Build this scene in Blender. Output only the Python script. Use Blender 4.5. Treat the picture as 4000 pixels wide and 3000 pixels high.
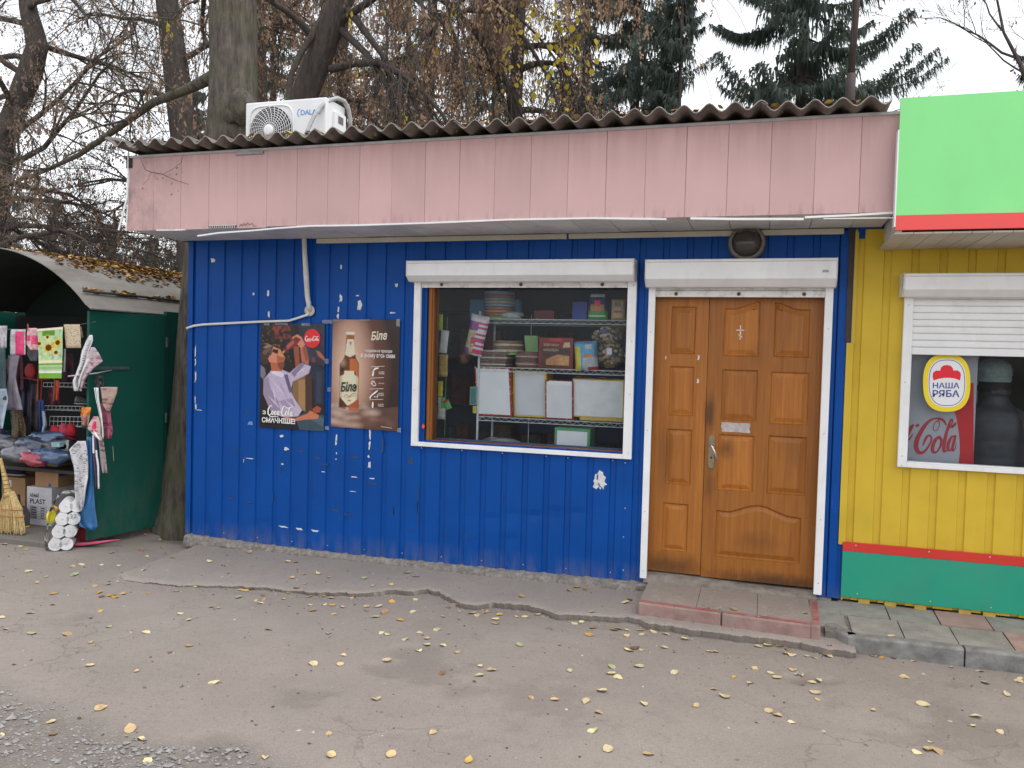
import bpy, bmesh, math, random
import numpy as np
from mathutils import Vector, Matrix
from mathutils.geometry import tessellate_polygon

for o in list(bpy.data.objects):
    bpy.data.objects.remove(o)
SC = bpy.context.scene
COL = SC.collection
RAD = math.radians

# ------------------------------------------------------------------ camera
CF, CYAW, CPIT, CROL = 3167.58, 0.299675, 0.035376, 0.026152
CPOS = np.array([4.19849, -5.82736, 1.70843])
_fw = np.array([-math.sin(CYAW)*math.cos(CPIT), math.cos(CYAW)*math.cos(CPIT), -math.sin(CPIT)])
_rt = np.array([math.cos(CYAW), math.sin(CYAW), 0.0])
_up = np.cross(_rt, _fw)
_r2 = math.cos(CROL)*_rt + math.sin(CROL)*_up
_u2 = -math.sin(CROL)*_rt + math.cos(CROL)*_up
cam_data = bpy.data.cameras.new('camera')
cam_data.sensor_fit = 'HORIZONTAL'
cam_data.sensor_width = 36.0
cam_data.lens = CF/4000*36.0
cam_data.clip_start = 0.05
cam_data.clip_end = 1500
cam = bpy.data.objects.new('camera', cam_data)
COL.objects.link(cam)
cam.matrix_world = Matrix(((_r2[0], _u2[0], -_fw[0], CPOS[0]), (_r2[1], _u2[1], -_fw[1], CPOS[1]),
                           (_r2[2], _u2[2], -_fw[2], CPOS[2]), (0, 0, 0, 1)))
SC.camera = cam

# ------------------------------------------------------------------ sky, sun, exposure (overcast)
SUN_EL, SUN_AZ = RAD(70), RAD(110)      # azimuth: clockwise from +Y
world = bpy.data.worlds.new('World')
SC.world = world
world.use_nodes = True
wn = world.node_tree
bg = wn.nodes['Background']
sky = wn.nodes.new('ShaderNodeTexSky')
sky.sky_type = 'NISHITA'
sky.sun_disc = False
sky.sun_elevation = SUN_EL
sky.sun_rotation = SUN_AZ
sky.air_density = 1.0
sky.dust_density = 1.0
sky.ozone_density = 1.0
hsv = wn.nodes.new('ShaderNodeHueSaturation')      # a cloud cover has hardly any blue in it
hsv.inputs['Saturation'].default_value = 0.12
wn.links.new(sky.outputs[0], hsv.inputs['Color'])
wn.links.new(hsv.outputs[0], bg.inputs['Color'])
bg.inputs['Strength'].default_value = 0.15
sl = bpy.data.lights.new('sun', 'SUN')
sl.energy = 0.8
sl.angle = RAD(50)
sl.color = (1.0, 0.97, 0.93)
sun = bpy.data.objects.new('sun', sl)
COL.objects.link(sun)
_sd = Vector((math.sin(SUN_AZ)*math.cos(SUN_EL), math.cos(SUN_AZ)*math.cos(SUN_EL), math.sin(SUN_EL)))
sun.rotation_euler = _sd.to_track_quat('Z', 'Y').to_euler()
sun.location = (0, -20, 30)
vs = SC.view_settings
vs.view_transform = 'Standard'
vs.look = 'None'
vs.gamma = 1.0
vs.use_curve_mapping = False
vs.exposure = 1.05

# ------------------------------------------------------------------ measuring: a point of the photograph on a known plane of the place
S0 = 4000/2212.0
def _ray(u, v):
    return _fw + _r2*((u*S0-2000)/CF) - _u2*((v*S0-1500)/CF)
def A(u, v, Y=0.0):                    # -> x, z on the vertical plane y = Y
    d = _ray(u, v); t = (Y-CPOS[1])/d[1]; p = CPOS+t*d
    return float(p[0]), float(p[2])
def A3(u, v, Y=0.0):
    x, z = A(u, v, Y); return (x, Y, z)
def G(u, v, Z=0.0):                    # -> x, y on the level plane z = Z
    d = _ray(u, v); t = (Z-CPOS[2])/d[2]; p = CPOS+t*d
    return float(p[0]), float(p[1])
def crop(ox, oy, sc):                  # pixel reader for an enlarged crop of the photograph
    return lambda x, y: ((ox+x/sc)/S0, (oy+y/sc)/S0)
C6 = crop(1560, 980, 1.975)            # shop window
C7 = crop(2400, 850, 1.07)             # door
C8 = crop(3500, 1300, 2.764)           # neighbour's window
CS = crop(0, 1200, 2.764)              # market stall, upper
CT = crop(0, 1700, 3.318)              # market stall, lower

# ------------------------------------------------------------------ materials
MATS = {}
def _nt(name):
    m = bpy.data.materials.new(name)
    m.use_nodes = True
    return m, m.node_tree, m.node_tree.nodes['Principled BSDF']
def mixrgb(nt, fac, a, b, mode='MIX'):
    n = nt.nodes.new('ShaderNodeMix'); n.data_type = 'RGBA'; n.blend_type = mode
    for s, val in ((n.inputs[0], fac), (n.inputs[6], a), (n.inputs[7], b)):
        if hasattr(val, 'links') or hasattr(val, 'is_linked'):
            nt.links.new(val, s)
        elif isinstance(val, (int, float)):
            s.default_value = val
        else:
            s.default_value = (*val[:3], 1)
    return n.outputs[2]
def noise(nt, scale, detail=4, rough=.55, stretch=None, w=0.0):
    src = nt.nodes.new('ShaderNodeNewGeometry').outputs['Position']
    if stretch:
        mp = nt.nodes.new('ShaderNodeMapping'); mp.inputs['Scale'].default_value = stretch
        mp.inputs['Location'].default_value = (w, w*1.7, w*.6)
        nt.links.new(src, mp.inputs[0]); src = mp.outputs[0]
    n = nt.nodes.new('ShaderNodeTexNoise')
    n.inputs['Scale'].default_value = scale; n.inputs['Detail'].default_value = detail
    n.inputs['Roughness'].default_value = rough
    nt.links.new(src, n.inputs['Vector'])
    return n.outputs['Fac']
def ramp(nt, src, lo, hi, a=0.0, b=1.0):
    r = nt.nodes.new('ShaderNodeMapRange')
    r.inputs[1].default_value = lo; r.inputs[2].default_value = hi
    r.inputs[3].default_value = a; r.inputs[4].default_value = b
    nt.links.new(src, r.inputs[0])
    return r.outputs[0]
def mul(nt, a, b, op='MULTIPLY'):
    n = nt.nodes.new('ShaderNodeMath'); n.operation = op
    for s, val in ((n.inputs[0], a), (n.inputs[1], b)):
        if isinstance(val, (int, float)): s.default_value = val
        else: nt.links.new(val, s)
    return n.outputs[0]
def bump(nt, bsdf, h, strength=.3, dist=.01):
    b = nt.nodes.new('ShaderNodeBump')
    b.inputs['Strength'].default_value = strength; b.inputs['Distance'].default_value = dist
    nt.links.new(h, b.inputs['Height']); nt.links.new(b.outputs[0], bsdf.inputs['Normal'])
def M(name, col, rough=.6, var=.12, scale=5., dirt=None, dirt_amt=.5, dirt_scale=3., dirt_stretch=None,
      bmp=0., bscale=60., metal=0., spec=.4, stretch=None, rnd=0., trans=0.):
    if name in MATS: return MATS[name]
    m, nt, b = _nt(name)
    n = noise(nt, scale, stretch=stretch)
    f = ramp(nt, n, .3, .7)
    c = mixrgb(nt, f, [x*(1-var) for x in col], [min(1, x*(1+var)) for x in col])
    if rnd:
        oi = nt.nodes.new('ShaderNodeObjectInfo')
        h = nt.nodes.new('ShaderNodeHueSaturation')
        nt.links.new(ramp(nt, oi.outputs['Random'], 0, 1, 1-rnd, 1+rnd), h.inputs['Value'])
        nt.links.new(ramp(nt, oi.outputs['Random'], 0, 1, .5-rnd*.04, .5+rnd*.04), h.inputs['Hue'])
        nt.links.new(c, h.inputs['Color']); c = h.outputs[0]
    if dirt:
        d = noise(nt, dirt_scale, 6, .65, stretch=dirt_stretch or (1, 1, 1), w=3.3)
        c = mixrgb(nt, ramp(nt, d, .48, .72, 0, dirt_amt), c, dirt)
    nt.links.new(c, b.inputs['Base Color'])
    b.inputs['Roughness'].default_value = rough
    b.inputs['Metallic'].default_value = metal
    b.inputs['Specular IOR Level'].default_value = spec
    if trans:
        b.inputs['Transmission Weight'].default_value = trans
    if bmp:
        bump(nt, b, noise(nt, bscale, 5, .6), bmp, .01)
    MATS[name] = m
    return m
def glass_mat(name, tint=(1, 1, 1), ior=1.45, film=0.0, film_col=(.8, .8, .8)):
    m = bpy.data.materials.new(name); m.use_nodes = True
    nt = m.node_tree; nt.nodes.clear()
    out = nt.nodes.new('ShaderNodeOutputMaterial')
    tr = nt.nodes.new('ShaderNodeBsdfTransparent'); tr.inputs[0].default_value = (*tint, 1)
    gl = nt.nodes.new('ShaderNodeBsdfGlossy'); gl.inputs['Roughness'].default_value = .02
    fr = nt.nodes.new('ShaderNodeFresnel'); fr.inputs[0].default_value = ior
    mx = nt.nodes.new('ShaderNodeMixShader')
    nt.links.new(fr.outputs[0], mx.inputs[0]); nt.links.new(tr.outputs[0], mx.inputs[1]); nt.links.new(gl.outputs[0], mx.inputs[2])
    last = mx.outputs[0]
    if film:
        df = nt.nodes.new('ShaderNodeBsdfDiffuse'); df.inputs[0].default_value = (*film_col, 1)
        m2 = nt.nodes.new('ShaderNodeMixShader')
        nn = noise(nt, 2.2, 5, .6, stretch=(1, 1, .35))
        nt.links.new(ramp(nt, nn, .35, .75, film*.3, film*1.7), m2.inputs[0])
        nt.links.new(last, m2.inputs[1]); nt.links.new(df.outputs[0], m2.inputs[2]); last = m2.outputs[0]
    nt.links.new(last, out.inputs[0])
    MATS[name] = m
    return m
def print_mat(name, rough=.4, spec=.4):
    m, nt, b = _nt(name)
    at = nt.nodes.new('ShaderNodeAttribute'); at.attribute_name = 'print'
    nt.links.new(at.outputs['Color'], b.inputs['Base Color'])
    b.inputs['Roughness'].default_value = rough; b.inputs['Specular IOR Level'].default_value = spec
    MATS[name] = m
    return m

# ------------------------------------------------------------------ meshes
WLOC = {}
def _wloc(o):
    return WLOC.get(o.name, (0, 0, 0)) if o else (0, 0, 0)
def link(o, parent=None):
    COL.objects.link(o)
    if parent: o.parent = parent
    return o
def tag(o, label=None, cat=None, group=None, kind=None):
    if label: o['label'] = label
    if cat: o['category'] = cat
    if group: o['group'] = group
    if kind: o['kind'] = kind
    return o
def thing(name, label, cat, loc=(0, 0, 0), group=None, rz=0.0):
    o = bpy.data.objects.new(name, None)
    o.empty_display_size = .1
    o.location = loc; o.rotation_euler = (0, 0, rz)
    COL.objects.link(o); WLOC[o.name] = tuple(loc)
    return tag(o, label, cat, group)
class MB:
    def __init__(s): s.v = []; s.f = []; s.mi = []
    def add(s, vs_, fs, mi=0):
        b = len(s.v); s.v.extend([tuple(map(float, p)) for p in vs_])
        s.f.extend([tuple(b+i for i in f) for f in fs]); s.mi.extend([mi]*len(fs)); return s
    def box(s, x0, x1, y0, y1, z0, z1, mi=0):
        return s.add([(x0, y0, z0), (x1, y0, z0), (x1, y1, z0), (x0, y1, z0), (x0, y0, z1), (x1, y0, z1), (x1, y1, z1), (x0, y1, z1)],
                     [(0, 3, 2, 1), (4, 5, 6, 7), (0, 1, 5, 4), (1, 2, 6, 5), (2, 3, 7, 6), (3, 0, 4, 7)], mi)
    def hexa(s, p, mi=0):               # 8 corners ordered like box
        return s.add(p, [(0, 3, 2, 1), (4, 5, 6, 7), (0, 1, 5, 4), (1, 2, 6, 5), (2, 3, 7, 6), (3, 0, 4, 7)], mi)
    def prism(s, pts, fn, a, b, mi=0):  # pts 2d outline; fn(p, t) -> 3d for t = a, b
        n = len(pts)
        v = [fn(p, a) for p in pts]+[fn(p, b) for p in pts]
        f = [tuple(range(n))[::-1], tuple(range(n, 2*n))]+[(i, (i+1) % n, n+(i+1) % n, n+i) for i in range(n)]
        return s.add(v, f, mi)
    def tube(s, path, rad, n=8, cap=True, mi=0, flat=1.0):
        P = [Vector(p) for p in path]; k = len(P)
        R = rad if hasattr(rad, '__len__') else [rad]*k
        t0 = (P[1]-P[0]).normalized()
        up = Vector((0, 0, 1)) if abs(t0.z) < .9 else Vector((1, 0, 0))
        nx = t0.cross(up).normalized(); vv = []
        for i in range(k):
            t = (P[min(i+1, k-1)]-P[max(i-1, 0)])
            t = t.normalized() if t.length > 1e-9 else t0
            nx = (nx-t*nx.dot(t)); nx = nx.normalized() if nx.length > 1e-6 else t.orthogonal().normalized()
            ny = t.cross(nx)
            for j in range(n):
                a = 2*math.pi*j/n
                vv.append(P[i]+nx*math.cos(a)*R[i]+ny*math.sin(a)*R[i]*flat)
        f = [(i*n+j, i*n+(j+1) % n, (i+1)*n+(j+1) % n, (i+1)*n+j) for i in range(k-1) for j in range(n)]
        if cap: f += [tuple(range(n))[::-1], tuple(range((k-1)*n, k*n))]
        return s.add(vv, f, mi)
    def lathe(s, prof, c, n=20, axis='z', mi=0, sx=1., sy=1.):    # prof [(r, h)]
        vv = []
        for r, h in prof:
            for j in range(n):
                a = 2*math.pi*j/n; p = (r*math.cos(a)*sx, r*math.sin(a)*sy, h)
                if axis == 'y': p = (p[0], p[2], p[1])
                if axis == 'x': p = (p[2], p[0], p[1])
                vv.append((p[0]+c[0], p[1]+c[1], p[2]+c[2]))
        k = len(prof)
        f = [(i*n+j, i*n+(j+1) % n, (i+1)*n+(j+1) % n, (i+1)*n+j) for i in range(k-1) for j in range(n)]
        f += [tuple(range(n))[::-1], tuple(range((k-1)*n, k*n))]
        return s.add(vv, f, mi)
    def grid(s, fn, nu, nv, mi=0):      # fn(a, b) a, b in 0..1
        vv = [fn(i/nu, j/nv) for j in range(nv+1) for i in range(nu+1)]
        f = [(j*(nu+1)+i, j*(nu+1)+i+1, (j+1)*(nu+1)+i+1, (j+1)*(nu+1)+i) for j in range(nv) for i in range(nu)]
        return s.add(vv, f, mi)
    def mesh(s, name, off=(0, 0, 0)):
        me = bpy.data.meshes.new(name)
        me.from_pydata([(p[0]-off[0], p[1]-off[1], p[2]-off[2]) for p in s.v], [], s.f)
        if any(s.mi): me.polygons.foreach_set('material_index', s.mi)
        return me
    def build(s, name, mat, parent=None, smooth=False, bevel=0., local=False, recalc=True, solid=0., autosmooth=None):
        off = (0, 0, 0) if local else _wloc(parent)
        base = None
        if parent is None:
            a = np.array(s.v); lo, hi = a.min(0), a.max(0)
            base = (float((lo[0]+hi[0])/2), float((lo[1]+hi[1])/2), float(lo[2])); off = base
        me = s.mesh(name, off)
        for m in (mat if isinstance(mat, (list, tuple)) else [mat]): me.materials.append(m)
        if recalc:
            bm = bmesh.new(); bm.from_mesh(me); bmesh.ops.recalc_face_normals(bm, faces=bm.faces[:]); bm.to_mesh(me); bm.free()
        if smooth: me.polygons.foreach_set('use_smooth', [True]*len(me.polygons))
        o = bpy.data.objects.new(name, me)
        if base: o.location = base
        link(o, parent)
        WLOC[o.name] = base if base else ((0, 0, 0) if local else _wloc(parent))
        if solid:
            md = o.modifiers.new('thickness', 'SOLIDIFY'); md.thickness = solid; md.offset = 0
        if bevel:
            md = o.modifiers.new('bevel', 'BEVEL'); md.width = bevel; md.segments = 2; md.limit_method = 'ANGLE'
            md.angle_limit = RAD(40)
        if autosmooth:
            me.polygons.foreach_set('use_smooth', [True]*len(me.polygons))
            try: me.set_sharp_from_angle(angle=RAD(autosmooth))
            except Exception: pass
        return o
def piece(name, mesh, parent, loc, rot=(0, 0, 0), scale=None):   # one more object on shared mesh data; loc in world
    o = bpy.data.objects.new(name, mesh)
    w = _wloc(parent)
    o.location = (loc[0]-w[0], loc[1]-w[1], loc[2]-w[2]); o.rotation_euler = rot
    if scale: o.scale = scale
    link(o, parent); WLOC[o.name] = tuple(loc)
    return o
def copy_tree(o, parent=None):
    c = o.copy(); COL.objects.link(c)
    if parent: c.parent = parent
    for ch in list(o.children): copy_tree(ch, c)
    return c
# lettering: a flat outline of real type
def text2d(s, size=1.0, bold=0.0, shear=0.0, spacing=1.0, width=None):
    cu = bpy.data.curves.new('type', 'FONT'); cu.body = s; cu.size = size; cu.offset = bold*size; cu.shear = shear
    cu.space_character = spacing; cu.resolution_u = 3
    o = bpy.data.objects.new('type', cu); COL.objects.link(o)
    dg = bpy.context.evaluated_depsgraph_get(); dg.update()
    me = o.evaluated_get(dg).to_mesh()
    v = [(p.co.x, p.co.y) for p in me.vertices]; f = [tuple(p.vertices) for p in me.polygons]
    o.evaluated_get(dg).to_mesh_clear()
    bpy.data.objects.remove(o); bpy.data.curves.remove(cu)
    if not v: return [], []
    a = np.array(v); lo, hi = a.min(0), a.max(0)
    a -= lo
    if width: a[:, 0] *= width/max(hi[0]-lo[0], 1e-6)
    return a.tolist(), f
STROKE_L = []
def stroke2d(paths):                    # paths: [[(x, y, w), ...], ...] pen strokes of varying width
    V, F = [], []; STROKE_L.clear()
    for ip, pth in enumerate(paths):
        P = np.array(pth, float)
        # smooth with a Catmull-Rom pass
        Q = []
        for i in range(len(P)-1):
            p0, p1, p2, p3 = P[max(i-1, 0)], P[i], P[i+1], P[min(i+2, len(P)-1)]
            for t in (0, .25, .5, .75):
                Q.append(.5*((2*p1)+(-p0+p2)*t+(2*p0-5*p1+4*p2-p3)*t*t+(-p0+3*p1-3*p2+p3)*t**3))
        Q.append(P[-1]); Q = np.array(Q)
        d = np.gradient(Q[:, :2], axis=0); L = np.linalg.norm(d, axis=1)+1e-9
        nrm = np.stack([-d[:, 1]/L, d[:, 0]/L], 1)
        b = len(V)
        for q, m in zip(Q, nrm):
            V.append((q[0]+m[0]*q[2]/2, q[1]+m[1]*q[2]/2)); V.append((q[0]-m[0]*q[2]/2, q[1]-m[1]*q[2]/2))
        for i in range(len(Q)): STROKE_L.extend([ip*1.5e-4+i*6e-6]*2)
        for i in range(len(Q)-1): F.append((b+2*i, b+2*i+1, b+2*i+3, b+2*i+2))
    return V, F

# ================================================================== THE SETTING
RNG = random.Random(7)
def vnoise(x, y, seed=0):               # cheap smooth value noise on numpy arrays
    x = np.asarray(x, float); y = np.asarray(y, float)
    xi = np.floor(x).astype(int); yi = np.floor(y).astype(int); xf = x-xi; yf = y-yi
    def h(a, b):
        n = (a*374761393+b*668265263+seed*1442695041) & 0x7fffffff
        n = ((n ^ (n >> 13))*1274126177) & 0x7fffffff
        return ((n ^ (n >> 16)) & 0xffff)/65535.0
    u = xf*xf*(3-2*xf); w = yf*yf*(3-2*yf)
    return (h(xi, yi)*(1-u)+h(xi+1, yi)*u)*(1-w)+(h(xi, yi+1)*(1-u)+h(xi+1, yi+1)*u)*w
def fbm(x, y, seed=0, o=4):
    s = 0; a = .5; t = 0
    for i in range(o):
        s = s+a*vnoise(np.asarray(x)*2**i, np.asarray(y)*2**i, seed+i); t += a; a *= .5
    return s/t
def inpoly(px, py, poly):
    r = np.zeros(np.shape(px), bool); n = len(poly); j = n-1
    for i in range(n):
        xi, yi = poly[i]; xj, yj = poly[j]
        c = ((yi > py) != (yj > py)) & (px < (xj-xi)*(py-yi)/((yj-yi) if yj != yi else 1e-12)+xi)
        r ^= c; j = i
    return r

ROADZ = -0.02
CG = crop(0, 2550, 1.843)
gravel_edge = [(0, 220), (95, 215), (100, 280), (160, 355), (240, 362), (320, 350), (455, 360), (480, 430), (600, 440), (720, 445), (725, 490),
               (830, 560), (960, 590), (1100, 640), (1280, 670), (1450, 655), (1600, 635), (1750, 625), (1850, 690), (1950, 760), (2150, 840)]
gravel_poly = [G(*CG(x, y), ROADZ) for x, y in gravel_edge]
gravel_poly = [(gravel_poly[0][0]-2.5, gravel_poly[0][1]-.6)]+gravel_poly+[(2.9, -4.6), (0.5, -6.5), (-2.5, -6.0)]
def axis(lo, hi, step, far):
    a = list(np.arange(lo, hi, step)); b = [lo]; d = step
    while b[-1] > -far: d *= 1.35; b.append(b[-1]-d)
    c = [a[-1]]; d = step
    while c[-1] < far: d *= 1.35; c.append(c[-1]+d)
    return np.array(b[:0:-1]+a+c[1:])
XS = axis(-2.6, 6.6, .028, 320); YS = axis(-4.4, .15, .028, 320)
GX, GY = np.meshgrid(XS, YS)
near = (np.abs(GX-2) < 8) & (np.abs(GY+2) < 6)
gx2 = GX+.05*(fbm(GX*9, GY*9, 11)-.5); gy2 = GY+.05*(fbm(GX*9, GY*9, 21)-.5)
soil = sum(inpoly(gx2+dx, gy2+dy, gravel_poly)*1.0 for dx in (-.07, 0, .07) for dy in (-.07, 0, .07))/9*near
holes = [((1040, 800), .13, .05), ((900, 1435), .22, .012), ((675, 1500), .12, .012), ((1770, 1465), .10, .03), ((2055, 1475), .05, .008), ((2090, 1570), .3, .012),
         ((832, 1574), .035, .006), ((848, 1590), .035, .006), ((1180, 1515), .25, .01), ((1010, 1487), .09, .008), ((1000, 1500), .1, .008),
         ((1000, 1590), .04, .005), ((180, 1330), .12, .008), ((480, 1600), .10, .014)]
GZ = ROADZ+.022*(fbm(GX*.8, GY*.8, 3)-.5)+.006*(fbm(GX*7, GY*7, 5)-.5)+.004*(fbm(GX*22, GY*22, 6)-.5)
stain = np.zeros_like(GX)
for (u, v), r, d in holes[1:]:
    hx, hy = G(u, v, ROADZ)
    q = np.hypot((GX-hx)/1.35, GY-hy)/r+2.2*(fbm(GX*7, GY*7, 31)-.5)
    k = np.clip(1.25-q, 0, 1); k = k*k*(3-2*k)
    GZ -= d*np.clip(k*1.6, 0, 1); stain = np.maximum(stain, k*np.minimum(.8, .10+14*d))
GZ = GZ-soil*(.006+.014*fbm(GX*10, GY*10, 41))
edge_px = [(262, 1237), (268, 1246), (285, 1250), (325, 1256), (385, 1261), (430, 1261), (470, 1261), (550, 1267), (600, 1271), (675, 1279), (725, 1280), (765, 1282), (800, 1282),
           (850, 1276), (895, 1279), (925, 1274), (950, 1281), (990, 1304), (1025, 1311), (1065, 1305), (1106, 1308), (1131, 1309), (1171, 1318), (1206, 1331), (1256, 1333), (1316, 1338),
           (1366, 1340), (1406, 1353), (1456, 1358), (1506, 1368), (1556, 1373), (1616, 1381), (1656, 1386), (1731, 1393), (1771, 1406), (1831, 1413)]
EP = np.array([G(u, v, .0) for u, v in edge_px]); EP = EP[np.argsort(EP[:, 0])]
_ye = np.interp(GX, EP[:, 0], EP[:, 1])
GZ = GZ-.008*np.exp(-((GY-_ye+.02)/.10)**2)*(GX > EP[0, 0])*(GX < 4.75)*(.4+1.2*fbm(GX*3, GY*3, 77))
GZ = np.where(near, GZ, ROADZ)
GZ -= .05*np.clip((GY-.05)/.3, 0, 1)*(np.abs(GX-2) < 3)
nx_, ny_ = len(XS), len(YS)
me = bpy.data.meshes.new('road')
idx = np.arange(nx_*ny_).reshape(ny_, nx_)
quads = np.stack([idx[:-1, :-1], idx[:-1, 1:], idx[1:, 1:], idx[1:, :-1]], -1).reshape(-1, 4)
me.vertices.add(nx_*ny_); me.vertices.foreach_set('co', np.stack([GX, GY, GZ], -1).ravel())
me.loops.add(quads.size); me.loops.foreach_set('vertex_index', quads.ravel())
me.polygons.add(len(quads)); me.polygons.foreach_set('loop_start', np.arange(0, quads.size, 4)); me.polygons.foreach_set('loop_total', np.full(len(quads), 4))
me.update(calc_edges=True)
at = me.color_attributes.new('ground', 'FLOAT_COLOR', 'POINT')
at.data.foreach_set('color', np.stack([soil*1.0, stain, np.zeros_like(stain), np.ones_like(stain)], -1).ravel())
me.polygons.foreach_set('use_smooth', np.ones(len(quads), bool))
def ground_mat(name, base, base2, cracks=True, attr=True):
    m, nt, b = _nt(name)
    n1 = noise(nt, 1.1, 6, .6); n2 = noise(nt, 9, 6, .65, stretch=(1, 1, 1), w=5); n3 = noise(nt, 160, 3, .6)
    n4 = noise(nt, 38, 4, .7, stretch=(1, 1, 1), w=2)
    c = mixrgb(nt, ramp(nt, n1, .35, .65), base, base2)
    c = mixrgb(nt, ramp(nt, n2, .55, .75, 0, .55), c, [x*.72 for x in base])
    c = mixrgb(nt, ramp(nt, n4, .56, .74, 0, .5), c, (.15, .125, .105))
    n6 = noise(nt, 75, 3, .6, stretch=(1, 1, 1), w=12)
    c = mixrgb(nt, ramp(nt, n6, .62, .70, 0, .30), c, (.13, .115, .10))
    c = mixrgb(nt, ramp(nt, n6, .36, .28, 0, .22), c, (.44, .41, .38))
    c = mixrgb(nt, ramp(nt, n3, .3, .7, 0, 1), mixrgb(nt, 1, c, (.80, .80, .80), 'MULTIPLY'), mixrgb(nt, 1, c, (1.16, 1.15, 1.13), 'MULTIPLY'))
    h = mul(nt, n3, .6)
    if cracks:
        vo = nt.nodes.new('ShaderNodeTexVoronoi'); vo.feature = 'DISTANCE_TO_EDGE'; vo.inputs['Scale'].default_value = 1.3
        ge = nt.nodes.new('ShaderNodeNewGeometry')
        nn = nt.nodes.new('ShaderNodeTexNoise'); nn.inputs['Scale'].default_value = 4; nn.inputs['Detail'].default_value = 6
        nt.links.new(ge.outputs['Position'], nn.inputs['Vector'])
        mv = nt.nodes.new('ShaderNodeVectorMath'); mv.operation = 'MULTIPLY_ADD'; mv.inputs[1].default_value = (.5, .5, .5)
        nt.links.new(nn.outputs['Color'], mv.inputs[0]); nt.links.new(ge.outputs['Position'], mv.inputs[2])
        nt.links.new(mv.outputs[0], vo.inputs['Vector'])
        mask = ramp(nt, noise(nt, .7, 3, .5, stretch=(1, 1, 1), w=9), .44, .56)
        ck = mul(nt, ramp(nt, vo.outputs['Distance'], 0.002, .010, 1, 0), mask)
        c = mixrgb(nt, mul(nt, ck, .30), c, (.10, .085, .075))
        h = mul(nt, h, mul(nt, ck, -.7), 'ADD')
    if attr:
        aa = nt.nodes.new('ShaderNodeAttribute'); aa.attribute_name = 'ground'
        sp = nt.nodes.new('ShaderNodeSeparateColor'); nt.links.new(aa.outputs['Color'], sp.inputs[0])
        dirtc = mixrgb(nt, ramp(nt, n2, .3, .7), (.16, .138, .122), (.225, .20, .18))
        vg = nt.nodes.new('ShaderNodeTexVoronoi'); vg.inputs['Scale'].default_value = 75
        nt.links.new(nt.nodes.new('ShaderNodeNewGeometry').outputs['Position'], vg.inputs['Vector'])
        gsep = nt.nodes.new('ShaderNodeSeparateColor'); nt.links.new(vg.outputs['Color'], gsep.inputs[0])
        dirtc = mixrgb(nt, mul(nt, ramp(nt, gsep.outputs[0], .45, .6), ramp(nt, vg.outputs['Distance'], .5, .3)), dirtc, mixrgb(nt, gsep.outputs[1], (.14, .135, .13), (.36, .35, .34)))
        h = mul(nt, h, mul(nt, sp.outputs[0], ramp(nt, vg.outputs['Distance'], 0, .6, 2.2, 0)), 'ADD')
        c = mixrgb(nt, mul(nt, sp.outputs[0], ramp(nt, n2, .2, .6, .55, 1.0)), c, dirtc)
        c = mixrgb(nt, sp.outputs[1], c, (.12, .10, .088))
    nt.links.new(c, b.inputs['Base Color'])
    b.inputs['Roughness'].default_value = .92; b.inputs['Specular IOR Level'].default_value = .2
    bump(nt, b, h, .5, .006)
    MATS[name] = m
    return m
asphalt = ground_mat('worn_asphalt', (.292, .255, .230), (.252, .221, .20))
me.materials.append(asphalt)
road = bpy.data.objects.new('road', me); link(road); tag(road, 'worn grey asphalt of the road in front of the kiosks', 'road', kind='structure')

# raised asphalt apron along the blue wall, its front edge broken
apron = MB(); cols = 620; rows = 16
xa = np.linspace(EP[0, 0]-.02, 4.78, cols)
ya = np.interp(xa, EP[:, 0], EP[:, 1])+.05*(fbm(xa*9, xa*0, 51)-.5)+.034*(fbm(xa*30, xa*0, 52)-.5)
zt = np.interp(xa, [-.5, .3, 1.5, 3.4, 4.8], [-.017, -.006, .010, .024, .022])+.010*(fbm(xa*7, xa*0, 56)-.5)+.006*(fbm(xa*26, xa*0, 57)-.5)
zw = np.interp(xa, [-.5, .3, 1.5, 3.4, 4.8], [.02, .03, .035, .05, .06])
vv = []
for j in range(rows):
    for i in range(cols):
        x, y0 = xa[i], ya[i]; yb = .10
        if j == 0: vv.append((x, y0+.05, -.09))
        elif j == 1: vv.append((x+.004*(RNG.random()-.5), y0-.006*RNG.random(), zt[i]-.005-.004*RNG.random()))
        elif j == 2: vv.append((x, y0+.004+.012*float(fbm(x*22, 3.3, 58)), zt[i]+.001))
        else:
            t = (j-2)/(rows-3); y = y0+.003+(yb-y0-.003)*t
            vv.append((x, y, zt[i]+(zw[i]-zt[i])*t+.006*(float(fbm(x*3, y*3, 54))-.5)))
apron.add(vv, [(j*cols+i, j*cols+i+1, (j+1)*cols+i+1, (j+1)*cols+i) for j in range(rows-1) for i in range(cols-1)])
apm = ground_mat('apron_asphalt', (.312, .275, .25), (.277, .244, .222), cracks=False, attr=False)
o = apron.build('pavement_apron', apm, None, autosmooth=50)
tag(o, 'raised asphalt apron with a broken front edge along the blue wall', 'pavement', kind='structure')

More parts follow.
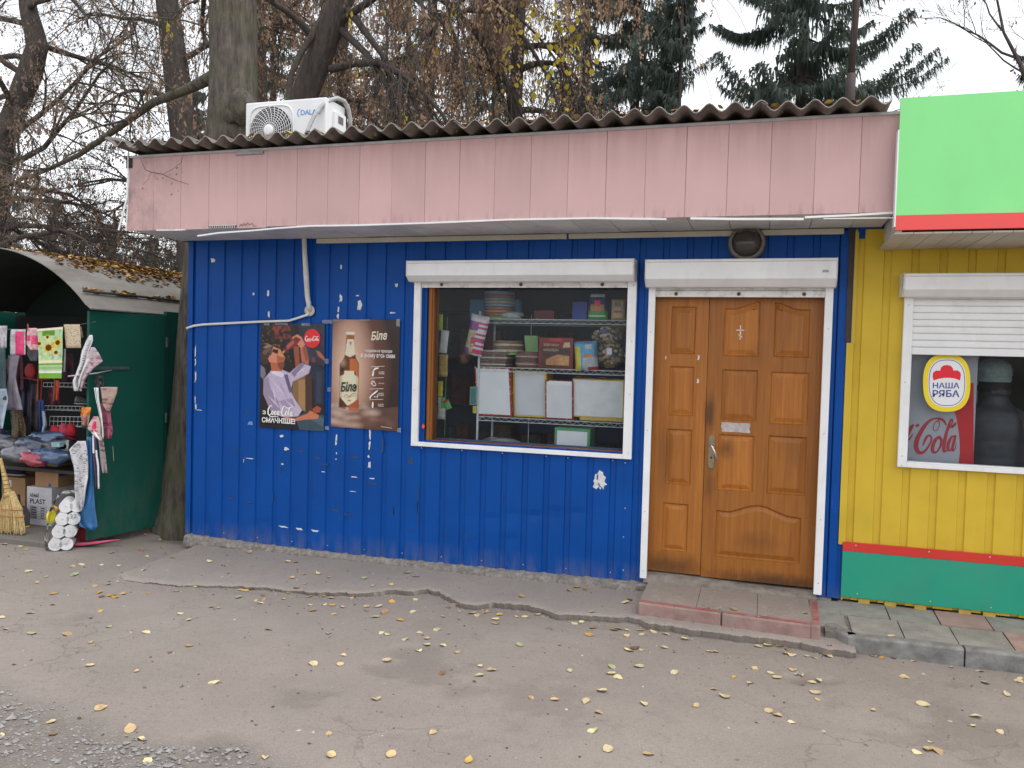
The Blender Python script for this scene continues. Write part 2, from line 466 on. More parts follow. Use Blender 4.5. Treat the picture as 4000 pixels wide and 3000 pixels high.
# gravel where the asphalt has broken away
rock = MB()
gp = np.array(gravel_poly)
n = 0; stones = 0
rr = random.Random(3)
while stones < 5200 and n < 60000:
    n += 1
    x = rr.uniform(-.2, 3.2); y = rr.uniform(-4.3, -2.2)
    if not bool(inpoly(np.array([x]), np.array([y]), gravel_poly)[0]): continue
    dens = float(fbm(x*2.2, y*2.2, 61))
    if dens < .38+.2*rr.random(): continue
    r = rr.choice((.004, .005, .006, .007, .008, .010, .013)); stones += 1
    if rr.random() < .03: r *= 1.7
    zc = float(GZ[int(np.searchsorted(YS, y)), int(np.searchsorted(XS, x))])+r*.3
    a = rr.random()*6.28; q = [(1, 0, 0), (-1, 0, 0), (0, 1, 0), (0, -1, 0), (0, 0, 1), (0, 0, -1)]
    p = []
    for dx, dy, dz in q:
        k = r*rr.uniform(.7, 1.3); ddx, ddy = dx+.35*rr.uniform(-1, 1), dy+.35*rr.uniform(-1, 1)
        p.append((x+k*(ddx*math.cos(a)-ddy*math.sin(a))*1.25, y+k*(ddx*math.sin(a)+ddy*math.cos(a)), zc+k*dz*.7))
    rock.add(p, [(0, 2, 4), (2, 1, 4), (1, 3, 4), (3, 0, 4), (2, 0, 5), (1, 2, 5), (3, 1, 5), (0, 3, 5)])
o = rock.build('gravel', M('gravel_stone', (.26, .25, .245), .9, .45, 45), None)
tag(o, 'loose grey gravel where the asphalt has worn away', 'gravel', kind='stuff')

# tiled pavement with kerb before the yellow kiosk
tilemats = [M('tile_grey', (.27, .26, .235), .9, .2, 9, dirt=(.19, .175, .15), dirt_amt=.6, bmp=.5, bscale=55), M('tile_pink', (.36, .24, .21), .9, .2, 9, dirt=(.24, .19, .16), dirt_amt=.6, bmp=.5, bscale=55)]
def pav_z(y): return .078+(.12-.078)*(y+.62)/.62
pv = MB(); pv.hexa([(4.62, -.55, -.1), (9, -.55, -.1), (9, .1, -.1), (4.62, .1, -.1), (4.62, -.55, pav_z(-.55)-.014), (9, -.55, pav_z(-.55)-.014), (9, .1, pav_z(.1)-.014), (4.62, .1, pav_z(.1)-.014)])
pav = pv.build('pavement', M('mortar_bed', (.17, .15, .13), .95, .3, 20), None)
tag(pav, 'tiled pavement in grey and pink before the yellow kiosk', 'pavement', kind='structure')
tile_w = .292
tmeshes = []
for m in tilemats:
    t = MB(); h = tile_w/2-.004
    t.hexa([(-h, -h, -.03), (h, -h, -.03), (h, h, -.03), (-h, h, -.03), (-h, -h, 0), (h, -h, 0), (h, h, 0), (-h, h, 0)])
    tm = t.mesh('tile'); tm.materials.append(m); tmeshes.append(tm)
pattern = {(0, 0): 0, (1, 0): 0, (2, 0): 0, (3, 0): 1, (0, 1): 0, (1, 1): 0, (2, 1): 1, (3, 1): 0, (4, 1): 1}
for i in range(15):
    for j in range(2):
        x = 4.77+tile_w*(i+.5)-.04*j; y = -.555+tile_w*(j+.5)
        if x-tile_w/2 < 4.74-.1*j: continue
        k = pattern.get((i, j), RNG.choice((0, 0, 1)))
        piece('tile', tmeshes[k], pav, (x, y, pav_z(y)+RNG.uniform(-.004, .004)), (math.atan(.042/.62)+RNG.uniform(-.012, .012), RNG.uniform(-.012, .012), RNG.uniform(-.01, .01)))
kmat = M('kerb_concrete', (.21, .205, .196), .9, .3, 14, dirt=(.11, .10, .095), dirt_amt=.7, dirt_scale=9, bmp=.35, bscale=70)
def kerb(p0, p1, w=.08, z=.085):
    p0 = np.array(p0); p1 = np.array(p1); d = p1-p0; L = np.linalg.norm(d); d /= L; n_ = np.array([-d[1], d[0]])
    a, b_ = p0+d*.004, p1-d*.004
    k = MB(); c = .012
    prof = [(0, -.12), (0, z-c), (c, z), (w, z), (w, -.12)]
    k.prism(prof, lambda q, t: (*(a+(b_-a)*t+n_*q[0]), q[1]), 0, 1)
    return k.build('kerb_stone', kmat, pav, bevel=.005)
kerb((4.615, -.44), (4.735, -.635)); kerb((4.735, -.635), (5.37, -.622)); kerb((5.37, -.622), (6.37, -.607)); kerb((6.37, -.607), (7.37, -.6)); kerb((7.37, -.6), (8.4, -.59))
kb = MB(); kb.hexa([(4.56, -.46, -.1), (4.64, -.46, -.1), (4.64, -.02, -.1), (4.56, -.02, -.1), (4.56, -.46, .075), (4.75, -.46, .078), (4.75, -.02, .118), (4.56, -.02, .11)])
kb.build('paving_slab', tilemats[0], pav, bevel=.006)
# concrete crumbs at the kerb foot
fl = MB()
for i in range(0):
    x = RNG.uniform(3.5, 4.75); fl.box(x, x+RNG.uniform(.01, .03), -.70+RNG.uniform(-.05, .04), -.68+RNG.uniform(-.04, .06), -.03, ROADZ+RNG.uniform(.004, .012))
for i in range(420):
    x = RNG.choice((RNG.uniform(-.3, 4.75), RNG.uniform(1.5, 3.3))); y = float(np.interp(x, xa, ya))-abs(RNG.gauss(0, .045))-.002; r = RNG.choice((.004, .006, .008, .011, .015)); a = RNG.uniform(0, 6.28); zc = float(GZ[int(np.searchsorted(YS, y)), int(np.searchsorted(XS, x))])
    fl.add([(x+r*math.cos(a+k*1.571)*RNG.uniform(.6, 1.2), y+r*math.sin(a+k*1.571)*RNG.uniform(.6, 1.2), zc-.002) for k in range(4)]+[(x+RNG.uniform(-.3, .3)*r, y, zc+r*RNG.uniform(.5, .9))], [(0, 1, 4), (1, 2, 4), (2, 3, 4), (3, 0, 4)])
tag(fl.build('asphalt_crumbs', M('crumb_asphalt', (.24, .215, .198), .95, .35, 40), None), 'broken asphalt crumbs along the apron edge', 'rubble', kind='stuff')
fk_ = MB(); fk_.prism([(4.752, -.565), (4.752, -.44), (4.665, -.44), (4.70, -.50)], lambda q, t: (q[0], q[1], t), -.05, pav_z(-.5)-.002); fk_.build('corner_fill', tilemats[0], pav)

# ================================================================== THE BLUE KIOSK
KX0, KX1 = -.505, 4.752
kiosk = thing('blue_kiosk', 'blue metal-sheet kiosk with pink fascia and wooden double door', 'kiosk', (2.1, 1.2, 0))
def sheet_paint(name, col, rough=.42, grime=(.22, .20, .18), scuff=(.02, .03, .06), zlow=.08, zhigh=.24):
    m, nt, b = _nt(name)
    n1 = noise(nt, 2.0, 5, .6); n2 = noise(nt, 7, 7, .7, stretch=(1, 1, .25), w=4)
    c = mixrgb(nt, ramp(nt, n1, .3, .7), [x*.88 for x in col], [x*1.1 for x in col])
    c = mixrgb(nt, ramp(nt, n2, .60, .78, 0, .35), c, scuff)
    ge = nt.nodes.new('ShaderNodeNewGeometry'); sp = nt.nodes.new('ShaderNodeSeparateXYZ'); nt.links.new(ge.outputs['Position'], sp.inputs[0])
    n3 = noise(nt, 9, 5, .65, stretch=(1.6, 1, .35), w=1)
    low = mul(nt, ramp(nt, sp.outputs[2], zlow, zhigh, 1, 0), ramp(nt, n3, .40, .68))
    c = mixrgb(nt, mul(nt, low, .38), c, grime)
    n5 = noise(nt, 26, 5, .75, stretch=(1, 1, .5), w=8)
    c = mixrgb(nt, ramp(nt, n5, .70, .76, 0, .4), c, (.20, .24, .32))
    nt.links.new(c, b.inputs['Base Color']); b.inputs['Roughness'].default_value = rough
    b.inputs['Specular IOR Level'].default_value = .16
    bump(nt, b, noise(nt, 3.5, 2, .5), .25, .012)
    MATS[name] = m
    return m
blue = sheet_paint('blue_paint', (.0018, .064, .305))
white = M('white_enamel', (.82, .83, .84), .38, .05, 4, dirt=(.55, .53, .50), dirt_amt=.25, dirt_scale=9, dirt_stretch=(1, 1, .6))
white_dirty = M('soiled_white_enamel', (.74, .74, .735), .5, .08, 6, dirt=(.28, .25, .22), dirt_amt=.7, dirt_scale=16)
grey_plastic = M('grey_pvc', (.66, .655, .64), .55, .06, 6, dirt=(.25, .23, .2), dirt_amt=.4, rnd=.07)
screw_m = M('zinc_screw', (.55, .55, .56), .35, .1, 30, metal=.6)
rust_m = M('rusty_bolt', (.12, .06, .035), .8, .3, 60)
dark = M('dark_void', (.02, .02, .022), .9, .1, 5)
RIB0, PITCH = 1.356, .1662
def rib_cols(x0, x1, r0, pitch, half, slope):
    xs = {round(x0, 4), round(x1, 4)}
    k = math.floor((x0-r0)/pitch)-1
    while r0+k*pitch < x1+pitch:
        c = r0+k*pitch
        for d in (-half-slope, -half, half, half+slope):
            if x0 < c+d < x1: xs.add(round(c+d, 4))
        k += 1
    return sorted(xs)
def rib_y(x, r0, pitch, half, slope, depth):
    d = abs((x-r0+pitch/2) % pitch-pitch/2)
    if d <= half: return depth
    if d >= half+slope: return 0.0
    return depth*(half+slope-d)/slope
CB = crop(1400, 1700, 1.843)
dents = []
for x, y, dx, dz, dep in ((960, 590, .06, .06, .006), (1120, 560, .07, .09, .007), (1265, 585, .055, .035, .012), (1420, 560, .06, .08, .008), (1575, 560, .06, .04, .006), (800, 560, .05, .05, .003), (1090, 740, .07, .06, .005)):
    X_, Z_ = A(*CB(x, y)); dents.append((X_, Z_, dx, dz, dep))
X_, Z_ = A(*crop(700, 900, 1.276)(425, 1440)); dents.append((X_, Z_, .05, .05, .006))
def sheet(name, x0, x1, z0, z1, mat, parent, y=0., r0=RIB0, pitch=PITCH, half=.019, slope=.006, depth=.012, dn=(), dz=.045, zfun=None):
    cs = rib_cols(x0, x1, r0, pitch, half, slope)
    # extra columns on the flats so dents have something to bend
    full = []
    for a, b_ in zip(cs[:-1], cs[1:]):
        k = max(1, int((b_-a)/.035)) if dn else 1
        full += [a+(b_-a)*t/k for t in range(k)]
    cs = full+[cs[-1]]
    nz = max(1, int((z1-z0)/dz)) if dn else 1
    b = MB(); vv = []
    for j in range(nz+1):
        for x in cs:
            zz0 = zfun(x) if zfun else z0
            if zfun: zz0 += (.004 if rib_y(x, r0, pitch, half, slope, 1) > .5 else 0)
            z = zz0+(z1-zz0)*j/nz
            yy = y+rib_y(x, r0, pitch, half, slope, depth)
            for (X_, Z_, dx, dzz, dep) in dn:
                q = ((x-X_)/dx)**2+((z-Z_)/(dzz if z < Z_ else dzz*.35))**2
                if q < 6: yy += dep*math.exp(-q)
            vv.append((x, yy, z))
    m_ = len(cs)
    b.add(vv, [(j*m_+i, j*m_+i+1, (j+1)*m_+i+1, (j+1)*m_+i) for j in range(nz) for i in range(m_-1)])
    return b.build(name, mat, parent, recalc=False)
zb = lambda x: float(np.interp(x, [-.5, .2, 1.1, 2.4, 3.4, 4.75], [.097, .078, .072, .084, .10, .13]))
SOFZ = 2.612
sheet('wall_sheet', KX0, .585, .1, SOFZ, blue, kiosk, dn=dents[-1:], zfun=zb)
sheet('wall_sheet', .587, 1.690, .1, SOFZ, blue, kiosk, y=-.002, dn=dents[:1], zfun=zb)
sheet('wall_sheet', 1.690, 2.83, .1, 1.03, blue, kiosk, dn=dents[:-1], zfun=zb)
sheet('wall_sheet', 2.83, 3.262, .1, 1.03, blue, kiosk, y=-.003, dn=dents[:-1], zfun=zb)
sheet('wall_sheet', 1.690, 3.262, 2.30, SOFZ, blue, kiosk)
sheet('wall_sheet', 3.262, 3.44, .1, SOFZ, blue, kiosk, y=-.001, dn=dents[:1], zfun=zb)
sheet('wall_sheet', 3.44, 4.59, 2.24, SOFZ, blue, kiosk)
sheet('wall_sheet', 4.59, KX1, .1, SOFZ, blue, kiosk, y=-.001, dn=dents[:1], zfun=zb)
b = MB(); b.box(KX0-.004, KX0, -.006, 2.7, .09, SOFZ+.5); b.build('side_wall', blue, kiosk)
b = MB(); b.box(KX0-.014, KX0+.035, -.0075, -.004, .10, SOFZ); b.build('corner_flashing', blue, kiosk)
b = MB(); b.box(4.59+.075, 4.59+.125, -.012, -.004, .135, SOFZ-.02); b.build('corner_flashing', blue, kiosk)
# rear wall, inner lining, floor and ceiling
b = MB(); b.box(KX0, KX1+.02, 2.66, 2.7, .05, 3.1); b.build('rear_wall', blue, kiosk)
lin = M('interior_blue', (.03, .10, .24), .6, .15, 2)
b = MB(); b.box(KX0+.06, 4.70, 1.9, 1.93, .1, 2.6); b.build('inner_back_wall', lin, kiosk)
b = MB(); b.box(KX0+.06, KX0+.09, .14, 1.9, .1, 2.6); b.build('inner_side_wall', lin, kiosk)
b = MB(); b.box(4.66, 4.70, .14, 1.9, .1, 2.6); b.build('inner_side_wall', lin, kiosk)
b = MB(); b.box(KX0, 4.745, .02, 2.66, .02, .1); b.build('floor', M('inner_floor', (.10, .08, .06), .7, .2, 3), kiosk)
b = MB(); b.box(KX0, 4.745, .02, 2.66, 2.6, 2.64); b.build('ceiling', M('inner_ceiling', (.3, .3, .3), .8, .1, 3), kiosk)
# front inner lining round the openings
b = MB()
for x0, x1, z0, z1 in ((KX0+.06, 1.72, .1, 2.6), (3.25, 3.45, .1, 2.6), (4.58, 4.70, .1, 2.6), (1.72, 3.25, .1, 1.04), (1.72, 3.25, 2.30, 2.6), (3.45, 4.58, 2.24, 2.6)):
    b.box(x0, x1, .135, .14, z0, z1)
b.build('inner_front_wall', lin, kiosk)
# rough concrete footing under the sheets
ft = MB(); nxf = 260; vv = []
for j in range(5):
    for i in range(nxf):
        x = KX0+(KX1-.06-KX0)*i/(nxf-1)
        bulge = .03*float(fbm(x*9, j*.7, 71))+.016*float(fbm(x*40, j*2., 72))
        bulge *= float(np.interp(x, [-.5, .4, 1.3, 1.6, 3.3, 3.45, 3.55], [1, .9, .6, 1.3, 1.5, 1.1, .2]))
        y, z = [(-bulge*1.3-.012, .0), (-bulge*1.6-.012, .035), (-bulge*1.3-.008, zb(x)-.026+.3*bulge), (-bulge*.7, zb(x)-.006), (.02, zb(x)+.004)][j]
        vv.append((x, y+.004*(RNG.random()-.5), z+.004*(RNG.random()-.5)))
ft.add(vv, [(j*nxf+i, j*nxf+i+1, (j+1)*nxf+i+1, (j+1)*nxf+i) for j in range(4) for i in range(nxf-1)])
ft.build('footing', M('rough_concrete', (.235, .213, .195), .95, .35, 30, dirt=(.15, .13, .115), dirt_amt=.6, dirt_scale=18, bmp=.7, bscale=50), kiosk)

b = MB(); b.box(4.745, 5.3, .004, .02, 2.54, 3.16); b.build('gap_filler', blue, kiosk)
# screws in the sheets
sm = MB(); sm.lathe([(.0048, 0), (.0044, .002), (.002, .0035)], (0, 0, 0), 8, 'y'); smesh = sm.mesh('screw'); smesh.materials.append(screw_m)
def screw(x, z, y=0., parent=kiosk):
    return piece('screw', smesh, parent, (x, y, z), (math.pi, 0, 0))
for k in range(-11, 13):
    x = RIB0+PITCH*k
    if KX0+.05 < x < 3.4 and k % 2: screw(x, zb(x)+.045, .010)
for pts, cc in ((((455, 92), (745, 111), (1037, 130), (1352, 152), (1508, 163), (1831, 183), (1920, 199), (1920, 526), (1908, 733), (1906, 972)), CB),
                (((947, 245), (948, 302), (940, 465), (935, 665), (935, 750), (930, 848), (923, 1023), (915, 1185), (907, 1352)), C7)):
    for q in pts: screw(*A(*cc(*q), -.004), -.003)
# marks left on the paint by old notices
resid = M('old_paper_residue', (.62, .63, .64), .85, .15, 60)
tape = M('old_tape_residue', (.015, .05, .16), .5, .3, 40)
C5 = crop(700, 900, 1.276)
CL = crop(400, 1500, 2.074)
def mark(cx, cy, w, h, cc, mat, name='paper_residue', ang=0., y=-.004, k=7):
    X_, Z_ = A(*cc(cx, cy), 0); X2, _ = A(*cc(cx+w, cy), 0); _, Z2 = A(*cc(cx, cy+h), 0)
    ww, hh = X2-X_, Z_-Z2; m_ = MB(); pts = []
    n_ = max(13, k)
    for i in range(n_):
        a = 2*math.pi*i/n_; ca, sa = math.cos(a), math.sin(a)
        r = 1/max(abs(ca), abs(sa))*RNG.uniform(.45, 1.05)
        px, pz = .5*ww*r*ca, .5*hh*r*sa
        pts.append((X_+px*math.cos(ang)-pz*math.sin(ang), y, Z_+px*math.sin(ang)+pz*math.cos(ang)))
    m_.add(pts, [tuple(range(n_))]); m_.build(name, mat, kiosk, recalc=False)
for cx, cy, w, h in ((170, 150, 26, 22), (372, 316, 10, 20), (445, 316, 14, 36), (448, 418, 10, 40), (808, 180, 10, 26), (808, 338, 20, 44), (795, 395, 12, 38), (792, 428, 12, 30), (890, 325, 18, 9), (902, 372, 26, 52),
                     (1083, 275, 16, 22), (1068, 411, 34, 9), (535, 1088, 28, 20), (515, 1165, 20, 10), (355, 1137, 46, 5), (323, 1148, 4, 22), (873, 1229, 46, 8), (962, 1237, 36, 8), (868, 1301, 38, 4), (522, 1477, 52, 9), (598, 1488, 40, 10), (680, 1497, 40, 11),
                     (785, 1035, 10, 40), (783, 1060, 10, 26), (785, 1110, 7, 14), (783, 1140, 8, 8), (952, 1020, 14, 60), (950, 1070, 12, 50), (945, 1126, 10, 16), (948, 1168, 14, 36), (82, 600, 7, 70), (83, 660, 8, 40), (83, 730, 8, 60), (81, 845, 6, 60), (84, 878, 8, 34), (100, 895, 40, 5), (54, 955, 10, 16), (720, 1203, 26, 5), (512, 1025, 20, 18)):
    mark(cx, cy, w, h, C5, resid)
for cx, cy, w, h in ((605, 1100, 46, 14), (690, 1135, 52, 16), (875, 1130, 60, 12), (720, 1165, 60, 12), (845, 1417, 60, 14), (780, 1395, 50, 16), (350, 1355, 46, 12), (265, 1335, 40, 14), (1155, 1150, 40, 50), (345, 905, 36, 12), (1015, 1070, 12, 90), (1190, 1330, 8, 180), (1068, 1400, 8, 70), (465, 1330, 8, 60), (280, 1090, 8, 50), (505, 1195, 8, 40)):
    mark(cx, cy, w, h, C5, tape, 'tape_residue')
for cx, cy, w, h in ((428, 560, 9, 220), (255, 550, 8, 100), (1037, 450, 8, 110), (770, 735, 34, 14), (832, 738, 30, 10), (388, 684, 30, 18), (628, 720, 16, 24), (488, 697, 22, 18), (110, 345, 90, 24)):
    mark(cx, cy, w, h, CB, tape, 'tape_residue')
mark(1742, 333, 104, 158, CB, resid, 'torn_notice', k=26); mark(1722, 300, 14, 60, CB, tape, 'tape_residue', y=-.0052); mark(1735, 360, 10, 40, CB, tape, 'tape_residue', ang=.6, y=-.0052)
mark(357, 961, 30, 22, C5, M('pale_blue_sticker', (.15, .3, .55), .6, .3, 90), 'sticker_remnant')

# ---- fascia of pink plastic panels
def pink_mat():
    m, nt, b = _nt('pink_pvc')
    col = (.575, .375, .37)
    n1 = noise(nt, 1.5, 4, .6); n2 = noise(nt, 10, 6, .7, stretch=(1.5, 1, .14), w=2)
    c = mixrgb(nt, ramp(nt, n1, .3, .7), [x*.93 for x in col], [x*1.06 for x in col])
    oi = nt.nodes.new('ShaderNodeObjectInfo'); h = nt.nodes.new('ShaderNodeHueSaturation')
    nt.links.new(ramp(nt, oi.outputs['Random'], 0, 1, .95, 1.05), h.inputs['Value']); nt.links.new(c, h.inputs['Color']); c = h.outputs[0]
    ge = nt.nodes.new('ShaderNodeNewGeometry'); sp = nt.nodes.new('ShaderNodeSeparateXYZ'); nt.links.new(ge.outputs['Position'], sp.inputs[0])
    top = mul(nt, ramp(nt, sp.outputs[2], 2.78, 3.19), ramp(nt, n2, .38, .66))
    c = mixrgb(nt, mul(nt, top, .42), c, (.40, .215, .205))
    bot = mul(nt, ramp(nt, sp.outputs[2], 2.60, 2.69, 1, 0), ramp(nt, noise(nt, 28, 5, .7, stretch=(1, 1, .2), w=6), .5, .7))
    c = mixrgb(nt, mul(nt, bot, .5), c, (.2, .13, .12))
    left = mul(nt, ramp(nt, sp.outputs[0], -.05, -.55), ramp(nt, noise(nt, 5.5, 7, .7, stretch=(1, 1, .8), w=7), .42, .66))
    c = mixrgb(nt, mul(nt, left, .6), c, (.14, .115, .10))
    nt.links.new(c, b.inputs['Base Color']); b.inputs['Roughness'].default_value = .45; b.inputs['Specular IOR Level'].default_value = .3
    MATS['pink_pvc'] = m
    return m
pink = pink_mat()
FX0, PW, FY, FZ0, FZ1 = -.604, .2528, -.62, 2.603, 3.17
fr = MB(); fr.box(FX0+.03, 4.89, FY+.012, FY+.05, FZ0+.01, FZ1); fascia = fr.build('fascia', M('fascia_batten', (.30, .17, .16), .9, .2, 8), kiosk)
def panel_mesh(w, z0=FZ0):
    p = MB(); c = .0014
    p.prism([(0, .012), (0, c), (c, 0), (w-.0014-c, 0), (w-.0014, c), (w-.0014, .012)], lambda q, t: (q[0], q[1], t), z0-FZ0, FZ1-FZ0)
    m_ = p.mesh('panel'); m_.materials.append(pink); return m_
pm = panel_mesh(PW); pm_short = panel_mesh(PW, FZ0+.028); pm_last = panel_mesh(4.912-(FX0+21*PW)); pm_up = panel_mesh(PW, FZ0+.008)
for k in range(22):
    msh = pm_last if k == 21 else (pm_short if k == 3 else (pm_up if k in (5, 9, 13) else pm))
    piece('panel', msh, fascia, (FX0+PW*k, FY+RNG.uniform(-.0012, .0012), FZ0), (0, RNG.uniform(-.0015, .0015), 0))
# exposed hollow end of the broken panel, repair bits and small plates
b = MB()
x0 = FX0+3*PW
for i in range(12): b.box(x0+.012+i*.0195, x0+.015+i*.0195, FY+.001, FY+.010, FZ0+.004, FZ0+.028)
b.box(x0+.004, x0+PW-.006, FY, FY+.0015, FZ0+.022, FZ0+.027)
b.build('broken_panel_ribs', grey_plastic, fascia)
V, F = stroke2d([[(0, 0, .004), (.02, .022, .005), (.03, .004, .004), (.045, .026, .006), (.06, .008, .004), (.075, .03, .005), (.09, .012, .004), (.11, .026, .005), (.13, .004, .004), (.15, .010, .004)]])
b = MB(); b.add([(FX0+4*PW+.02+a, FY-.0035, FZ0+.008+c) for a, c in V], F); b.build('torn_edge', M('torn_brown_edge', (.22, .10, .07), .8, .2, 30), fascia, recalc=False)
b = MB(); b.box(FX0+.995, FX0+1.235, FY-.014, FY-.001, 3.142, 3.172); b.build('metal_plate', M('dull_zinc', (.30, .29, .28), .6, .2, 9), fascia, bevel=.003)
# edge trims
def trim(pts_px, Y, w, th, name, mat, parent, lower=True):
    T = MB(); P = [A(u, v, Y) for u, v in pts_px]; n_ = len(P)
    vv = []
    for x, z in P: vv += [(x, Y, z), (x, Y, z+w), (x, Y+th, z+w), (x, Y+th, z)]
    f = []
    for i in range(n_-1):
        for j in range(4): f.append((4*i+j, 4*i+(j+1) % 4, 4*i+4+(j+1) % 4, 4*i+4+j))
    f += [(0, 1, 2, 3), tuple(4*n_-4+j for j in (3, 2, 1, 0))]
    T.add(vv, f); return T.build(name, mat, parent)
C45 = crop(400, 500, 2.212); C21 = crop(2100, 0, 1.164)
trim([C45(820, 938), C45(1000, 912), C45(1280, 893), C45(1500, 872), C45(1800, 852), C45(2212, 846), (930, 483)], FY-.012, .011, .035, 'edge_trim', white, kiosk)
trim([(930, 483), (1100, 476), (1280, 473), C21(585, 1000)], FY-.012, .011, .035, 'edge_trim', white, kiosk)
trim([C21(695, 997), C21(900, 1000), C21(1210, 1000)], FY-.014, .013, .035, 'edge_trim', white, kiosk)
trim([C21(1215, 992), C21(1400, 984), C21(1640, 970)], FY-.010, .012, .03, 'edge_trim', white, kiosk)
trim([C21(1300, 996), C21(1630, 992)], FY-.006, .006, .02, 'edge_trim', white, kiosk)
trim([C45(465, 888), C45(600, 888), C45(715, 884)], FY-.010, .010, .02, 'edge_trim', white_dirty, kiosk)
# top trim below the roof
b = MB(); b.box(FX0+.03, 4.915, FY-.010, FY+.03, 3.166, 3.184); b.build('top_trim', M('weathered_white_pvc', (.42, .41, .41), .6, .15, 12), kiosk)
# bent white trim at the left end, dark timber behind
T = MB(); T.tube([A3(*C45(224, 215), FY), A3(*C45(222, 400), FY), A3(*C45(212, 600), FY-.02), A3(*C45(140, 885), FY-.05)], .008, 5); T.build('corner_trim', white, kiosk)
T = MB(); T.tube([A3(*C45(232, 370), FY), A3(*C45(222, 640), FY), A3(*C45(205, 890), FY)], .007, 5); T.build('corner_trim', white_dirty, kiosk)
b = MB(); b.box(FX0-.008, FX0+.05, FY-.004, FY+.08, 3.09, 3.185); b.build('rafter_end', M('old_dark_timber', (.035, .028, .024), .9, .3, 20), kiosk)
b = MB(); b.box(FX0, FX0+.012, FY+.012, 1.4, FZ0+.01, 3.17); b.build('side_fascia', M('side_fascia_board', (.22, .20, .18), .8, .2, 8), kiosk)
b = MB(); b.box(4.915, 4.922, FY-.006, FY+.03, 2.60, 3.18); b.build('corner_trim', white, kiosk)
# soffit
sof = MB(); sof.box(FX0+.01, 4.90, FY+.02, .02, SOFZ+.012, SOFZ+.02); soffit = sof.build('soffit', M('soffit_board', (.2, .2, .2), .8, .1, 5), kiosk)
def sp_mesh(w):
    p = MB(); p.box(0, w-.004, 0, .60, 0, .01); m_ = p.mesh('soffit_panel'); m_.materials.append(grey_plastic); return m_
spm = sp_mesh(PW)
for k in range(22):
    if k == 21: spm = sp_mesh(4.90-(FX0+21*PW))
    piece('soffit_panel', spm, soffit, (FX0+.01+PW*k, FY+.02, SOFZ+RNG.uniform(-.0015, .0015)), (RNG.uniform(-.004, .004), 0, 0))
for (xa_, xb_) in ((A(683, 512, -.03)[0], A(1225, 505, -.03)[0]), (A(1228, 505, -.03)[0], A(1825, 497, -.03)[0])):
    b = MB(); b.box(xa_, xb_-.004, -.03, -.004, 2.568, 2.606); o = b.build('cable_channel', M('yellowed_pvc', (.55, .52, .42), .5, .08, 6), kiosk, bevel=.004)
    k = xa_+.2
    while k < xb_: screw(k, 2.586, -.03); k += .48
# ---- corrugated roof
rm = M('asbestos_cement', (.19, .165, .145), .95, .35, 7, dirt=(.085, .073, .065), dirt_amt=.8, dirt_scale=6, bmp=.6, bscale=45)
edge_m = M('asbestos_cement_edge', (.30, .29, .27), .95, .3, 25)
rfe = MB(); rfe.box(-.55, 4.86, -.60, 2.66, 3.10, 3.165); roof = rfe.build('roof', M('roof_deck', (.08, .06, .05), .9, .2, 5), kiosk)
def roof_sheet(x0, n_w, y0, y1, z, slope, dz0=0., tilt=0., ysk=0.):
    r = MB(); step = .15/8; nx = int(n_w*8); ny = 6; vt = []
    for lay in (0, 1):
        for j in range(ny+1):
            for i in range(nx+1):
                x = i*step; w_ = .026*math.cos(2*math.pi*x/.15)
                y = y0+(y1-y0)*j/ny+(ysk*x if j == 0 else 0)+(.012*(float(fbm(x*5+x0, .3, 81))-.5) if j == 0 else 0)
                vt.append((x0+x, y, z+dz0+w_+tilt*x-(y-y0)*slope-(.0065 if lay else 0)))
    L = (nx+1)*(ny+1); f = []; mi = []
    q = lambda i, j, l: l*L+j*(nx+1)+i
    for j in range(ny):
        for i in range(nx):
            f.append((q(i, j, 0), q(i+1, j, 0), q(i+1, j+1, 0), q(i, j+1, 0))); mi.append(0)
            f.append((q(i, j, 1), q(i, j+1, 1), q(i+1, j+1, 1), q(i+1, j, 1))); mi.append(0)
    for i in range(nx):
        f.append((q(i, 0, 1), q(i+1, 0, 1), q(i+1, 0, 0), q(i, 0, 0))); mi.append(1)
        f.append((q(i, ny, 0), q(i+1, ny, 0), q(i+1, ny, 1), q(i, ny, 1))); mi.append(0)
    for j in range(ny):
        f.append((q(0, j, 0), q(0, j+1, 0), q(0, j+1, 1), q(0, j, 1))); mi.append(0)
        f.append((q(nx, j, 1), q(nx, j+1, 1), q(nx, j+1, 0), q(nx, j, 0))); mi.append(0)
    b0 = len(r.v); r.v += vt; r.f += f; r.mi += mi
    return r.build('roof_sheet', [rm, edge_m], roof, recalc=False, autosmooth=60)
RX = .083
for i, (n_w, dz0, tl, sk) in enumerate(((2, .026, -.10, .04), (4, 0, 0, .0), (7, .0, 0, .01), (7, .003, -.002, -.01), (7, .0, 0, .012), (7, .002, -.002, -.008), (5.6, .0, 0, .01))):
    xs = [-.66, -.517, .083, 1.133, 2.183, 3.233, 4.133][i]
    n_w = [1.6, 4.6, 7.3, 7.3, 7.3, 6.3, 4.75][i]
    zz = 3.234-.0032*(xs+.5) + (.0068 if i % 2 else 0)
    roof_sheet(xs, n_w, -.775+.012*RNG.random(), .97, zz, .018, dz0, tl, sk)
    if i: roof_sheet(xs, n_w, .86, 2.6, zz-.04, .018)
b = MB(); b.tube([A3(*C45(40, 95), -.6), A3(*C45(150, 110), -.7), A3(*C45(290, 180), -.76)], .02, 4); b.build('broken_sheet_piece', rm, roof)

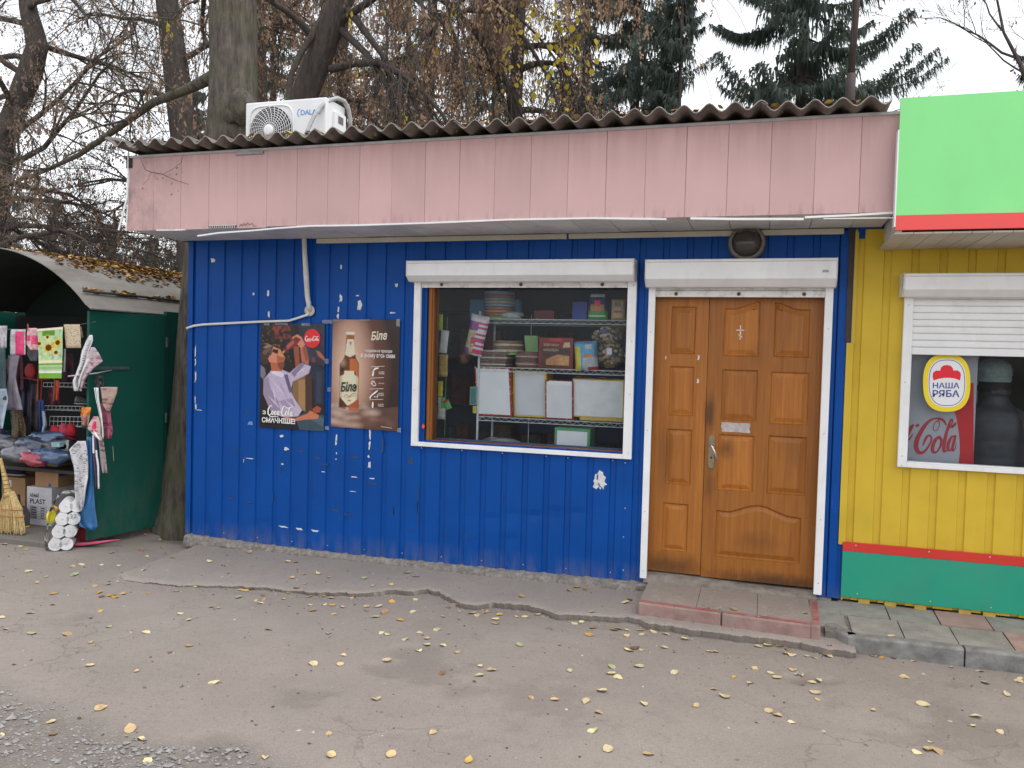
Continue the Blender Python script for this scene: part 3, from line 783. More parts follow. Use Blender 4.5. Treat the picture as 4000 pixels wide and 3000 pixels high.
# ---- shop window
win = MB()
wx0, wx1, wz0, wz1 = 1.594, 3.318, .983, 2.262
win.box(wx0, wx0+.056, -.034, -.004, wz0, wz1)
window = win.build('window_frame', white, kiosk, bevel=.004)
b = MB(); b.box(wx1-.064, wx1, -.034, -.004, wz0, wz1); b.build('guide_rail', white, window, bevel=.004)
b = MB(); b.box(wx0+.056, wx1-.064, -.032, -.006, wz0, wz0+.034); b.build('sill_rail', white, window, bevel=.003)
for z in (1.0, 1.42, 1.8, 2.2):
    screw(wx0+.02, z, -.034, window); screw(wx1-.022, z+.03, -.034, window)
def shutter_box(px_tl, px_tr, py_face, py_bot, cc, parent, Yf=-.172, end=.0):
    xl, zt_ = A(*cc(*px_tl), Yf); xr, zt2 = A(*cc(*px_tr), Yf); zt_ = (zt_+zt2)/2
    zf = A(*cc(px_tl[0], py_face), Yf)[1]; zl = A(*cc(px_tl[0], py_bot), -.12)[1]
    pr = [(0.0, zt_), (Yf+.006, zt_), (Yf, zt_-.006), (Yf, zf), (Yf+.055, zl), (0.0, zl)]
    s_ = MB(); s_.prism(pr, lambda q, t: (xl+(xr-xl)*t, q[0]-.004, q[1]), 0, 1)
    o = s_.build('shutter_box', white, parent, bevel=.003)
    e = MB(); e.prism([(q[0]*1.02-.002, q[1]+(.002 if q[1] > zf else -.002)) for q in pr], lambda q, t: (xr+.006*t, q[0]-.002, q[1]), 0, 1); e.build('end_cap', white_dirty, o, bevel=.002)
    e = MB(); e.prism([(q[0]*1.02-.002, q[1]+(.002 if q[1] > zf else -.002)) for q in pr], lambda q, t: (xl-.006*t, q[0]-.002, q[1]), 0, 1); e.build('end_cap', white_dirty, o, bevel=.002)
    g = MB(); g.box(xl+.004, xr-.004, Yf-.0052, Yf-.004, zt_-.021, zt_-.0185); g.build('seam', M('seam_shadow_line', (.25, .25, .26), .6, .1, 5), o)
    return o, xl, xr, zt_, zl
o, *_q = shutter_box((60, 78), (1805, 55), 190, 235, C6, window)
b = MB(); b.box(wx0+.058, wx1-.066, -.026, -.010, 2.213, 2.262); sb = b.build('shutter_end_slat', white_dirty, window, bevel=.003)
bm_ = MB(); bm_.lathe([(.013, 0), (.012, .006), (.007, .010)], (0, 0, 0), 10, 'y'); bolt_mesh = bm_.mesh('bolt'); bolt_mesh.materials.append(rust_m)
for x in (325, 937, 1565): piece('bolt', bolt_mesh, sb, (A(*C6(x, 248), -.03)[0], -.026, 2.236), (math.pi, 0, 0))
def wood(name, a, c, stains=(), rough=.42):
    m, nt, bs = _nt(name)
    n1 = noise(nt, 1, 7, .65, stretch=(46, 46, 1.6)); n2 = noise(nt, 2.4, 4, .5); n3 = noise(nt, 1, 4, .5, stretch=(150, 150, 5))
    col = mixrgb(nt, ramp(nt, n1, .32, .68), a, c)
    col = mixrgb(nt, ramp(nt, n2, .35, .7, 0, .5), col, [x*.78 for x in a])
    col = mixrgb(nt, ramp(nt, n3, .5, .75, 0, .35), col, [x*.55 for x in a])
    oi = nt.nodes.new('ShaderNodeObjectInfo'); hv = nt.nodes.new('ShaderNodeHueSaturation'); nt.links.new(ramp(nt, oi.outputs['Random'], 0, 1, .84, 1.14), hv.inputs['Value']); nt.links.new(col, hv.inputs['Color']); col = hv.outputs[0]
    ge = nt.nodes.new('ShaderNodeNewGeometry')
    for (cx, cz, rx, rz, amt) in stains:
        mp = nt.nodes.new('ShaderNodeMapping'); mp.vector_type = 'POINT'
        mp.inputs['Location'].default_value = (-cx/rx, 0, -cz/rz); mp.inputs['Scale'].default_value = (1/rx, 0, 1/rz)
        nt.links.new(ge.outputs['Position'], mp.inputs[0])
        ln = nt.nodes.new('ShaderNodeVectorMath'); ln.operation = 'LENGTH'; nt.links.new(mp.outputs[0], ln.inputs[0])
        d_ = mul(nt, ln.outputs['Value'], mul(nt, noise(nt, 11, 5, .65, stretch=(1, 1, .6), w=cx), 1.1), 'ADD')
        col = mixrgb(nt, ramp(nt, d_, .75, 1.5, amt, 0), col, (.05, .025, .012))
    nt.links.new(col, bs.inputs['Base Color']); bs.inputs['Roughness'].default_value = rough; bs.inputs['Specular IOR Level'].default_value = .35
    bump(nt, bs, n1, .12, .004)
    MATS[name] = m
    return m
wood_m = wood('varnished_window_wood', (.33, .12, .022), (.24, .075, .014))
b = MB(); b.box(1.692, 1.742, .022, .13, 1.017, 2.30); wf = b.build('window_casing', wood_m, kiosk, bevel=.006)
b = MB(); b.box(3.247, 3.262, .022, .13, 1.017, 2.30); b.build('casing_side', wood_m, wf)
b = MB(); b.box(1.742, 3.247, .022, .13, 1.0, 1.031); b.build('casing_sill', wood_m, wf)
b = MB(); b.box(1.742, 3.247, .022, .13, 2.25, 2.30); b.build('casing_head', wood_m, wf)
b = MB(); b.box(1.705, 1.728, .012, .022, 1.02, 2.25); b.build('casing_bead', wood_m, wf, bevel=.004)
b = MB(); b.box(1.742, 3.247, .052, .056, 1.031, 2.25); b.build('window_pane', glass_mat('window_glass', (.95, .97, .98), 1.20, .010, (.55, .6, .65)), kiosk)
# orange tag beside the casing
T = MB(); cx_, cz_ = A(*C6(185, 1354), -.006); T.prism([(cx_+.013*math.cos(a*.785)*(.8 if a % 2 else 1), cz_+.018*math.sin(a*.785)) for a in range(8)], lambda q, t: (q[0], t, q[1]), -.009, -.005); T.build('price_tag', M('orange_tag', (.85, .10, .03), .6, .05, 9), kiosk)

# ---- door
dxl, dxr = 3.405, 4.628
b = MB(); b.box(dxl, dxl+.048, -.036, -.004, .135, 2.25); jamb = b.build('door_rail', white, kiosk, bevel=.004)
b = MB(); b.box(dxr-.052, dxr, -.036, -.004, .148, 2.25); jamb2 = b.build('door_rail', white, kiosk, bevel=.004)
for z in (.19, .62, 1.2, 1.9):
    screw(dxl+.022, z, -.036, jamb); screw(dxr-.024, z+.04, -.036, jamb2)
o, *_q = shutter_box((133, 172), (931, 170), 256, 290, C7, kiosk)
box_x1, box_zt = _q[1], _q[2]
T = MB(); zz = _q[3]+.09
T.box(box_x1-.085, box_x1-.048, -.1795, -.178, zz, zz+.016); T.build('maker_label', M('small_grey_label', (.35, .36, .38), .5, .3, 200), o)
for i in range(4):
    z0 = 2.245-.03*i-.022; b = MB(); yo = -.022
    b.prism([(0, z0), (-.008, z0+.004), (-.010, z0+.013), (-.006, z0+.024), (0, z0+.027)], lambda q, t: (dxl+.048+(dxr-dxl-.10)*t, q[0]+yo, q[1]), 0, 1)
    if i < 2: b.build('shutter_slat', white_dirty, kiosk)
b = MB(); b.box(dxl+.049, dxr-.053, -.032, -.014, 2.148, 2.192); es = b.build('shutter_end_slat', white_dirty, kiosk, bevel=.003)
for x in (258, 520, 793): piece('bolt', bolt_mesh, es, (A(*C7(x, 322), -.03)[0], -.032, 2.17), (math.pi, 0, 0))
for x in (215, 235, 838, 856): screw(A(*C7(x, 320), -.03)[0], 2.168, -.032, es)
hx, hz = A(*C7(400, 960), .06)
door_wood = wood('varnished_door_wood', (.46, .172, .027), (.29, .090, .016),
                 stains=((hx-.01, hz+.24, .05, .17, .75), (hx+.12, hz+.0, .07, .10, .6), (hx, hz-.25, .05, .2, .5), (3.60, .22, .34, .13, .7), (4.3, .18, .50, .09, .8), (4.15, 1.75, .10, .12, .18), (4.42, 1.1, .12, .2, .2), (4.2, .45, .2, .1, .3), (3.55, 1.0, .1, .4, .3)))
DY = .06
def inset(poly, d):
    P = np.array(poly); n_ = len(P); out = []
    area = sum(P[i][0]*P[(i+1) % n_][1]-P[(i+1) % n_][0]*P[i][1] for i in range(n_))
    sg = 1 if area > 0 else -1
    for i in range(n_):
        a, b_, c = P[i-1], P[i], P[(i+1) % n_]
        e1 = (b_-a)/np.linalg.norm(b_-a); e2 = (c-b_)/np.linalg.norm(c-b_)
        n1 = sg*np.array([-e1[1], e1[0]]); n2 = sg*np.array([-e2[1], e2[0]])
        m_ = n1+n2; m_ /= np.linalg.norm(m_); k = d/max(.35, float(m_@n1))
        out.append(tuple(b_+m_*k))
    return out
def door_leaf(x0, x1, z0, z1, holes, name='door_leaf'):
    loops_ = [[(x0, z0), (x1, z0), (x1, z1), (x0, z1)]]+holes
    flat_ = [p for lp in loops_ for p in lp]
    m_ = MB(); m_.add([(x, DY, z) for x, z in flat_], [tuple(t) for t in tessellate_polygon([[Vector((x, z, 0)) for x, z in lp] for lp in loops_])])
    for lp in holes:
        n_ = len(lp); m_.add([(x, DY, z) for x, z in lp]+[(x, DY+.016, z) for x, z in lp], [(i, (i+1) % n_, n_+(i+1) % n_, n_+i) for i in range(n_)])
    m_.box(x0, x1, DY+.016, DY+.045, z0, z1)
    m_.add([(x0, DY, z0), (x0, DY, z1), (x0, DY+.016, z1), (x0, DY+.016, z0)], [(0, 1, 2, 3)]); m_.add([(x1, DY, z0), (x1, DY, z1), (x1, DY+.016, z1), (x1, DY+.016, z0)], [(0, 1, 2, 3)])
    leaf = m_.build(name, door_wood, kiosk, recalc=False)
    for h in holes:
        p = MB(); n_ = len(h); loops = [(inset(h, .0015), DY+.002), (inset(h, .010), DY+.012), (inset(h, .014), DY+.012), (inset(h, .044), DY+.001), (inset(h, .047), DY+.001)]
        vv_ = [(x, y, z) for lp, y in loops for x, z in lp]
        f_ = [(k*n_+i, k*n_+(i+1) % n_, (k+1)*n_+(i+1) % n_, (k+1)*n_+i) for k in range(len(loops)-1) for i in range(n_)]
        f_ += [tuple((len(loops)-1)*n_+i for i in t) for t in tessellate_polygon([[Vector((x, z, 0)) for x, z in loops[-1][0]]])]
        p.add(vv_, f_); p.build('door_panel', door_wood, leaf, recalc=True)
    return leaf
def rect(l, r, t, bt):
    xa_ = A(*C7(l, (t+bt)/2), DY)[0]; xb_ = A(*C7(r, (t+bt)/2), DY)[0]; z1 = A(*C7((l+r)/2, t), DY)[1]; z0 = A(*C7((l+r)/2, bt), DY)[1]
    return xa_, xb_, z0, z1
def rc(*a):
    xa_, xb_, z0, z1 = rect(*a); return [(xa_, z0), (xb_, z0), (xb_, z1), (xa_, z1)]
lh = [rc(237, 340, 372, 570), rc(229, 331, 622, 828), rc(216, 321, 884, 1116), rc(201, 306, 1194, 1394)]
leaf_l = door_leaf(3.448, 3.820, .176, 2.20, lh)
def arched(l, r, t, bt, prof):
    xa_, xb_, z0, z1 = rect(l, r, t, bt)
    return [(xa_, z0), (xb_, z0)]+[(xb_+(xa_-xb_)*q, z1+dz) for q, dz in prof]
rise_r = [(0, .05), (.12, .047), (.3, .032), (.5, .012), (.72, .0), (1, 0)]
rh = [arched(458, 606, 380, 580, rise_r), arched(668, 816, 384, 584, [(1-q, dz) for q, dz in rise_r][::-1]),
      rc(448, 597, 636, 848), rc(652, 810, 646, 865), rc(432, 582, 908, 1142), rc(640, 800, 914, 1158),
      arched(422, 778, 1230, 1432, [(0, -.02), (.15, -.012), (.28, .012), (.4, .040), (.5, .048), (.6, .040), (.72, .012), (.85, -.012), (1, -.01)])]
leaf_r = door_leaf(3.824, 4.586, .168, 2.20, rh)
b = MB(); b.box(3.8195, 3.8245, DY+.03, DY+.05, .17, 2.2); b.build('leaf_gap', dark, kiosk)
b = MB(); b.box(3.43, 4.60, DY+.047, DY+.06, .15, 2.22); b.build('door_backing', dark, kiosk)
# door reveals
rv = M('reveal_dark_wood', (.10, .045, .015), .6, .2, 20)
b = MB(); b.box(3.44, 3.4475, .0, .12, .15, 2.22); b.build('door_reveal', rv, kiosk)
b = MB(); b.box(4.5865, 4.594, .0, .12, .15, 2.22); b.build('door_reveal', rv, kiosk)
# handle with long plate
brass = M('worn_brass', (.26, .22, .15), .4, .2, 40, metal=.7)
px0, pz1 = A(*C7(395, 908), DY); px1, pz0 = A(*C7(416, 1050), DY); pc = (px0+px1)/2; pw_ = (px1-px0)/2
h = MB(); pr = [(pc-pw_, pz0+pw_), (pc-pw_*.6, pz0+.003), (pc, pz0), (pc+pw_*.6, pz0+.003), (pc+pw_, pz0+pw_), (pc+pw_, pz1-pw_), (pc+pw_*.6, pz1-.003), (pc, pz1), (pc-pw_*.6, pz1-.003), (pc-pw_, pz1-pw_)]
h.prism(pr, lambda q, t: (q[0], t, q[1]), DY-.009, DY); hp = h.build('handle_plate', brass, leaf_r, bevel=.003)
h = MB(); hx0, hz0 = A(*C7(405, 948), DY); hx1, hz1 = A(*C7(434, 1018), DY-.05)
h.tube([(hx0, DY-.006, hz0), (hx0, DY-.045, hz0), (hx0+.012, DY-.052, hz0-.012), (hx1, DY-.050, hz1)], [.008, .008, .0085, .0065], 8); h.build('lever', M('bright_lever_metal', (.6, .6, .6), .25, .1, 30, metal=.8), leaf_r, smooth=True)
h = MB(); h.lathe([(.007, 0), (.007, .004), (.004, .004)], (pc, DY-.013, (pz0+pz1)/2-.04), 10, 'y'); h.build('keyhole', dark, leaf_r)
# chalk cross and paper notice
ch = M('chalk', (.75, .74, .72), .9, .2, 120)
V, F = stroke2d([[(0, 0, .006), (.001, -.05, .007), (.0, -.10, .005)], [(-.026, -.034, .005), (.0, -.034, .006), (.028, -.034, .005)], [(-.012, -.066, .005), (.002, -.072, .006), (.014, -.084, .005)]])
x_, z_ = A(*C7(527, 450), DY); T = MB(); T.add([(x_+a, DY-.0007, z_+c) for a, c in V], F); T.build('chalk_cross', ch, leaf_r, recalc=False)
x_, z_ = A(*C7(506, 877), DY); T = MB(); n_ = 24; pp = []
for i in range(n_):
    a = 2*math.pi*i/n_; r = 1/max(abs(math.cos(a)), abs(math.sin(a))); pp.append((x_+.098*r*math.cos(a)*RNG.uniform(.93, 1.02), DY-.0012, z_+.034*r*math.sin(a)*RNG.uniform(.9, 1.03)))
T.add(pp, [tuple(range(n_))]); T.build('faded_notice', M('faded_paper', (.48, .44, .42), .8, .2, 30, dirt=(.3, .26, .24), dirt_amt=.6, dirt_scale=30), leaf_r, recalc=False)
for x, y, w, hh in ((352, 585, 12, 22), (349, 683, 12, 20), (215, 585, 7, 16)):
    x_, z_ = A(*C7(x, y), DY); T = MB(); T.add([(x_+dx*w/1.07/560, DY-.0007, z_+dz*hh/1.07/560) for dx, dz in ((-.5, -.4), (.1, -.5), (.4, -.1), (.3, .5), (-.4, .4), (-.2, 0))], [(0, 1, 2, 3, 4, 5)]); T.build('paper_scrap', resid, leaf_l, recalc=False)
# threshold
tm_ = M('worn_sill_metal', (.24, .21, .185), .7, .25, 14, dirt=(.08, .06, .05), dirt_amt=.6, dirt_scale=10)
b = MB(); b.grid(lambda a, c: (3.43+1.17*a, [-.03, -.026, .0, .03, .10][round(c*4)], [.10, .135, .148, .155, .16][round(c*4)]+.008*math.sin(a*5+1)-.004*a), 24, 4); b.build('threshold', tm_, kiosk, autosmooth=40)
# ---- bulkhead lamp
lx, lz = A(1613, 524, -.05)
lr = MB(); lr.lathe([(.122, 0), (.125, -.02), (.120, -.05), (.106, -.062), (.096, -.055), (.094, -.03)], (lx, -.004, lz), 28, 'y'); lamp = lr.build('wall_lamp', M('grimy_lamp_rim', (.20, .18, .155), .6, .25, 30), kiosk, smooth=True)
g_ = MB(); g_.lathe([(.095, -.040), (.09, -.065), (.07, -.090), (.04, -.104), (.01, -.108)], (lx, -.004, lz-.004), 28, 'y'); g_.build('lamp_glass', M('smoked_lamp_glass', (.06, .055, .05), .15, .2, 12, spec=.5), lamp, smooth=True)
for i in range(3):
    g_ = MB(); g_.tube([(lx-.07+.01*i+.14*t/6-.02*i*t/6, -.07-.006*i, lz+.052+.014*i+.012*math.sin(math.pi*t/6)) for t in range(7)], .004, 5); g_.build('guard_rib', M('grimy_lamp_rim', None), lamp)
# ---- insulated pipe and cable conduit
T = MB(); T.tube([A3(657, 505, -.04), A3(658, 540, -.04), A3(661, 590, -.04), A3(664, 640, -.04), A3(668, 662, -.035), A3(672, 672, 0.)], [.020, .019, .022, .020, .019, .019], 12)
M('pipe_wrap', (.60, .60, .58), .6, .1, 12, dirt=(.35, .33, .3), dirt_amt=.4, bmp=.4, bscale=30)
pw = T.build('pipe', MATS['pipe_wrap'], kiosk, smooth=True)
rx, rz_ = A(669, 671, -.01); T = MB(); T.lathe([(.030, 0), (.046, 0), (.044, .008), (.030, .010)], (rx, -.014, rz_), 24, 'y'); T.build('wall_rosette', M('yellowed_pvc', None), kiosk, smooth=True)
T = MB(); T.tube([A3(669, 674, -.01), A3(664, 680, -.03), A3(640, 688, -.028), A3(624, 693, -.022), A3(560, 695, -.02), A3(500, 698, -.02), A3(440, 701, -.02), A3(418, 704, -.02), (KX0-.01, -.02, A(407, 709)[1]), (KX0-.024, .01, A(407, 712)[1]), (KX0-.024, .4, A(407, 718)[1])], .0105, 8); T.build('cable_conduit', M('white_conduit', (.66, .67, .67), .45, .06, 8), kiosk, smooth=True)
# dark steel strip on the joint with the neighbour
b = MB(); b.box(4.712, 4.742, -.022, -.012, 1.858, SOFZ-.004); b.build('joint_strip', M('dark_brown_steel', (.045, .03, .022), .6, .2, 10), kiosk)

# ---- concrete doorstep with red kerbs
step = thing('doorstep', 'low concrete doorstep with worn red painted edge before the wooden door', 'step', (4.0, -.3, 0))
redc = M('worn_red_concrete', (.30, .19, .17), .9, .2, 12, dirt=(.30, .25, .225), dirt_amt=.9, dirt_scale=9, bmp=.4, bscale=50)
M('red_paint', (.30, .10, .09), .8, .3, 14, dirt=(.29, .23, .205), dirt_amt=.9, dirt_scale=11)
SZ = .112
f0, f1 = G(1378, 1300, SZ), G(1752, 1350, SZ)
def block(p0, p1, d0, d1, z0, z1, name, mat, par, bv=.012):
    p0 = np.array(p0); p1 = np.array(p1); d = (p1-p0)/np.linalg.norm(p1-p0); n_ = np.array([-d[1], d[0]])
    q = [p0+n_*d0, p1+n_*d0, p1+n_*d1, p0+n_*d1]
    k = MB(); k.hexa([(*v, z0) for v in q]+[(*v, z1) for v in q]); return k.build(name, mat, par, bevel=bv)
mid = ((f0[0]+f1[0])/2, (f0[1]+f1[1])/2)
fa = np.array(f0); fb = np.array(f1); fm = np.array(mid)
for p, q in ((fa, fm-(.003, 0)), (fm+(.003, 0), fb)):
    kb_ = block(p, q, 0, .055, -.05, SZ, 'kerb_stone', redc, step)
    k = block(p+(.006, 0), q-(.006, 0), .008, .05, SZ, SZ+.0015, 'paint_band', MATS['red_paint'], kb_, 0)
kb_ = block((fb[0]+.056, fb[1]+.0), (fb[0]+.075, -.03), 0, .06, -.05, SZ, 'kerb_stone', redc, step)
block((fb[0]+.05, fb[1]+.02), (fb[0]+.068, -.04), .0, .038, SZ, SZ+.0015, 'paint_band', MATS['red_paint'], kb_, 0)
def step_mat():
    m, nt, bs = _nt('step_slab')
    vo = nt.nodes.new('ShaderNodeTexVoronoi'); vo.feature = 'DISTANCE_TO_EDGE'; vo.inputs['Scale'].default_value = 17
    ge = nt.nodes.new('ShaderNodeNewGeometry'); nt.links.new(ge.outputs['Position'], vo.inputs['Vector'])
    ln = ramp(nt, vo.outputs['Distance'], .0, .06, 1, 0)
    c = mixrgb(nt, ramp(nt, noise(nt, 5, 5), .3, .7), (.285, .24, .21), (.235, .20, .175))
    c = mixrgb(nt, mul(nt, ln, .45), c, (.37, .33, .29))
    nt.links.new(c, bs.inputs['Base Color']); bs.inputs['Roughness'].default_value = .9
    bump(nt, bs, ln, .35, -.006)
    MATS['step_slab'] = m
    return m
ssm = step_mat()
sx = [fa[0]+.0, fa[0]+.37, fa[0]+.75, fb[0]+.012]
for a, c in zip(sx[:-1], sx[1:]):
    ya0 = fa[1]+(fb[1]-fa[1])*(a-fa[0])/(fb[0]-fa[0])+.062
    yb0 = fa[1]+(fb[1]-fa[1])*(c-fa[0])/(fb[0]-fa[0])+.062
    k = MB(); k.hexa([(a+.001, ya0-.004, -.05), (c-.001, yb0-.004, -.05), (c-.001, -.025, -.05), (a+.001, -.025, -.05), (a+.001, ya0-.004, SZ-.004), (c-.001, yb0-.004, SZ-.004), (c-.001, -.025, SZ+.004), (a+.001, -.025, SZ+.004)]); k.build('paving_slab', ssm, step, bevel=.003)

# ---- air conditioner on the roof
ac = thing('air_conditioner', 'white air conditioner outdoor unit standing on the corrugated roof', 'air conditioner', (.46, .05, 3.2))
acw = M('ac_white', (.76, .77, .79), .4, .04, 5)
ax0, ax1, ay0, ay1, az0, az1 = .095, .838, -.1, .2, 3.235, 3.706
b = MB(); b.box(ax0, ax1, ay0, ay1, az0, az1); body = b.build('casing', acw, ac, bevel=.012)
gcx, gcz, gr = A(586, 282, ay0)[0], 3.462, .196
b = MB(); b.lathe([(gr, 0), (gr*.98, .002)], (gcx, ay0-.0035, gcz), 40, 'y'); b.build('fan_opening', M('fan_dark', (.05, .05, .052), .8, .2, 10), ac)
gm = M('grille_wire', (.70, .71, .72), .45, .03, 9)
b = MB()
for i in range(9):
    r = .05+.0182*i
    b.tube([(gcx+r*math.cos(a*math.pi/18), ay0-.012-.02*(1-(r/gr)**2), gcz+r*math.sin(a*math.pi/18)) for a in range(37)], .0024, 4, cap=False)
b.build('grille_ring', gm, ac)
b = MB()
for i in range(28):
    b.tube([(gcx+r*math.cos(i*math.pi/14+r*2.6), ay0-.013-.02*(1-(r/gr)**2), gcz+r*math.sin(i*math.pi/14+r*2.6)) for r in np.linspace(.04, gr+.004, 7)], .0024, 4)
b.build('grille_spoke', gm, ac)
b = MB(); b.lathe([(.044, 0), (.043, -.014), (.030, -.018)], (gcx, ay0-.032, gcz), 20, 'y'); b.build('fan_hub', acw, ac, smooth=True)
b = MB()
rr0 = .205
ring = [(gcx+rr0*math.copysign(min(1, abs(math.cos(t))**.45), math.cos(t)), gcz+rr0*math.copysign(min(1, abs(math.sin(t))**.45), math.sin(t))) for t in np.linspace(0, 2*math.pi, 41)[:-1]]
b.tube([(x, ay0-.004, z) for x, z in ring]+[(ring[0][0], ay0-.004, ring[0][1])], .006, 5, cap=False); b.build('grille_frame', acw, ac, smooth=True)
b = MB(); b.box(ax1-.002, ax1+.028, ay0+.10, ay1-.03, az0+.06, az1-.08); b.build('valve_cover', acw, ac, bevel=.008)
b = MB(); b.box(ax1+.0285, ax1+.030, ay0+.14, ay0+.22, az1-.17, az1-.11); b.build('grip_recess', M('recess_shadow', (.16, .13, .12), .8, .1, 9), ac)
for x in (ax0+.1, ax1-.14):
    b = MB(); b.box(x, x+.05, ay0+.02, ay1-.02, 3.19, az0+.002); b.build('foot', M('foot_grey', (.25, .25, .25), .6, .1, 9), ac)
x0_, z0_ = A(648, 246, ay0-.002)
V, F = text2d('DALAC', .058, .012, .0, .95)
b = MB(); b.add([(x0_+.006+a, ay0-.0016, z0_-.012+c) for a, c in V], F); b.build('lettering', M('logo_blue', (.06, .25, .62), .5, .03, 9), ac, recalc=False)
V, F = stroke2d([[(.020, -.010, .007), (.004, .004, .008), (.0, .024, .009), (.010, .044, .008), (.028, .050, .006)]])
b = MB(); b.add([(x0_+a*.8-.022, ay0-.0016, z0_-.012+c) for a, c in V], F); b.build('emblem', MATS['logo_blue'], ac, recalc=False)
C9 = crop(900, 0, 1.843)
T = MB(); pts = [A3(*C9(540, 985), -.22), A3(*C9(560, 930), -.21), A3(*C9(600, 840), -.17), A3(*C9(655, 765), -.12), A3(*C9(715, 722), -.04), A3(*C9(770, 706), .05), A3(*C9(820, 728), .14), A3(*C9(852, 790), .2), A3(*C9(863, 870), .23), A3(*C9(862, 940), .24)]
T.tube(pts, .017, 10)
tag(T.build('insulated_pipe', M('pipe_wrap_grey', (.40, .40, .41), .6, .15, 25, bmp=.5, bscale=45), None, smooth=True), 'grey wrapped refrigerant pipe arching over the air conditioner', 'pipe')

# ================================================================== THE YELLOW KIOSK
yk = thing('yellow_kiosk', 'yellow metal-sheet kiosk with green and red fascia', 'kiosk', (6.8, 1.2, 0))
yellow = sheet_paint('yellow_paint', (.63, .44, .045), .45, grime=(.45, .33, .08), scuff=(.45, .30, .03), zlow=.3, zhigh=.6)
YR = dict(r0=4.955, pitch=.165, half=.019, slope=.006, depth=.012)
ye = 9.0
def ysheet(x0, x1, z0, z1, y=0.):
    return sheet('wall_sheet', x0, x1, z0, z1, yellow, yk, y=y, **YR)
ysheet(4.753, 5.10, .12, 2.60); ysheet(5.10, 6.70, .12, 1.075); ysheet(5.10, 6.70, 2.2, 2.60); ysheet(6.70, ye, .12, 2.60)
b = MB(); b.box(4.722, 4.765, -.013, -.003, .50, 1.850); b.build('corner_flashing', yellow, yk)
b = MB(); b.box(4.75, 4.772, -.0055, -.0035, 1.85, 2.585); b.build('corner_flashing', yellow, yk)
for x0, x1, z0, z1, n_, m_ in ((4.749, 5.86, .152, .459, 'plinth_panel', M('teal_laminate', (.015, .31, .20), .45, .06, 3, dirt=(.1, .2, .15), dirt_amt=.25)), (5.863, 6.98, .152, .459, 'plinth_panel', MATS['teal_laminate']), (6.983, ye, .152, .459, 'plinth_panel', MATS['teal_laminate']),
                              (4.749, ye, .4605, .521, 'plinth_stripe', M('red_laminate', (.60, .035, .025), .45, .06, 3))):
    b = MB(); b.box(x0, x1, -.022, -.008, z0, z1); b.build(n_, m_, yk, bevel=.0015)
for x in (4.83, 5.27, 5.62, 5.95): screw(x, .503, -.022, yk); screw(x+.02, .18, -.022, yk)
for x in (4.86, 5.02, 5.2, 5.46, 5.60, 5.85):
    b = MB(); b.box(x, x+.07, -.015, .02, .11, .148); b.build('shim', M('shim_wood', (.45, .30, .06), .8, .2, 20), yk)
b = MB(); b.box(4.76, ye, .0, .06, .03, .13); b.build('footing', dark, yk)
for bx in ((4.76, ye, 2.55, 2.6, .05, 3.0, 'rear_wall'), (ye-.03, ye, .02, 2.55, .05, 3.0, 'side_wall')):
    b = MB(); b.box(bx[0], bx[1], bx[2], bx[3], bx[4], bx[5]); b.build(bx[6], yellow, yk)
yin = M('neighbour_interior', (.10, .09, .085), .8, .2, 3)
for bx in ((4.77, ye-.04, 1.9, 1.93, .1, 2.4, 'inner_back_wall'), (4.77, 4.79, .06, 1.9, .1, 2.4, 'inner_side_wall'), (4.77, ye-.04, .04, 1.93, .03, .12, 'floor'), (4.77, ye-.04, .04, 1.93, 2.4, 2.44, 'ceiling')):
    b = MB(); b.box(*bx[:6]); b.build(bx[6], yin, yk)
b = MB()
for x0, x1, z0, z1 in ((4.79, 5.11, .12, 2.4), (6.64, 8.9, .12, 2.4), (5.11, 6.64, .12, 1.07), (5.11, 6.64, 2.2, 2.4)): b.box(x0, x1, .03, .04, z0, z1)
b.build('inner_front_wall', yin, yk)
# fascia
gsm = M('green_sign', (.25, .76, .27), .42, .05, 1.5, dirt=(.22, .62, .22), dirt_amt=.3, dirt_stretch=(1, 1, .3)); rsm = M('red_sign', (.80, .085, .08), .42, .03, 2)
for x0, x1 in ((4.893, 6.40), (6.402, ye)):
    b = MB(); b.box(x0, x1, -.72, -.70, 2.566, 3.23); b.build('sign_panel', gsm, yk)
    b = MB(); b.box(x0, x1, -.722, -.70, 2.482, 2.565); b.build('sign_stripe', rsm, yk)
b = MB(); b.box(4.885, 4.8925, -.724, -.66, 2.50, 3.05); b.build('edge_trim', white, yk)
b = MB(); b.box(4.926, 4.93, -.70, .0, 2.47, 3.2); b.build('cheek_board', white_dirty, yk)
b = MB(); b.box(4.93, ye, -.70, 2.5, 3.18, 3.2); b.build('roof', MATS['dull_zinc'], yk)
sl_m = M('soffit_slat_beige', (.52, .49, .43), .55, .06, 4, rnd=.05)
q = MB(); q.box(0, .0965, 0, .69, 0, .01); qm = q.mesh('soffit_slat'); qm.materials.append(sl_m)
q2 = MB(); q2.box(4.93, ye, -.70, 0, 2.478, 2.482); ys = q2.build('soffit', dark, yk)
for i in range(40): piece('soffit_slat', qm, ys, (4.895+i*.1, -.70, 2.462), (RAD(.3)*RNG.uniform(-1, 1), 0, 0))
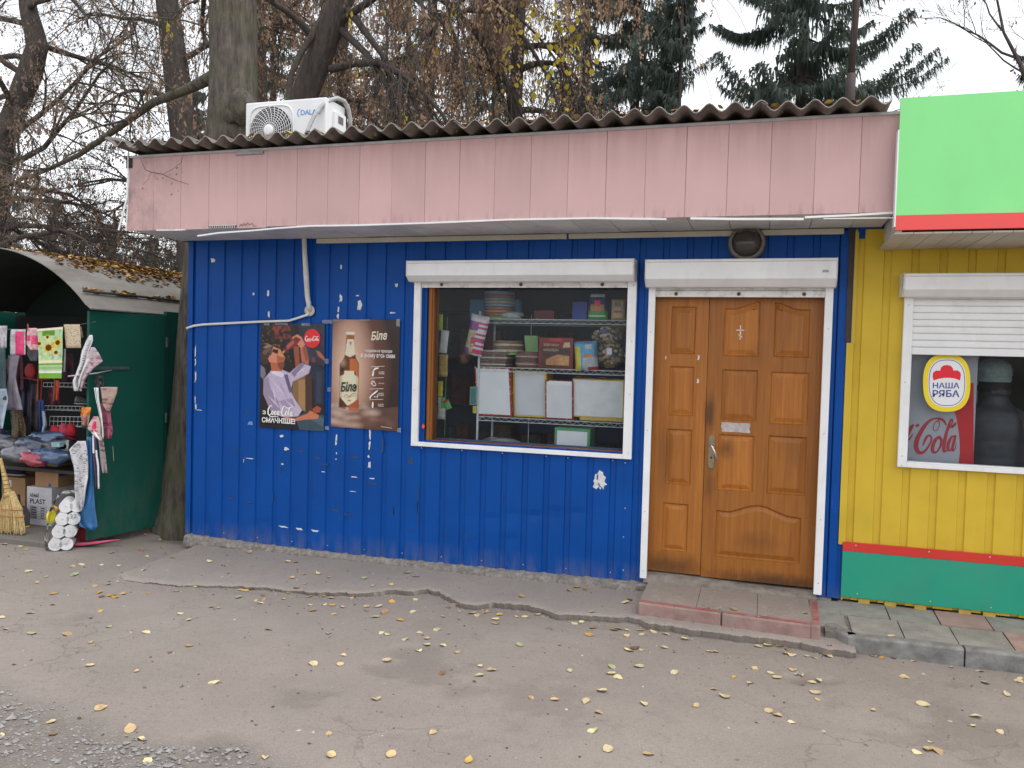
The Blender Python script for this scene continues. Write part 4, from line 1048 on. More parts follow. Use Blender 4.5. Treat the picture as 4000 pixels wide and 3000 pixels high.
# window with half lowered shutter
YW0, YWX = 5.058, 6.70
b = MB(); b.box(YW0, YW0+.055, -.04, -.004, 1.046, 2.20); yw = b.build('window_frame', white, yk, bevel=.004)
b = MB(); b.box(YWX-.055, YWX, -.04, -.004, 1.046, 2.20); b.build('guide_rail', white, yw, bevel=.004)
b = MB(); b.box(YW0+.055, YWX-.055, -.038, -.006, 1.046, 1.075); b.build('sill_rail', white, yw, bevel=.003)
b = MB(); b.box(YW0+.055, YWX-.055, -.006, .05, 1.073, 1.083); b.build('sill_board', white, yw)
b = MB(); b.box(YW0+.055, YW0+.062, -.006, .05, 1.073, 2.2); b.build('reveal', white, yw)
pr = [(0, 2.293), (-.166, 2.293), (-.172, 2.287), (-.172, 2.19), (-.12, 2.15), (0, 2.15)]
b = MB(); b.prism(pr, lambda q, t: (5.036+(YWX+.02-5.036)*t, q[0]-.004, q[1]), 0, 1); yb_ = b.build('shutter_box', white, yw, bevel=.003)
b = MB(); b.prism([(q[0]*1.02, q[1]+.002*(1 if q[1] > 2.2 else -1)) for q in pr], lambda q, t: (5.028+.0075*t, q[0]-.003, q[1]), 0, 1); b.build('end_cap', white_dirty, yb_, bevel=.002)
b = MB(); b.box(5.04, YWX+.016, -.1772, -.176, 2.272, 2.2745); b.build('seam', MATS['seam_shadow_line'], yb_)
for i in range(8):
    z1 = 2.185-.0445*i; b = MB(); h_ = .043
    b.prism([(0, z1), (-.004, z1), (-.010, z1-.010), (-.0115, z1-.022), (-.010, z1-h_+.006), (-.003, z1-h_), (0, z1-h_)], lambda q, t: (YW0+.052+(YWX-YW0-.104)*t, q[0]-.012, q[1]), 0, 1)
    b.build('shutter_slat', white, yw, autosmooth=40)
b = MB(); b.box(YW0+.056, YWX-.056, -.028, -.010, 1.782, 1.829); b.build('shutter_end_slat', white, yw, bevel=.004)
for z in (1.06, 1.12, 1.6, 2.1): screw(YW0+.025, z, -.04, yw)
b = MB(); b.box(YW0+.062, YWX-.056, .022, .026, 1.083, 2.2); b.build('window_pane', glass_mat('window_glass_clear', (.92, .94, .95), 1.17, .006), yk)
# the round-cornered sticker
stk = thing('sticker', 'oval yellow and white sticker with red crest on the window glass', 'sticker', (*A3(*C8(548, 850), .02)[:2], A(*C8(548, 850), .02)[1]))
def stadium(cx, cy, rx, ry, n_=40, p=2.6):
    return [(cx+rx*math.copysign(abs(math.cos(t))**(2/p), math.cos(t)), cy+ry*math.copysign(abs(math.sin(t))**(2/p), math.sin(t))) for t in np.linspace(0, 2*math.pi, n_+1)[:-1]]
def flat(pts, Y, name, mat, parent, cc=C8, th=.0006):
    b = MB(); b.prism(pts, lambda q, t: A3(*cc(*q), Y+t), 0, th); return b.build(name, mat, parent)
flat(stadium(548, 540, 256, 312), .0205, 'yellow_rim', M('sticker_yellow', (.85, .66, .02), .4, .02, 5), stk)
flat(stadium(550, 540, 206, 262), .0197, 'white_field', M('sticker_white', (.80, .81, .83), .4, .02, 5), stk)
sblue = M('sticker_blue', (.045, .07, .30), .4, .02, 5); sred = M('sticker_red', (.75, .015, .03), .4, .02, 5)
P_ = stadium(550, 540, 192, 246, 64); V, F = stroke2d([[(x, y, 7) for x, y in P_+P_[:1]]])
b = MB(); b.add([A3(*C8(x, y), .0190) for x, y in V], F); b.build('blue_line', sblue, stk, recalc=False)
cr_ = [(405, 515), (395, 470), (400, 430), (430, 408), (478, 408), (485, 375), (515, 352), (550, 347), (590, 355), (612, 380), (622, 408), (665, 405), (695, 428), (702, 460), (690, 515), (640, 495), (580, 486), (520, 487), (460, 497)]
b = MB(); bmx = bmesh.new(); vs_ = [bmx.verts.new(A3(*C8(x, y), .0190)) for x, y in cr_]; bmx.faces.new(vs_); bmesh.ops.triangulate(bmx, faces=bmx.faces[:])
b.add([v.co[:] for v in bmx.verts], [tuple(v.index for v in f.verts) for f in bmx.faces] if not bmx.verts.index_update() else []); bmx.free(); b.build('crest', sred, stk, recalc=False)
def letter(s, x0, x1, y0, y1, Y, mat, parent, cc=C8, bold=.0, shear=0., name='lettering'):
    V, F = text2d(s, 1.0, bold, shear)
    if not V: return
    a = np.array(V); w_, h_ = a.max(0)
    b = MB(); b.add([A3(*cc(x0+(x1-x0)*x/w_, y1-(y1-y0)*y/h_), Y) for x, y in V], F); return b.build(name, mat, parent, recalc=False)
letter('НАША', 397, 685, 537, 600, .0186, sblue, stk, bold=.02); letter('РЯБА', 395, 685, 618, 694, .0186, sblue, stk, bold=.022)
# ---- drinks cooler behind the glass
ckY = .12
ck_x0, ck_x1 = A(*C8(-60, 1300), ckY)[0], A(*C8(842, 1300), ckY)[0]
ck = thing('drinks_cooler', 'grey and red drinks cooler with red script behind the glass', 'cooler', ((ck_x0+ck_x1)/2, .45, .12))
b = MB(); b.box(ck_x0, ck_x1, ckY, .75, .121, 2.02); b.build('cabinet', M('cooler_grey', (.40, .41, .46), .45, .05, 2), ck, bevel=.006)
rd = [(470, 232), (530, 232), (842, 232), (842, 1418), (675, 1418), (690, 1300), (688, 1180), (675, 1050), (655, 930), (630, 840), (590, 700), (540, 500)]
flat([(570, 560), (600, 700), (630, 840), (655, 930), (675, 1050), (688, 1180), (690, 1300), (675, 1425), (838, 1425), (838, 545), (790, 535)], ckY-.0015, 'red_field', M('cooler_red', (.55, .012, .02), .4, .05, 3), ck)
cola_red = M('cooler_script_red', (.42, .025, .04), .4, .05, 3)
COLA = [[(545, 1003, 10), (520, 955, 26), (480, 930, 30), (430, 925, 16), (370, 945, 24), (310, 1005, 38), (262, 1080, 46), (225, 1165, 50), (218, 1240, 50), (245, 1290, 42), (290, 1292, 30), (335, 1250, 22), (375, 1180, 20), (382, 1130, 18), (352, 1108, 20), (318, 1150, 26), (290, 1222, 10)],
        [(455, 938, 12), (472, 985, 9), (450, 1040, 8), (418, 1060, 9), (402, 1030, 9), (420, 975, 9), (462, 945, 12)],
        [(470, 1120, 14), (430, 1150, 34), (398, 1220, 38), (400, 1285, 34), (440, 1285, 18), (482, 1220, 24), (488, 1150, 26), (462, 1115, 14), (470, 1150, 10), (510, 1160, 8)],
        [(505, 1165, 8), (560, 1060, 12), (600, 985, 14), (612, 945, 16), (592, 940, 18), (566, 1010, 26), (538, 1110, 34), (518, 1220, 36), (520, 1280, 30), (548, 1270, 14)],
        [(635, 1120, 14), (600, 1125, 22), (568, 1190, 34), (562, 1260, 30), (592, 1262, 16), (628, 1180, 18)], [(642, 1105, 26), (622, 1190, 30), (606, 1270, 26), (640, 1250, 10), (650, 1190, 5)],
        [(600, 1030, 12), (612, 1010, 26), (640, 985, 24), (645, 965, 6)]]
V, F = stroke2d(COLA); b = MB(); b.add([A3(*C8(x, y), ckY-.003-l_) for (x, y), l_ in zip(V, STROKE_L)], F); b.build('script_lettering', cola_red, ck, recalc=False)
V, F = stroke2d([[(250, 990, 26), (215, 1010, 30)], [(190, 990, 20), (160, 1030, 40), (130, 1100, 30), (110, 1170, 10)], [(185, 1090, 6), (160, 1130, 18), (130, 1160, 22)]]); b = MB(); b.add([A3(*C8(x, y), ckY-.003) for x, y in V], F); b.build('script_lettering', cola_red, ck, recalc=False)
# pale post of the room behind
pX0, pX1 = A(*C8(790, 300), .9)[0], A(*C8(900, 300), .9)[0]
b = MB(); b.box(pX0, pX1, .9, .93, .12, 2.4); b.build('inner_post', M('inner_post_pale', (.55, .50, .47), .7, .1, 3), yk)

# ================================================================== POSTERS (flat prints)
def srgb(*c):
    return np.array([((x/255)/12.92 if x/255 <= .04045 else ((x/255+.055)/1.055)**2.4) for x in c])
class Print:
    """a small printed picture: colours laid on a fine grid of the sheet"""
    def __init__(s, w, h, col): s.w, s.h = w, h; s.a = np.tile(srgb(*col), (h, w, 1)).astype(float); s.Y, s.X = np.mgrid[0:h, 0:w]+.5
    def poly(s, pts, col, alpha=1., sx=1., sy=1.):
        m = np.zeros((s.h, s.w))
        for dx in (-.25, .25):
            for dy in (-.25, .25): m += inpoly(s.X+dx, s.Y+dy, [(x*sx, y*sy) for x, y in pts])
        m = (m/4*alpha)[..., None]; s.a = s.a*(1-m)+srgb(*col)*m; return s
    def glow(s, cx, cy, rx, ry, col, alpha=1., p=1.):
        d = np.clip(1-np.hypot((s.X-cx)/rx, (s.Y-cy)/ry), 0, 1)**p*alpha
        s.a = s.a*(1-d[..., None])+srgb(*col)*d[..., None]; return s
    def band(s, mask, col): s.a = s.a*(1-mask[..., None])+srgb(*col)*mask[..., None]; return s
    def speck(s, x0, y0, x1, y1, cols, n, r, seed=1):
        g = random.Random(seed)
        for _ in range(n): s.glow(g.uniform(x0, x1), g.uniform(y0, y1), g.uniform(.5, 1)*r, g.uniform(.5, 1)*r, g.choice(cols), g.uniform(.4, .9), .7)
        return s
    def grain(s, amt, sc=7., seed=5): s.a *= (1+amt*(fbm(s.X/sc, s.Y/sc, seed)-.5)*2)[..., None]; return s
    def sheet(s, name, corners, parent, mat, wave=.0, y=0.):
        # corners: TL, TR, BR, BL as (x, z); the sheet follows the wall with a slight wave
        h, w = s.h, s.w
        U, V = np.meshgrid(np.linspace(0, 1, w), np.linspace(0, 1, h))
        c = [np.array(p) for p in corners]
        P = (c[0][None, None]*((1-U)*(1-V))[..., None]+c[1]*(U*(1-V))[..., None]+c[2]*(U*V)[..., None]+c[3]*((1-U)*V)[..., None])
        yy = y-wave*(.5+.5*np.sin(P[..., 0]/PITCH*2*math.pi+1.2))*.5-wave*(fbm(U*4, V*4, 91)-.3)
        co = np.stack([P[..., 0], yy, P[..., 1]], -1).reshape(-1, 3)-np.array(_wloc(parent))
        idx_ = np.arange(h*w).reshape(h, w)
        q = np.stack([idx_[:-1, :-1], idx_[1:, :-1], idx_[1:, 1:], idx_[:-1, 1:]], -1).reshape(-1, 4)
        me_ = bpy.data.meshes.new(name); me_.from_pydata(co.tolist(), [], q.tolist())
        at_ = me_.color_attributes.new('print', 'FLOAT_COLOR', 'POINT')
        at_.data.foreach_set('color', np.concatenate([np.clip(s.a, 0, 1).reshape(-1, 3), np.ones((h*w, 1))], 1).ravel())
        me_.polygons.foreach_set('use_smooth', [True]*len(me_.polygons)); me_.materials.append(mat)
        o = bpy.data.objects.new(name, me_); link(o, parent); WLOC[o.name] = _wloc(parent); return o
pmat = print_mat('poster_print', .32, .4)
CP = crop(1000, 1230, 3.529)            # both posters
def plane_map(corners, w, h, y):        # print coordinates -> point on the sheet
    c = [np.array(p) for p in corners]
    def f(px, py):
        u, v = px/w, py/h; p = c[0]*(1-u)*(1-v)+c[1]*u*(1-v)+c[2]*u*v+c[3]*(1-u)*v
        return (float(p[0]), y, float(p[1]))
    return f
def lay(fn, V, F, ox, oy, sx, sy, name, mat, parent):
    b = MB(); pts = [fn(ox+x*sx, oy-y*sy) for x, y in V]
    if len(STROKE_L) == len(V) and 'lettering' != name: pts = [(p_[0], p_[1]-l_, p_[2]) for p_, l_ in zip(pts, STROKE_L)]   # crossing pen strokes must not share a plane
    b.add(pts, F); return b.build(name, mat, parent, recalc=False)
def fit(s_, x0, x1, y0, y1, fn, name, mat, parent, bold=0., shear=0.):
    V, F = text2d(s_, 1., bold, shear)
    a = np.array(V).max(0); return lay(fn, V, F, x0, y1, (x1-x0)/a[0], (y1-y0)/a[1], name, mat, parent)
ink_white = M('print_white', (.80, .79, .76), .35, .02, 5)
# --- drink poster with a man drinking from a bottle (print space 0..900 x 0..1490 from the photograph's crop, shifted by (65, 110))
W1, H1 = 140, 226
k1 = W1/890
def q1(*pts): return [((x-65)*k1, (y-110)*k1*H1/W1*890/1480) for x, y in pts]
p = Print(W1, H1, (28, 18, 22))
p.speck(0, 0, 70, 89, [(86, 50, 34), (60, 38, 26), (110, 84, 50)], 90, 4, 3); p.speck(28, 5, 66, 33, [(150, 62, 52), (120, 44, 40)], 50, 5, 4); p.speck(3, 20, 51, 58, [(150, 120, 70), (90, 60, 34)], 34, 3, 6)
p.poly(q1((590, 110), (950, 110), (950, 700), (760, 640), (620, 420)), (44, 44, 62)); p.speck(76, 4, 138, 76, [(60, 60, 84), (24, 22, 30)], 30, 8, 9)
p.poly(q1((520, 740), (700, 720), (700, 1330), (520, 1300)), (128, 96, 62)); p.poly(q1((600, 900), (700, 880), (690, 1320), (600, 1250)), (158, 122, 80)); p.poly(q1((690, 800), (780, 830), (790, 1340), (700, 1330)), (70, 46, 36))
p.poly(q1((750, 640), (860, 680), (950, 760), (930, 1220), (820, 1230), (800, 900), (740, 760)), (34, 38, 56)); p.poly(q1((840, 760), (900, 780), (900, 1200), (840, 1200)), (48, 54, 78))
p.poly(q1((530, 430), (600, 420), (615, 700), (560, 730)), (150, 78, 52)); p.poly(q1((830, 480), (880, 490), (950, 570), (950, 620), (870, 560)), (168, 96, 66)); p.poly(q1((780, 570), (820, 580), (830, 640), (780, 640)), (120, 60, 50))
p.poly(q1((75, 700), (130, 740), (150, 830), (110, 900), (75, 860)), (120, 112, 124))
# shirt
p.poly(q1((120, 900), (230, 770), (380, 760), (480, 800), (640, 650), (770, 700), (740, 800), (520, 920), (500, 1060), (560, 1180), (650, 1310), (600, 1400), (420, 1430), (240, 1380), (120, 1120)), (186, 172, 196))
p.poly(q1((120, 900), (180, 860), (230, 1050), (330, 1200), (360, 1320), (240, 1380), (120, 1120)), (150, 134, 160)); p.poly(q1((400, 830), (450, 820), (520, 1060), (480, 1080)), (96, 86, 116))
p.poly(q1((500, 800), (640, 650), (690, 670), (540, 860)), (132, 118, 146)); p.poly(q1((210, 790), (330, 770), (400, 820), (380, 870), (260, 830)), (216, 206, 222)); p.poly(q1((330, 1200), (520, 1150), (560, 1260), (420, 1300)), (160, 142, 170))
for a_, b_, w_, c_ in (((160, 960), (300, 1180), 26, (146, 130, 156)), ((230, 900), (420, 1120), 22, (206, 196, 216)), ((300, 880), (470, 1180), 18, (150, 134, 160)), ((180, 1120), (380, 1330), 24, (206, 196, 214)), ((420, 1180), (600, 1330), 24, (206, 194, 212)), ((480, 1120), (560, 1290), 16, (140, 124, 150)), ((560, 820), (720, 700), 20, (214, 204, 220)), ((250, 1000), (300, 1250), 16, (220, 212, 226))):
    dx_, dy_ = b_[0]-a_[0], b_[1]-a_[1]; l_ = math.hypot(dx_, dy_); nx2, ny2 = -dy_/l_*w_/2, dx_/l_*w_/2
    p.poly(q1((a_[0], a_[1]), ((a_[0]+b_[0])/2+nx2, (a_[1]+b_[1])/2+ny2), (b_[0], b_[1]), ((a_[0]+b_[0])/2-nx2, (a_[1]+b_[1])/2-ny2)), c_, .8)
# neck, head, hair
p.poly(q1((210, 650), (380, 600), (400, 700), (370, 780), (230, 780)), (176, 98, 62)); p.poly(q1((300, 640), (400, 600), (405, 690), (372, 770), (330, 740)), (126, 62, 42))
p.poly(q1((180, 470), (260, 440), (350, 480), (370, 520), (415, 590), (400, 640), (300, 660), (220, 660), (190, 600)), (206, 134, 98)); p.poly(q1((300, 560), (415, 590), (395, 640), (300, 650)), (166, 90, 62))
p.poly(q1((80, 540), (100, 450), (190, 405), (250, 430), (230, 490), (200, 560), (180, 620), (190, 660), (110, 700), (75, 640)), (58, 40, 38)); p.poly(q1((100, 450), (190, 405), (240, 430), (160, 470)), (150, 118, 106)); p.poly(q1((90, 520), (180, 440), (230, 470), (130, 560)), (104, 78, 70)); p.poly(q1((200, 560), (250, 470), (262, 478), (212, 566)), (24, 20, 24))
p.poly(q1((240, 470), (320, 480), (310, 540), (250, 520)), (26, 22, 28)); p.poly(q1((175, 600), (230, 590), (240, 650), (200, 660)), (214, 128, 100))
# arm, hand, bottle
p.poly(q1((620, 440), (690, 420), (740, 600), (740, 680), (640, 640)), (182, 104, 76)); p.poly(q1((640, 420), (700, 420), (740, 590), (700, 640)), (146, 78, 60))
p.poly(q1((510, 300), (580, 260), (640, 300), (690, 400), (640, 460), (560, 380), (520, 340)), (206, 132, 104))
p.poly(q1((360, 520), (440, 410), (560, 290), (630, 330), (560, 420), (440, 490), (380, 540)), (120, 40, 36)); p.poly(q1((430, 420), (520, 340), (545, 380), (450, 470)), (176, 84, 74)); p.poly(q1((360, 520), (400, 480), (410, 510), (380, 535)), (196, 140, 64))
# jeans, hand with food
p.poly(q1((560, 1420), (700, 1340), (950, 1370), (950, 1600), (620, 1590)), (52, 74, 88)); p.poly(q1((700, 1400), (860, 1370), (950, 1420), (930, 1520)), (70, 94, 106))
p.poly(q1((400, 1420), (560, 1430), (720, 1360), (760, 1310), (880, 1370), (860, 1420), (700, 1440), (560, 1470), (440, 1450)), (196, 116, 84)); p.poly(q1((790, 1290), (850, 1240), (910, 1270), (890, 1330), (810, 1350)), (160, 72, 44))
p.poly(q1((65, 1380), (400, 1440), (560, 1470), (620, 1590), (65, 1590)), (22, 20, 26), .9); p.grain(.12, 4)
cn1 = [A(*CP(70, 118), -.012), A(*CP(950, 125), -.012), A(*CP(945, 1605), -.012), A(*CP(48, 1548), -.012)]
po1 = thing('poster', 'dark drink poster of a man drinking from a bottle, left of two', 'poster', (.52, -.012, cn1[3][1]))
p.sheet('sheet', cn1, po1, pmat, .005, -.013)
f1_ = plane_map(cn1, 890, 1480, -.020); f1b = plane_map(cn1, 890, 1480, -.0206)
red_disc = M('print_red', (.70, .018, .022), .35, .02, 5)
b = MB(); dpts = [(790-65+112*math.cos(t), 312-110+130*math.sin(t)) for t in np.linspace(0, 2*math.pi, 41)[:-1]]; b.add([f1_(x, y) for x, y in dpts], [tuple(range(40))]); b.build('red_disc', red_disc, po1, recalc=False)
# pen-stroke script of the drink's name, unit: x-height about 1
SCR = [[(1.75, 2.05, .1), (1.6, 2.5, .2), (1.25, 2.7, .3), (.75, 2.3, .42), (.35, 1.4, .5), (.28, .6, .5), (.6, .05, .4), (1.1, .1, .25), (1.5, .6, .18)],
       [(2.15, 1.2, .15), (1.8, 1.05, .36), (1.65, .5, .4), (1.9, .12, .3), (2.25, .45, .22), (2.3, 1.0, .24), (2.1, 1.22, .12)],
       [(3.2, .95, .2), (3.05, 1.2, .2), (2.75, 1.0, .36), (2.62, .5, .4), (2.8, .12, .32), (3.2, .35, .14)],
       [(4.1, 1.15, .2), (3.75, 1.1, .3), (3.55, .5, .36), (3.72, .12, .28), (4.05, .6, .2)], [(4.2, 1.2, .3), (4.05, .5, .34), (4.15, .1, .25), (4.45, .35, .1)],
       [(4.6, .95, .22), (4.95, 1.0, .22)],
       [(6.65, 2.05, .1), (6.5, 2.5, .2), (6.15, 2.7, .3), (5.65, 2.3, .42), (5.25, 1.4, .5), (5.18, .6, .5), (5.5, .05, .4), (6.0, .1, .25), (6.4, .6, .18)],
       [(7.0, 1.2, .15), (6.7, 1.05, .36), (6.55, .5, .4), (6.8, .12, .3), (7.15, .45, .22), (7.2, 1.0, .24), (7.0, 1.22, .12)],
       [(7.45, .6, .1), (7.95, 1.7, .16), (8.1, 2.4, .18), (7.9, 2.3, .25), (7.6, 1.2, .36), (7.52, .4, .36), (7.7, .1, .25)],
       [(8.7, 1.15, .2), (8.4, 1.1, .3), (8.2, .5, .36), (8.37, .12, .28), (8.7, .6, .2)], [(8.85, 1.2, .3), (8.7, .5, .34), (8.8, .1, .25), (9.1, .4, .1)],
       [(.5, .0, .12), (1.4, -.42, .3), (3.0, -.30, .22), (4.2, -.45, .1)], [(6.2, 2.65, .12), (7.4, 2.2, .3), (8.6, 2.5, .25), (9.1, 2.9, .08)]]
V, F = stroke2d(SCR)
lay(f1b, V, F, 795-65-105, 330-110+14, 21, 24, 'script_lettering', ink_white, po1)
lay(f1b, V, F, 175-65+4, 1405-110, 39, 50, 'script_lettering', ink_white, po1)
fit('З', 112-65, 160-65, 1345-110, 1400-110, f1b, 'lettering', ink_white, po1, .03)
fit('СМАЧНІШЕ!', 105-65, 565-65, 1440-110, 1515-110, f1b, 'lettering', ink_white, po1, .035)
# --- beer poster
W2, H2 = 112, 180
p = Print(W2, H2, (44, 28, 26)); X, Y = p.X/W2*930, p.Y/H2*1520
p.glow(32, 80, 70, 130, (150, 92, 70), .95, .8); p.glow(30, 82, 44, 112, (232, 196, 172), .95, .9); p.glow(30, 25, 24, 30, (200, 160, 140), .6, 1)
def q2(*pts): return [((x-1045)*W2/930, (y-75)*H2/1515) for x, y in pts]
p.poly([(0, 146), (14, 140), (30, 143), (60, 138), (84, 144), (112, 140), (112, 180), (0, 180)], (96, 66, 56), .75)
g_ = random.Random(8)
for i in range(46): p.glow(g_.uniform(0, 70)*g_.uniform(.5, 1.5), g_.uniform(142, 176), g_.uniform(9, 20), g_.uniform(5, 10), g_.choice([(220, 196, 182), (170, 134, 118), (130, 96, 84)]), .45, 1)
p.poly(q2((1245, 330), (1350, 330), (1355, 420), (1378, 600), (1425, 690), (1430, 1300), (1160, 1300), (1158, 700), (1222, 600), (1240, 420)), (96, 46, 22))
p.poly(q2((1300, 620), (1378, 620), (1418, 700), (1415, 800), (1300, 810)), (176, 96, 44)); p.poly(q2((1170, 720), (1220, 640), (1250, 640), (1215, 800), (1170, 800)), (60, 30, 18)); p.glow(18, 72, 8, 10, (230, 200, 170), .5)
p.poly(q2((1380, 650), (1425, 700), (1428, 1300), (1390, 1300)), (190, 112, 60)); p.poly(q2((1160, 1180), (1260, 1260), (1250, 1330), (1150, 1310)), (70, 40, 30), .7); p.poly(q2((1300, 1280), (1420, 1150), (1425, 1340), (1290, 1340)), (176, 84, 40), .8)
m_ = inpoly(p.X, p.Y, q2((1245, 330), (1350, 330), (1355, 420), (1378, 600), (1425, 690), (1430, 1300), (1160, 1300), (1158, 700), (1222, 600), (1240, 420)))
cx2 = (1294-1045)*W2/930; dd = np.abs(p.X-cx2)/(135*W2/930); p.a *= np.where(m_, 1.15-.65*np.clip(dd, 0, 1)**2.5, 1)[..., None]
p.poly(q2((1245, 285), (1355, 285), (1352, 335), (1250, 335)), (150, 90, 40)); p.poly(q2((1238, 250), (1358, 250), (1352, 290), (1246, 290)), (218, 210, 198))
p.poly(q2((1256, 350), (1345, 350), (1372, 560), (1300, 600), (1228, 570)), (214, 204, 180)); p.poly(q2((1285, 385), (1320, 385), (1304, 450)), (176, 90, 70))
p.poly(q2((1222, 840), (1226, 790), (1360, 790), (1362, 840), (1420, 880), (1410, 1180), (1340, 1240), (1280, 1280), (1170, 1160), (1162, 880)), (214, 206, 178)); p.poly(q2((1160, 860), (1200, 860), (1200, 1190), (1165, 1160)), (170, 160, 136), .7); p.poly(q2((1380, 860), (1420, 880), (1410, 1180), (1380, 1200)), (188, 176, 148), .7)
p.grain(.05, 3)
cn2 = [A(*CP(1062, 62), -.012), A(*CP(1988, 72), -.012), A(*CP(1958, 1605), -.012), A(*CP(1035, 1540), -.012)]
po2 = thing('poster', 'brown poster of a beer bottle, right of the two on the wall', 'poster', (1.18, -.012, cn2[3][1]))
p.sheet('sheet', cn2, po2, pmat, .004, -.013)
f2_ = plane_map(cn2, 930, 1515, -.0195); f2b = plane_map(cn2, 930, 1515, -.0201)
ink_cream = M('print_cream', (.72, .66, .54), .35, .02, 5); ink_dark = M('print_dark', (.035, .04, .04), .35, .02, 5); ink_rose = M('print_rose', (.45, .17, .13), .4, .05, 9)
def slanted(s_, x0, x1, y0, y1, fn, mat, par, dy=0., bold=.0):
    V, F = text2d(s_, 1., bold, .15); a = np.array(V).max(0)
    V = [(x, y+dy*x/a[0]*a[1]) for x, y in V]; return lay(fn, V, F, x0, y1, (x1-x0)/a[0], (y1-y0)/a[1], 'lettering', mat, par)
slanted('Біле', 1590-1045, 1812-1045, 235-75, 360-75, f2_, ink_cream, po2, .12, .03)
slanted('Біле', 1178-1045, 1405-1045, 950-75, 1090-75, f2b, ink_dark, po2, .1, .035)
fit('неідеально прозоре', 1506-1045, 1882-1045, 478-75, 532-75, f2_, 'lettering', ink_white, po2, .012)
fit('в цьому весь смак', 1452-1045, 1925-1045, 545-75, 612-75, f2_, 'lettering', ink_white, po2, .014)
fn_ = lambda *P_: [[(x-1045, -(y-75), w) for x, y, w in q] for q in P_]
V, F = stroke2d(fn_([(1600, 722, 5), (1780, 708, 5)], [(1595, 880, 5), (1775, 864, 5)], [(1588, 1030, 5), (1772, 1016, 5)], [(1585, 1178, 5), (1770, 1164, 5)],
                    [(1705, 735, 9), (1660, 745, 26), (1635, 770, 14), (1620, 800, 12)], [(1632, 790, 20), (1620, 850, 22)], [(1600, 945, 7), (1640, 985, 9), (1668, 960, 8), (1620, 915, 7), (1605, 960, 8), (1650, 915, 6)],
                    [(1695, 1045, 12), (1660, 1075, 22), (1610, 1120, 16), (1585, 1160, 20)], [(1692, 1100, 7), (1690, 1145, 14)], [(1630, 1205, 14), (1630, 1250, 24), (1628, 1290, 16)]))
lay(f2_, V, F, 0, 0, 1, 1, 'drawing', ink_white, po2)
for y, t in ((800, 'НАЛИЙТЕ\nЧАСТИНУ'), (945, 'ЗБОВТАЙТЕ'), (1095, 'ДОЛИЙТЕ\nЗАЛИШОК'), (1243, 'СМАКУЙТЕ\nПОВІЛЬНО')):
    hh = 44 if '\n' in t else 18
    fit(t, 1702-1045, 1780-1045, y-hh/2-75, y+hh/2-75, f2_, 'lettering', ink_white, po2, .01)
fit("45°", 1640-1045, 1675-1045, 1122-75, 1145-75, f2_, 'lettering', ink_white, po2, .01)
V, F = stroke2d(fn_([(1215, 1165, 5), (1260, 1120, 7), (1290, 1150, 6), (1340, 1110, 8), (1390, 1100, 5)], [(1240, 1180, 4), (1310, 1150, 6), (1380, 1130, 4)], [(1280, 1205, 16), (1320, 1200, 16)]))
lay(f2b, V, F, 0, 0, 1, 1, 'drawing', ink_rose, po2)
V, F = stroke2d(fn_([(1745, 1540, 8), (1900, 1552, 8)])); lay(f2_, V, F, 0, 0, 1, 1, 'small_print', M('print_beige', (.5, .42, .36), .4, .2, 200), po2)
# clear tape holding the posters
tapem = glass_mat('clear_tape', (.95, .95, .95), 1.5, .25, (.7, .72, .75))
for (x, y, w, h, par) in ((150, 130, 90, 30, po1), (350, 128, 200, 26, po1), (690, 135, 130, 40, po1), (985, 95, 150, 50, po1), (975, 640, 60, 70, po1), (980, 1560, 60, 50, po1), (1130, 80, 150, 30, po2), (1500, 75, 160, 26, po2), (1960, 110, 50, 100, po2), (1975, 1590, 50, 60, po2), (1010, 1030, 50, 60, po2)):
    x_, z_ = A(*CP(x, y), -.02); k = .00062
    b = MB(); b.add([(x_-w*k/2, -.0225, z_-h*k/2*.8), (x_+w*k/2, -.0222, z_-h*k/2), (x_+w*k/2*.95, -.0225, z_+h*k/2), (x_-w*k/2, -.0222, z_+h*k/2*.9)], [(0, 1, 2, 3)]); b.build('clear_tape', tapem, par, recalc=False)

# ================================================================== GOODS IN THE SHOP WINDOW
SHZ = [2.002, 1.611, 1.208]; SHY0, SHY1 = .40, .78
sx0, sx1 = A(*C6(603, 1300), SHY0)[0], 3.24
shelf = thing('wire_shelving', 'chrome wire shelving unit with zigzag rails behind the shop window', 'shelf', ((sx0+sx1)/2, .59, .1))
chrome = M('shelf_wire', (.62, .65, .67), .4, .08, 20)
for i, z in enumerate(SHZ):
    b = MB(); xs0 = sx0+.01
    b.tube([(xs0, SHY0, z-.004), (sx1, SHY0, z-.004)], .0032, 5); b.tube([(xs0, SHY0, z-.036), (sx1, SHY0, z-.036)], .0032, 5)
    n_ = int((sx1-xs0)/.032); zig = [(xs0+(sx1-xs0)*k/n_, SHY0, z-.006 if k % 2 else z-.034) for k in range(n_+1)]
    b.tube(zig, .0026, 4)
    b.tube([(xs0, SHY1, z-.004), (sx1, SHY1, z-.004)], .003, 5); b.tube([(xs0, SHY1, z-.036), (sx1, SHY1, z-.036)], .003, 5)
    b.tube([(xs0, SHY0, z-.02), (xs0, SHY1, z-.02)], .003, 5)
    k = xs0+.02
    while k < sx1: b.tube([(k, SHY0, z-.0035), (k, SHY1, z-.0035)], .0017, 3); k += .025
    b.build('shelf', chrome, shelf)
for x, y in ((sx0, SHY0), (sx0, SHY1), (sx1, SHY0), (sx1, SHY1), ((sx0+sx1)/2-.3, SHY1)):
    b = MB(); b.tube([(x, y, .1), (x, y, 2.06)], .0105 if x != (sx0+sx1)/2-.3 else .004, 8); b.build('post', chrome, shelf, smooth=True)
def X6(x, y, Y): return A(*C6(x, y), Y)[0]
def Z6(x, y, Y): return A(*C6(x, y), Y)[1]
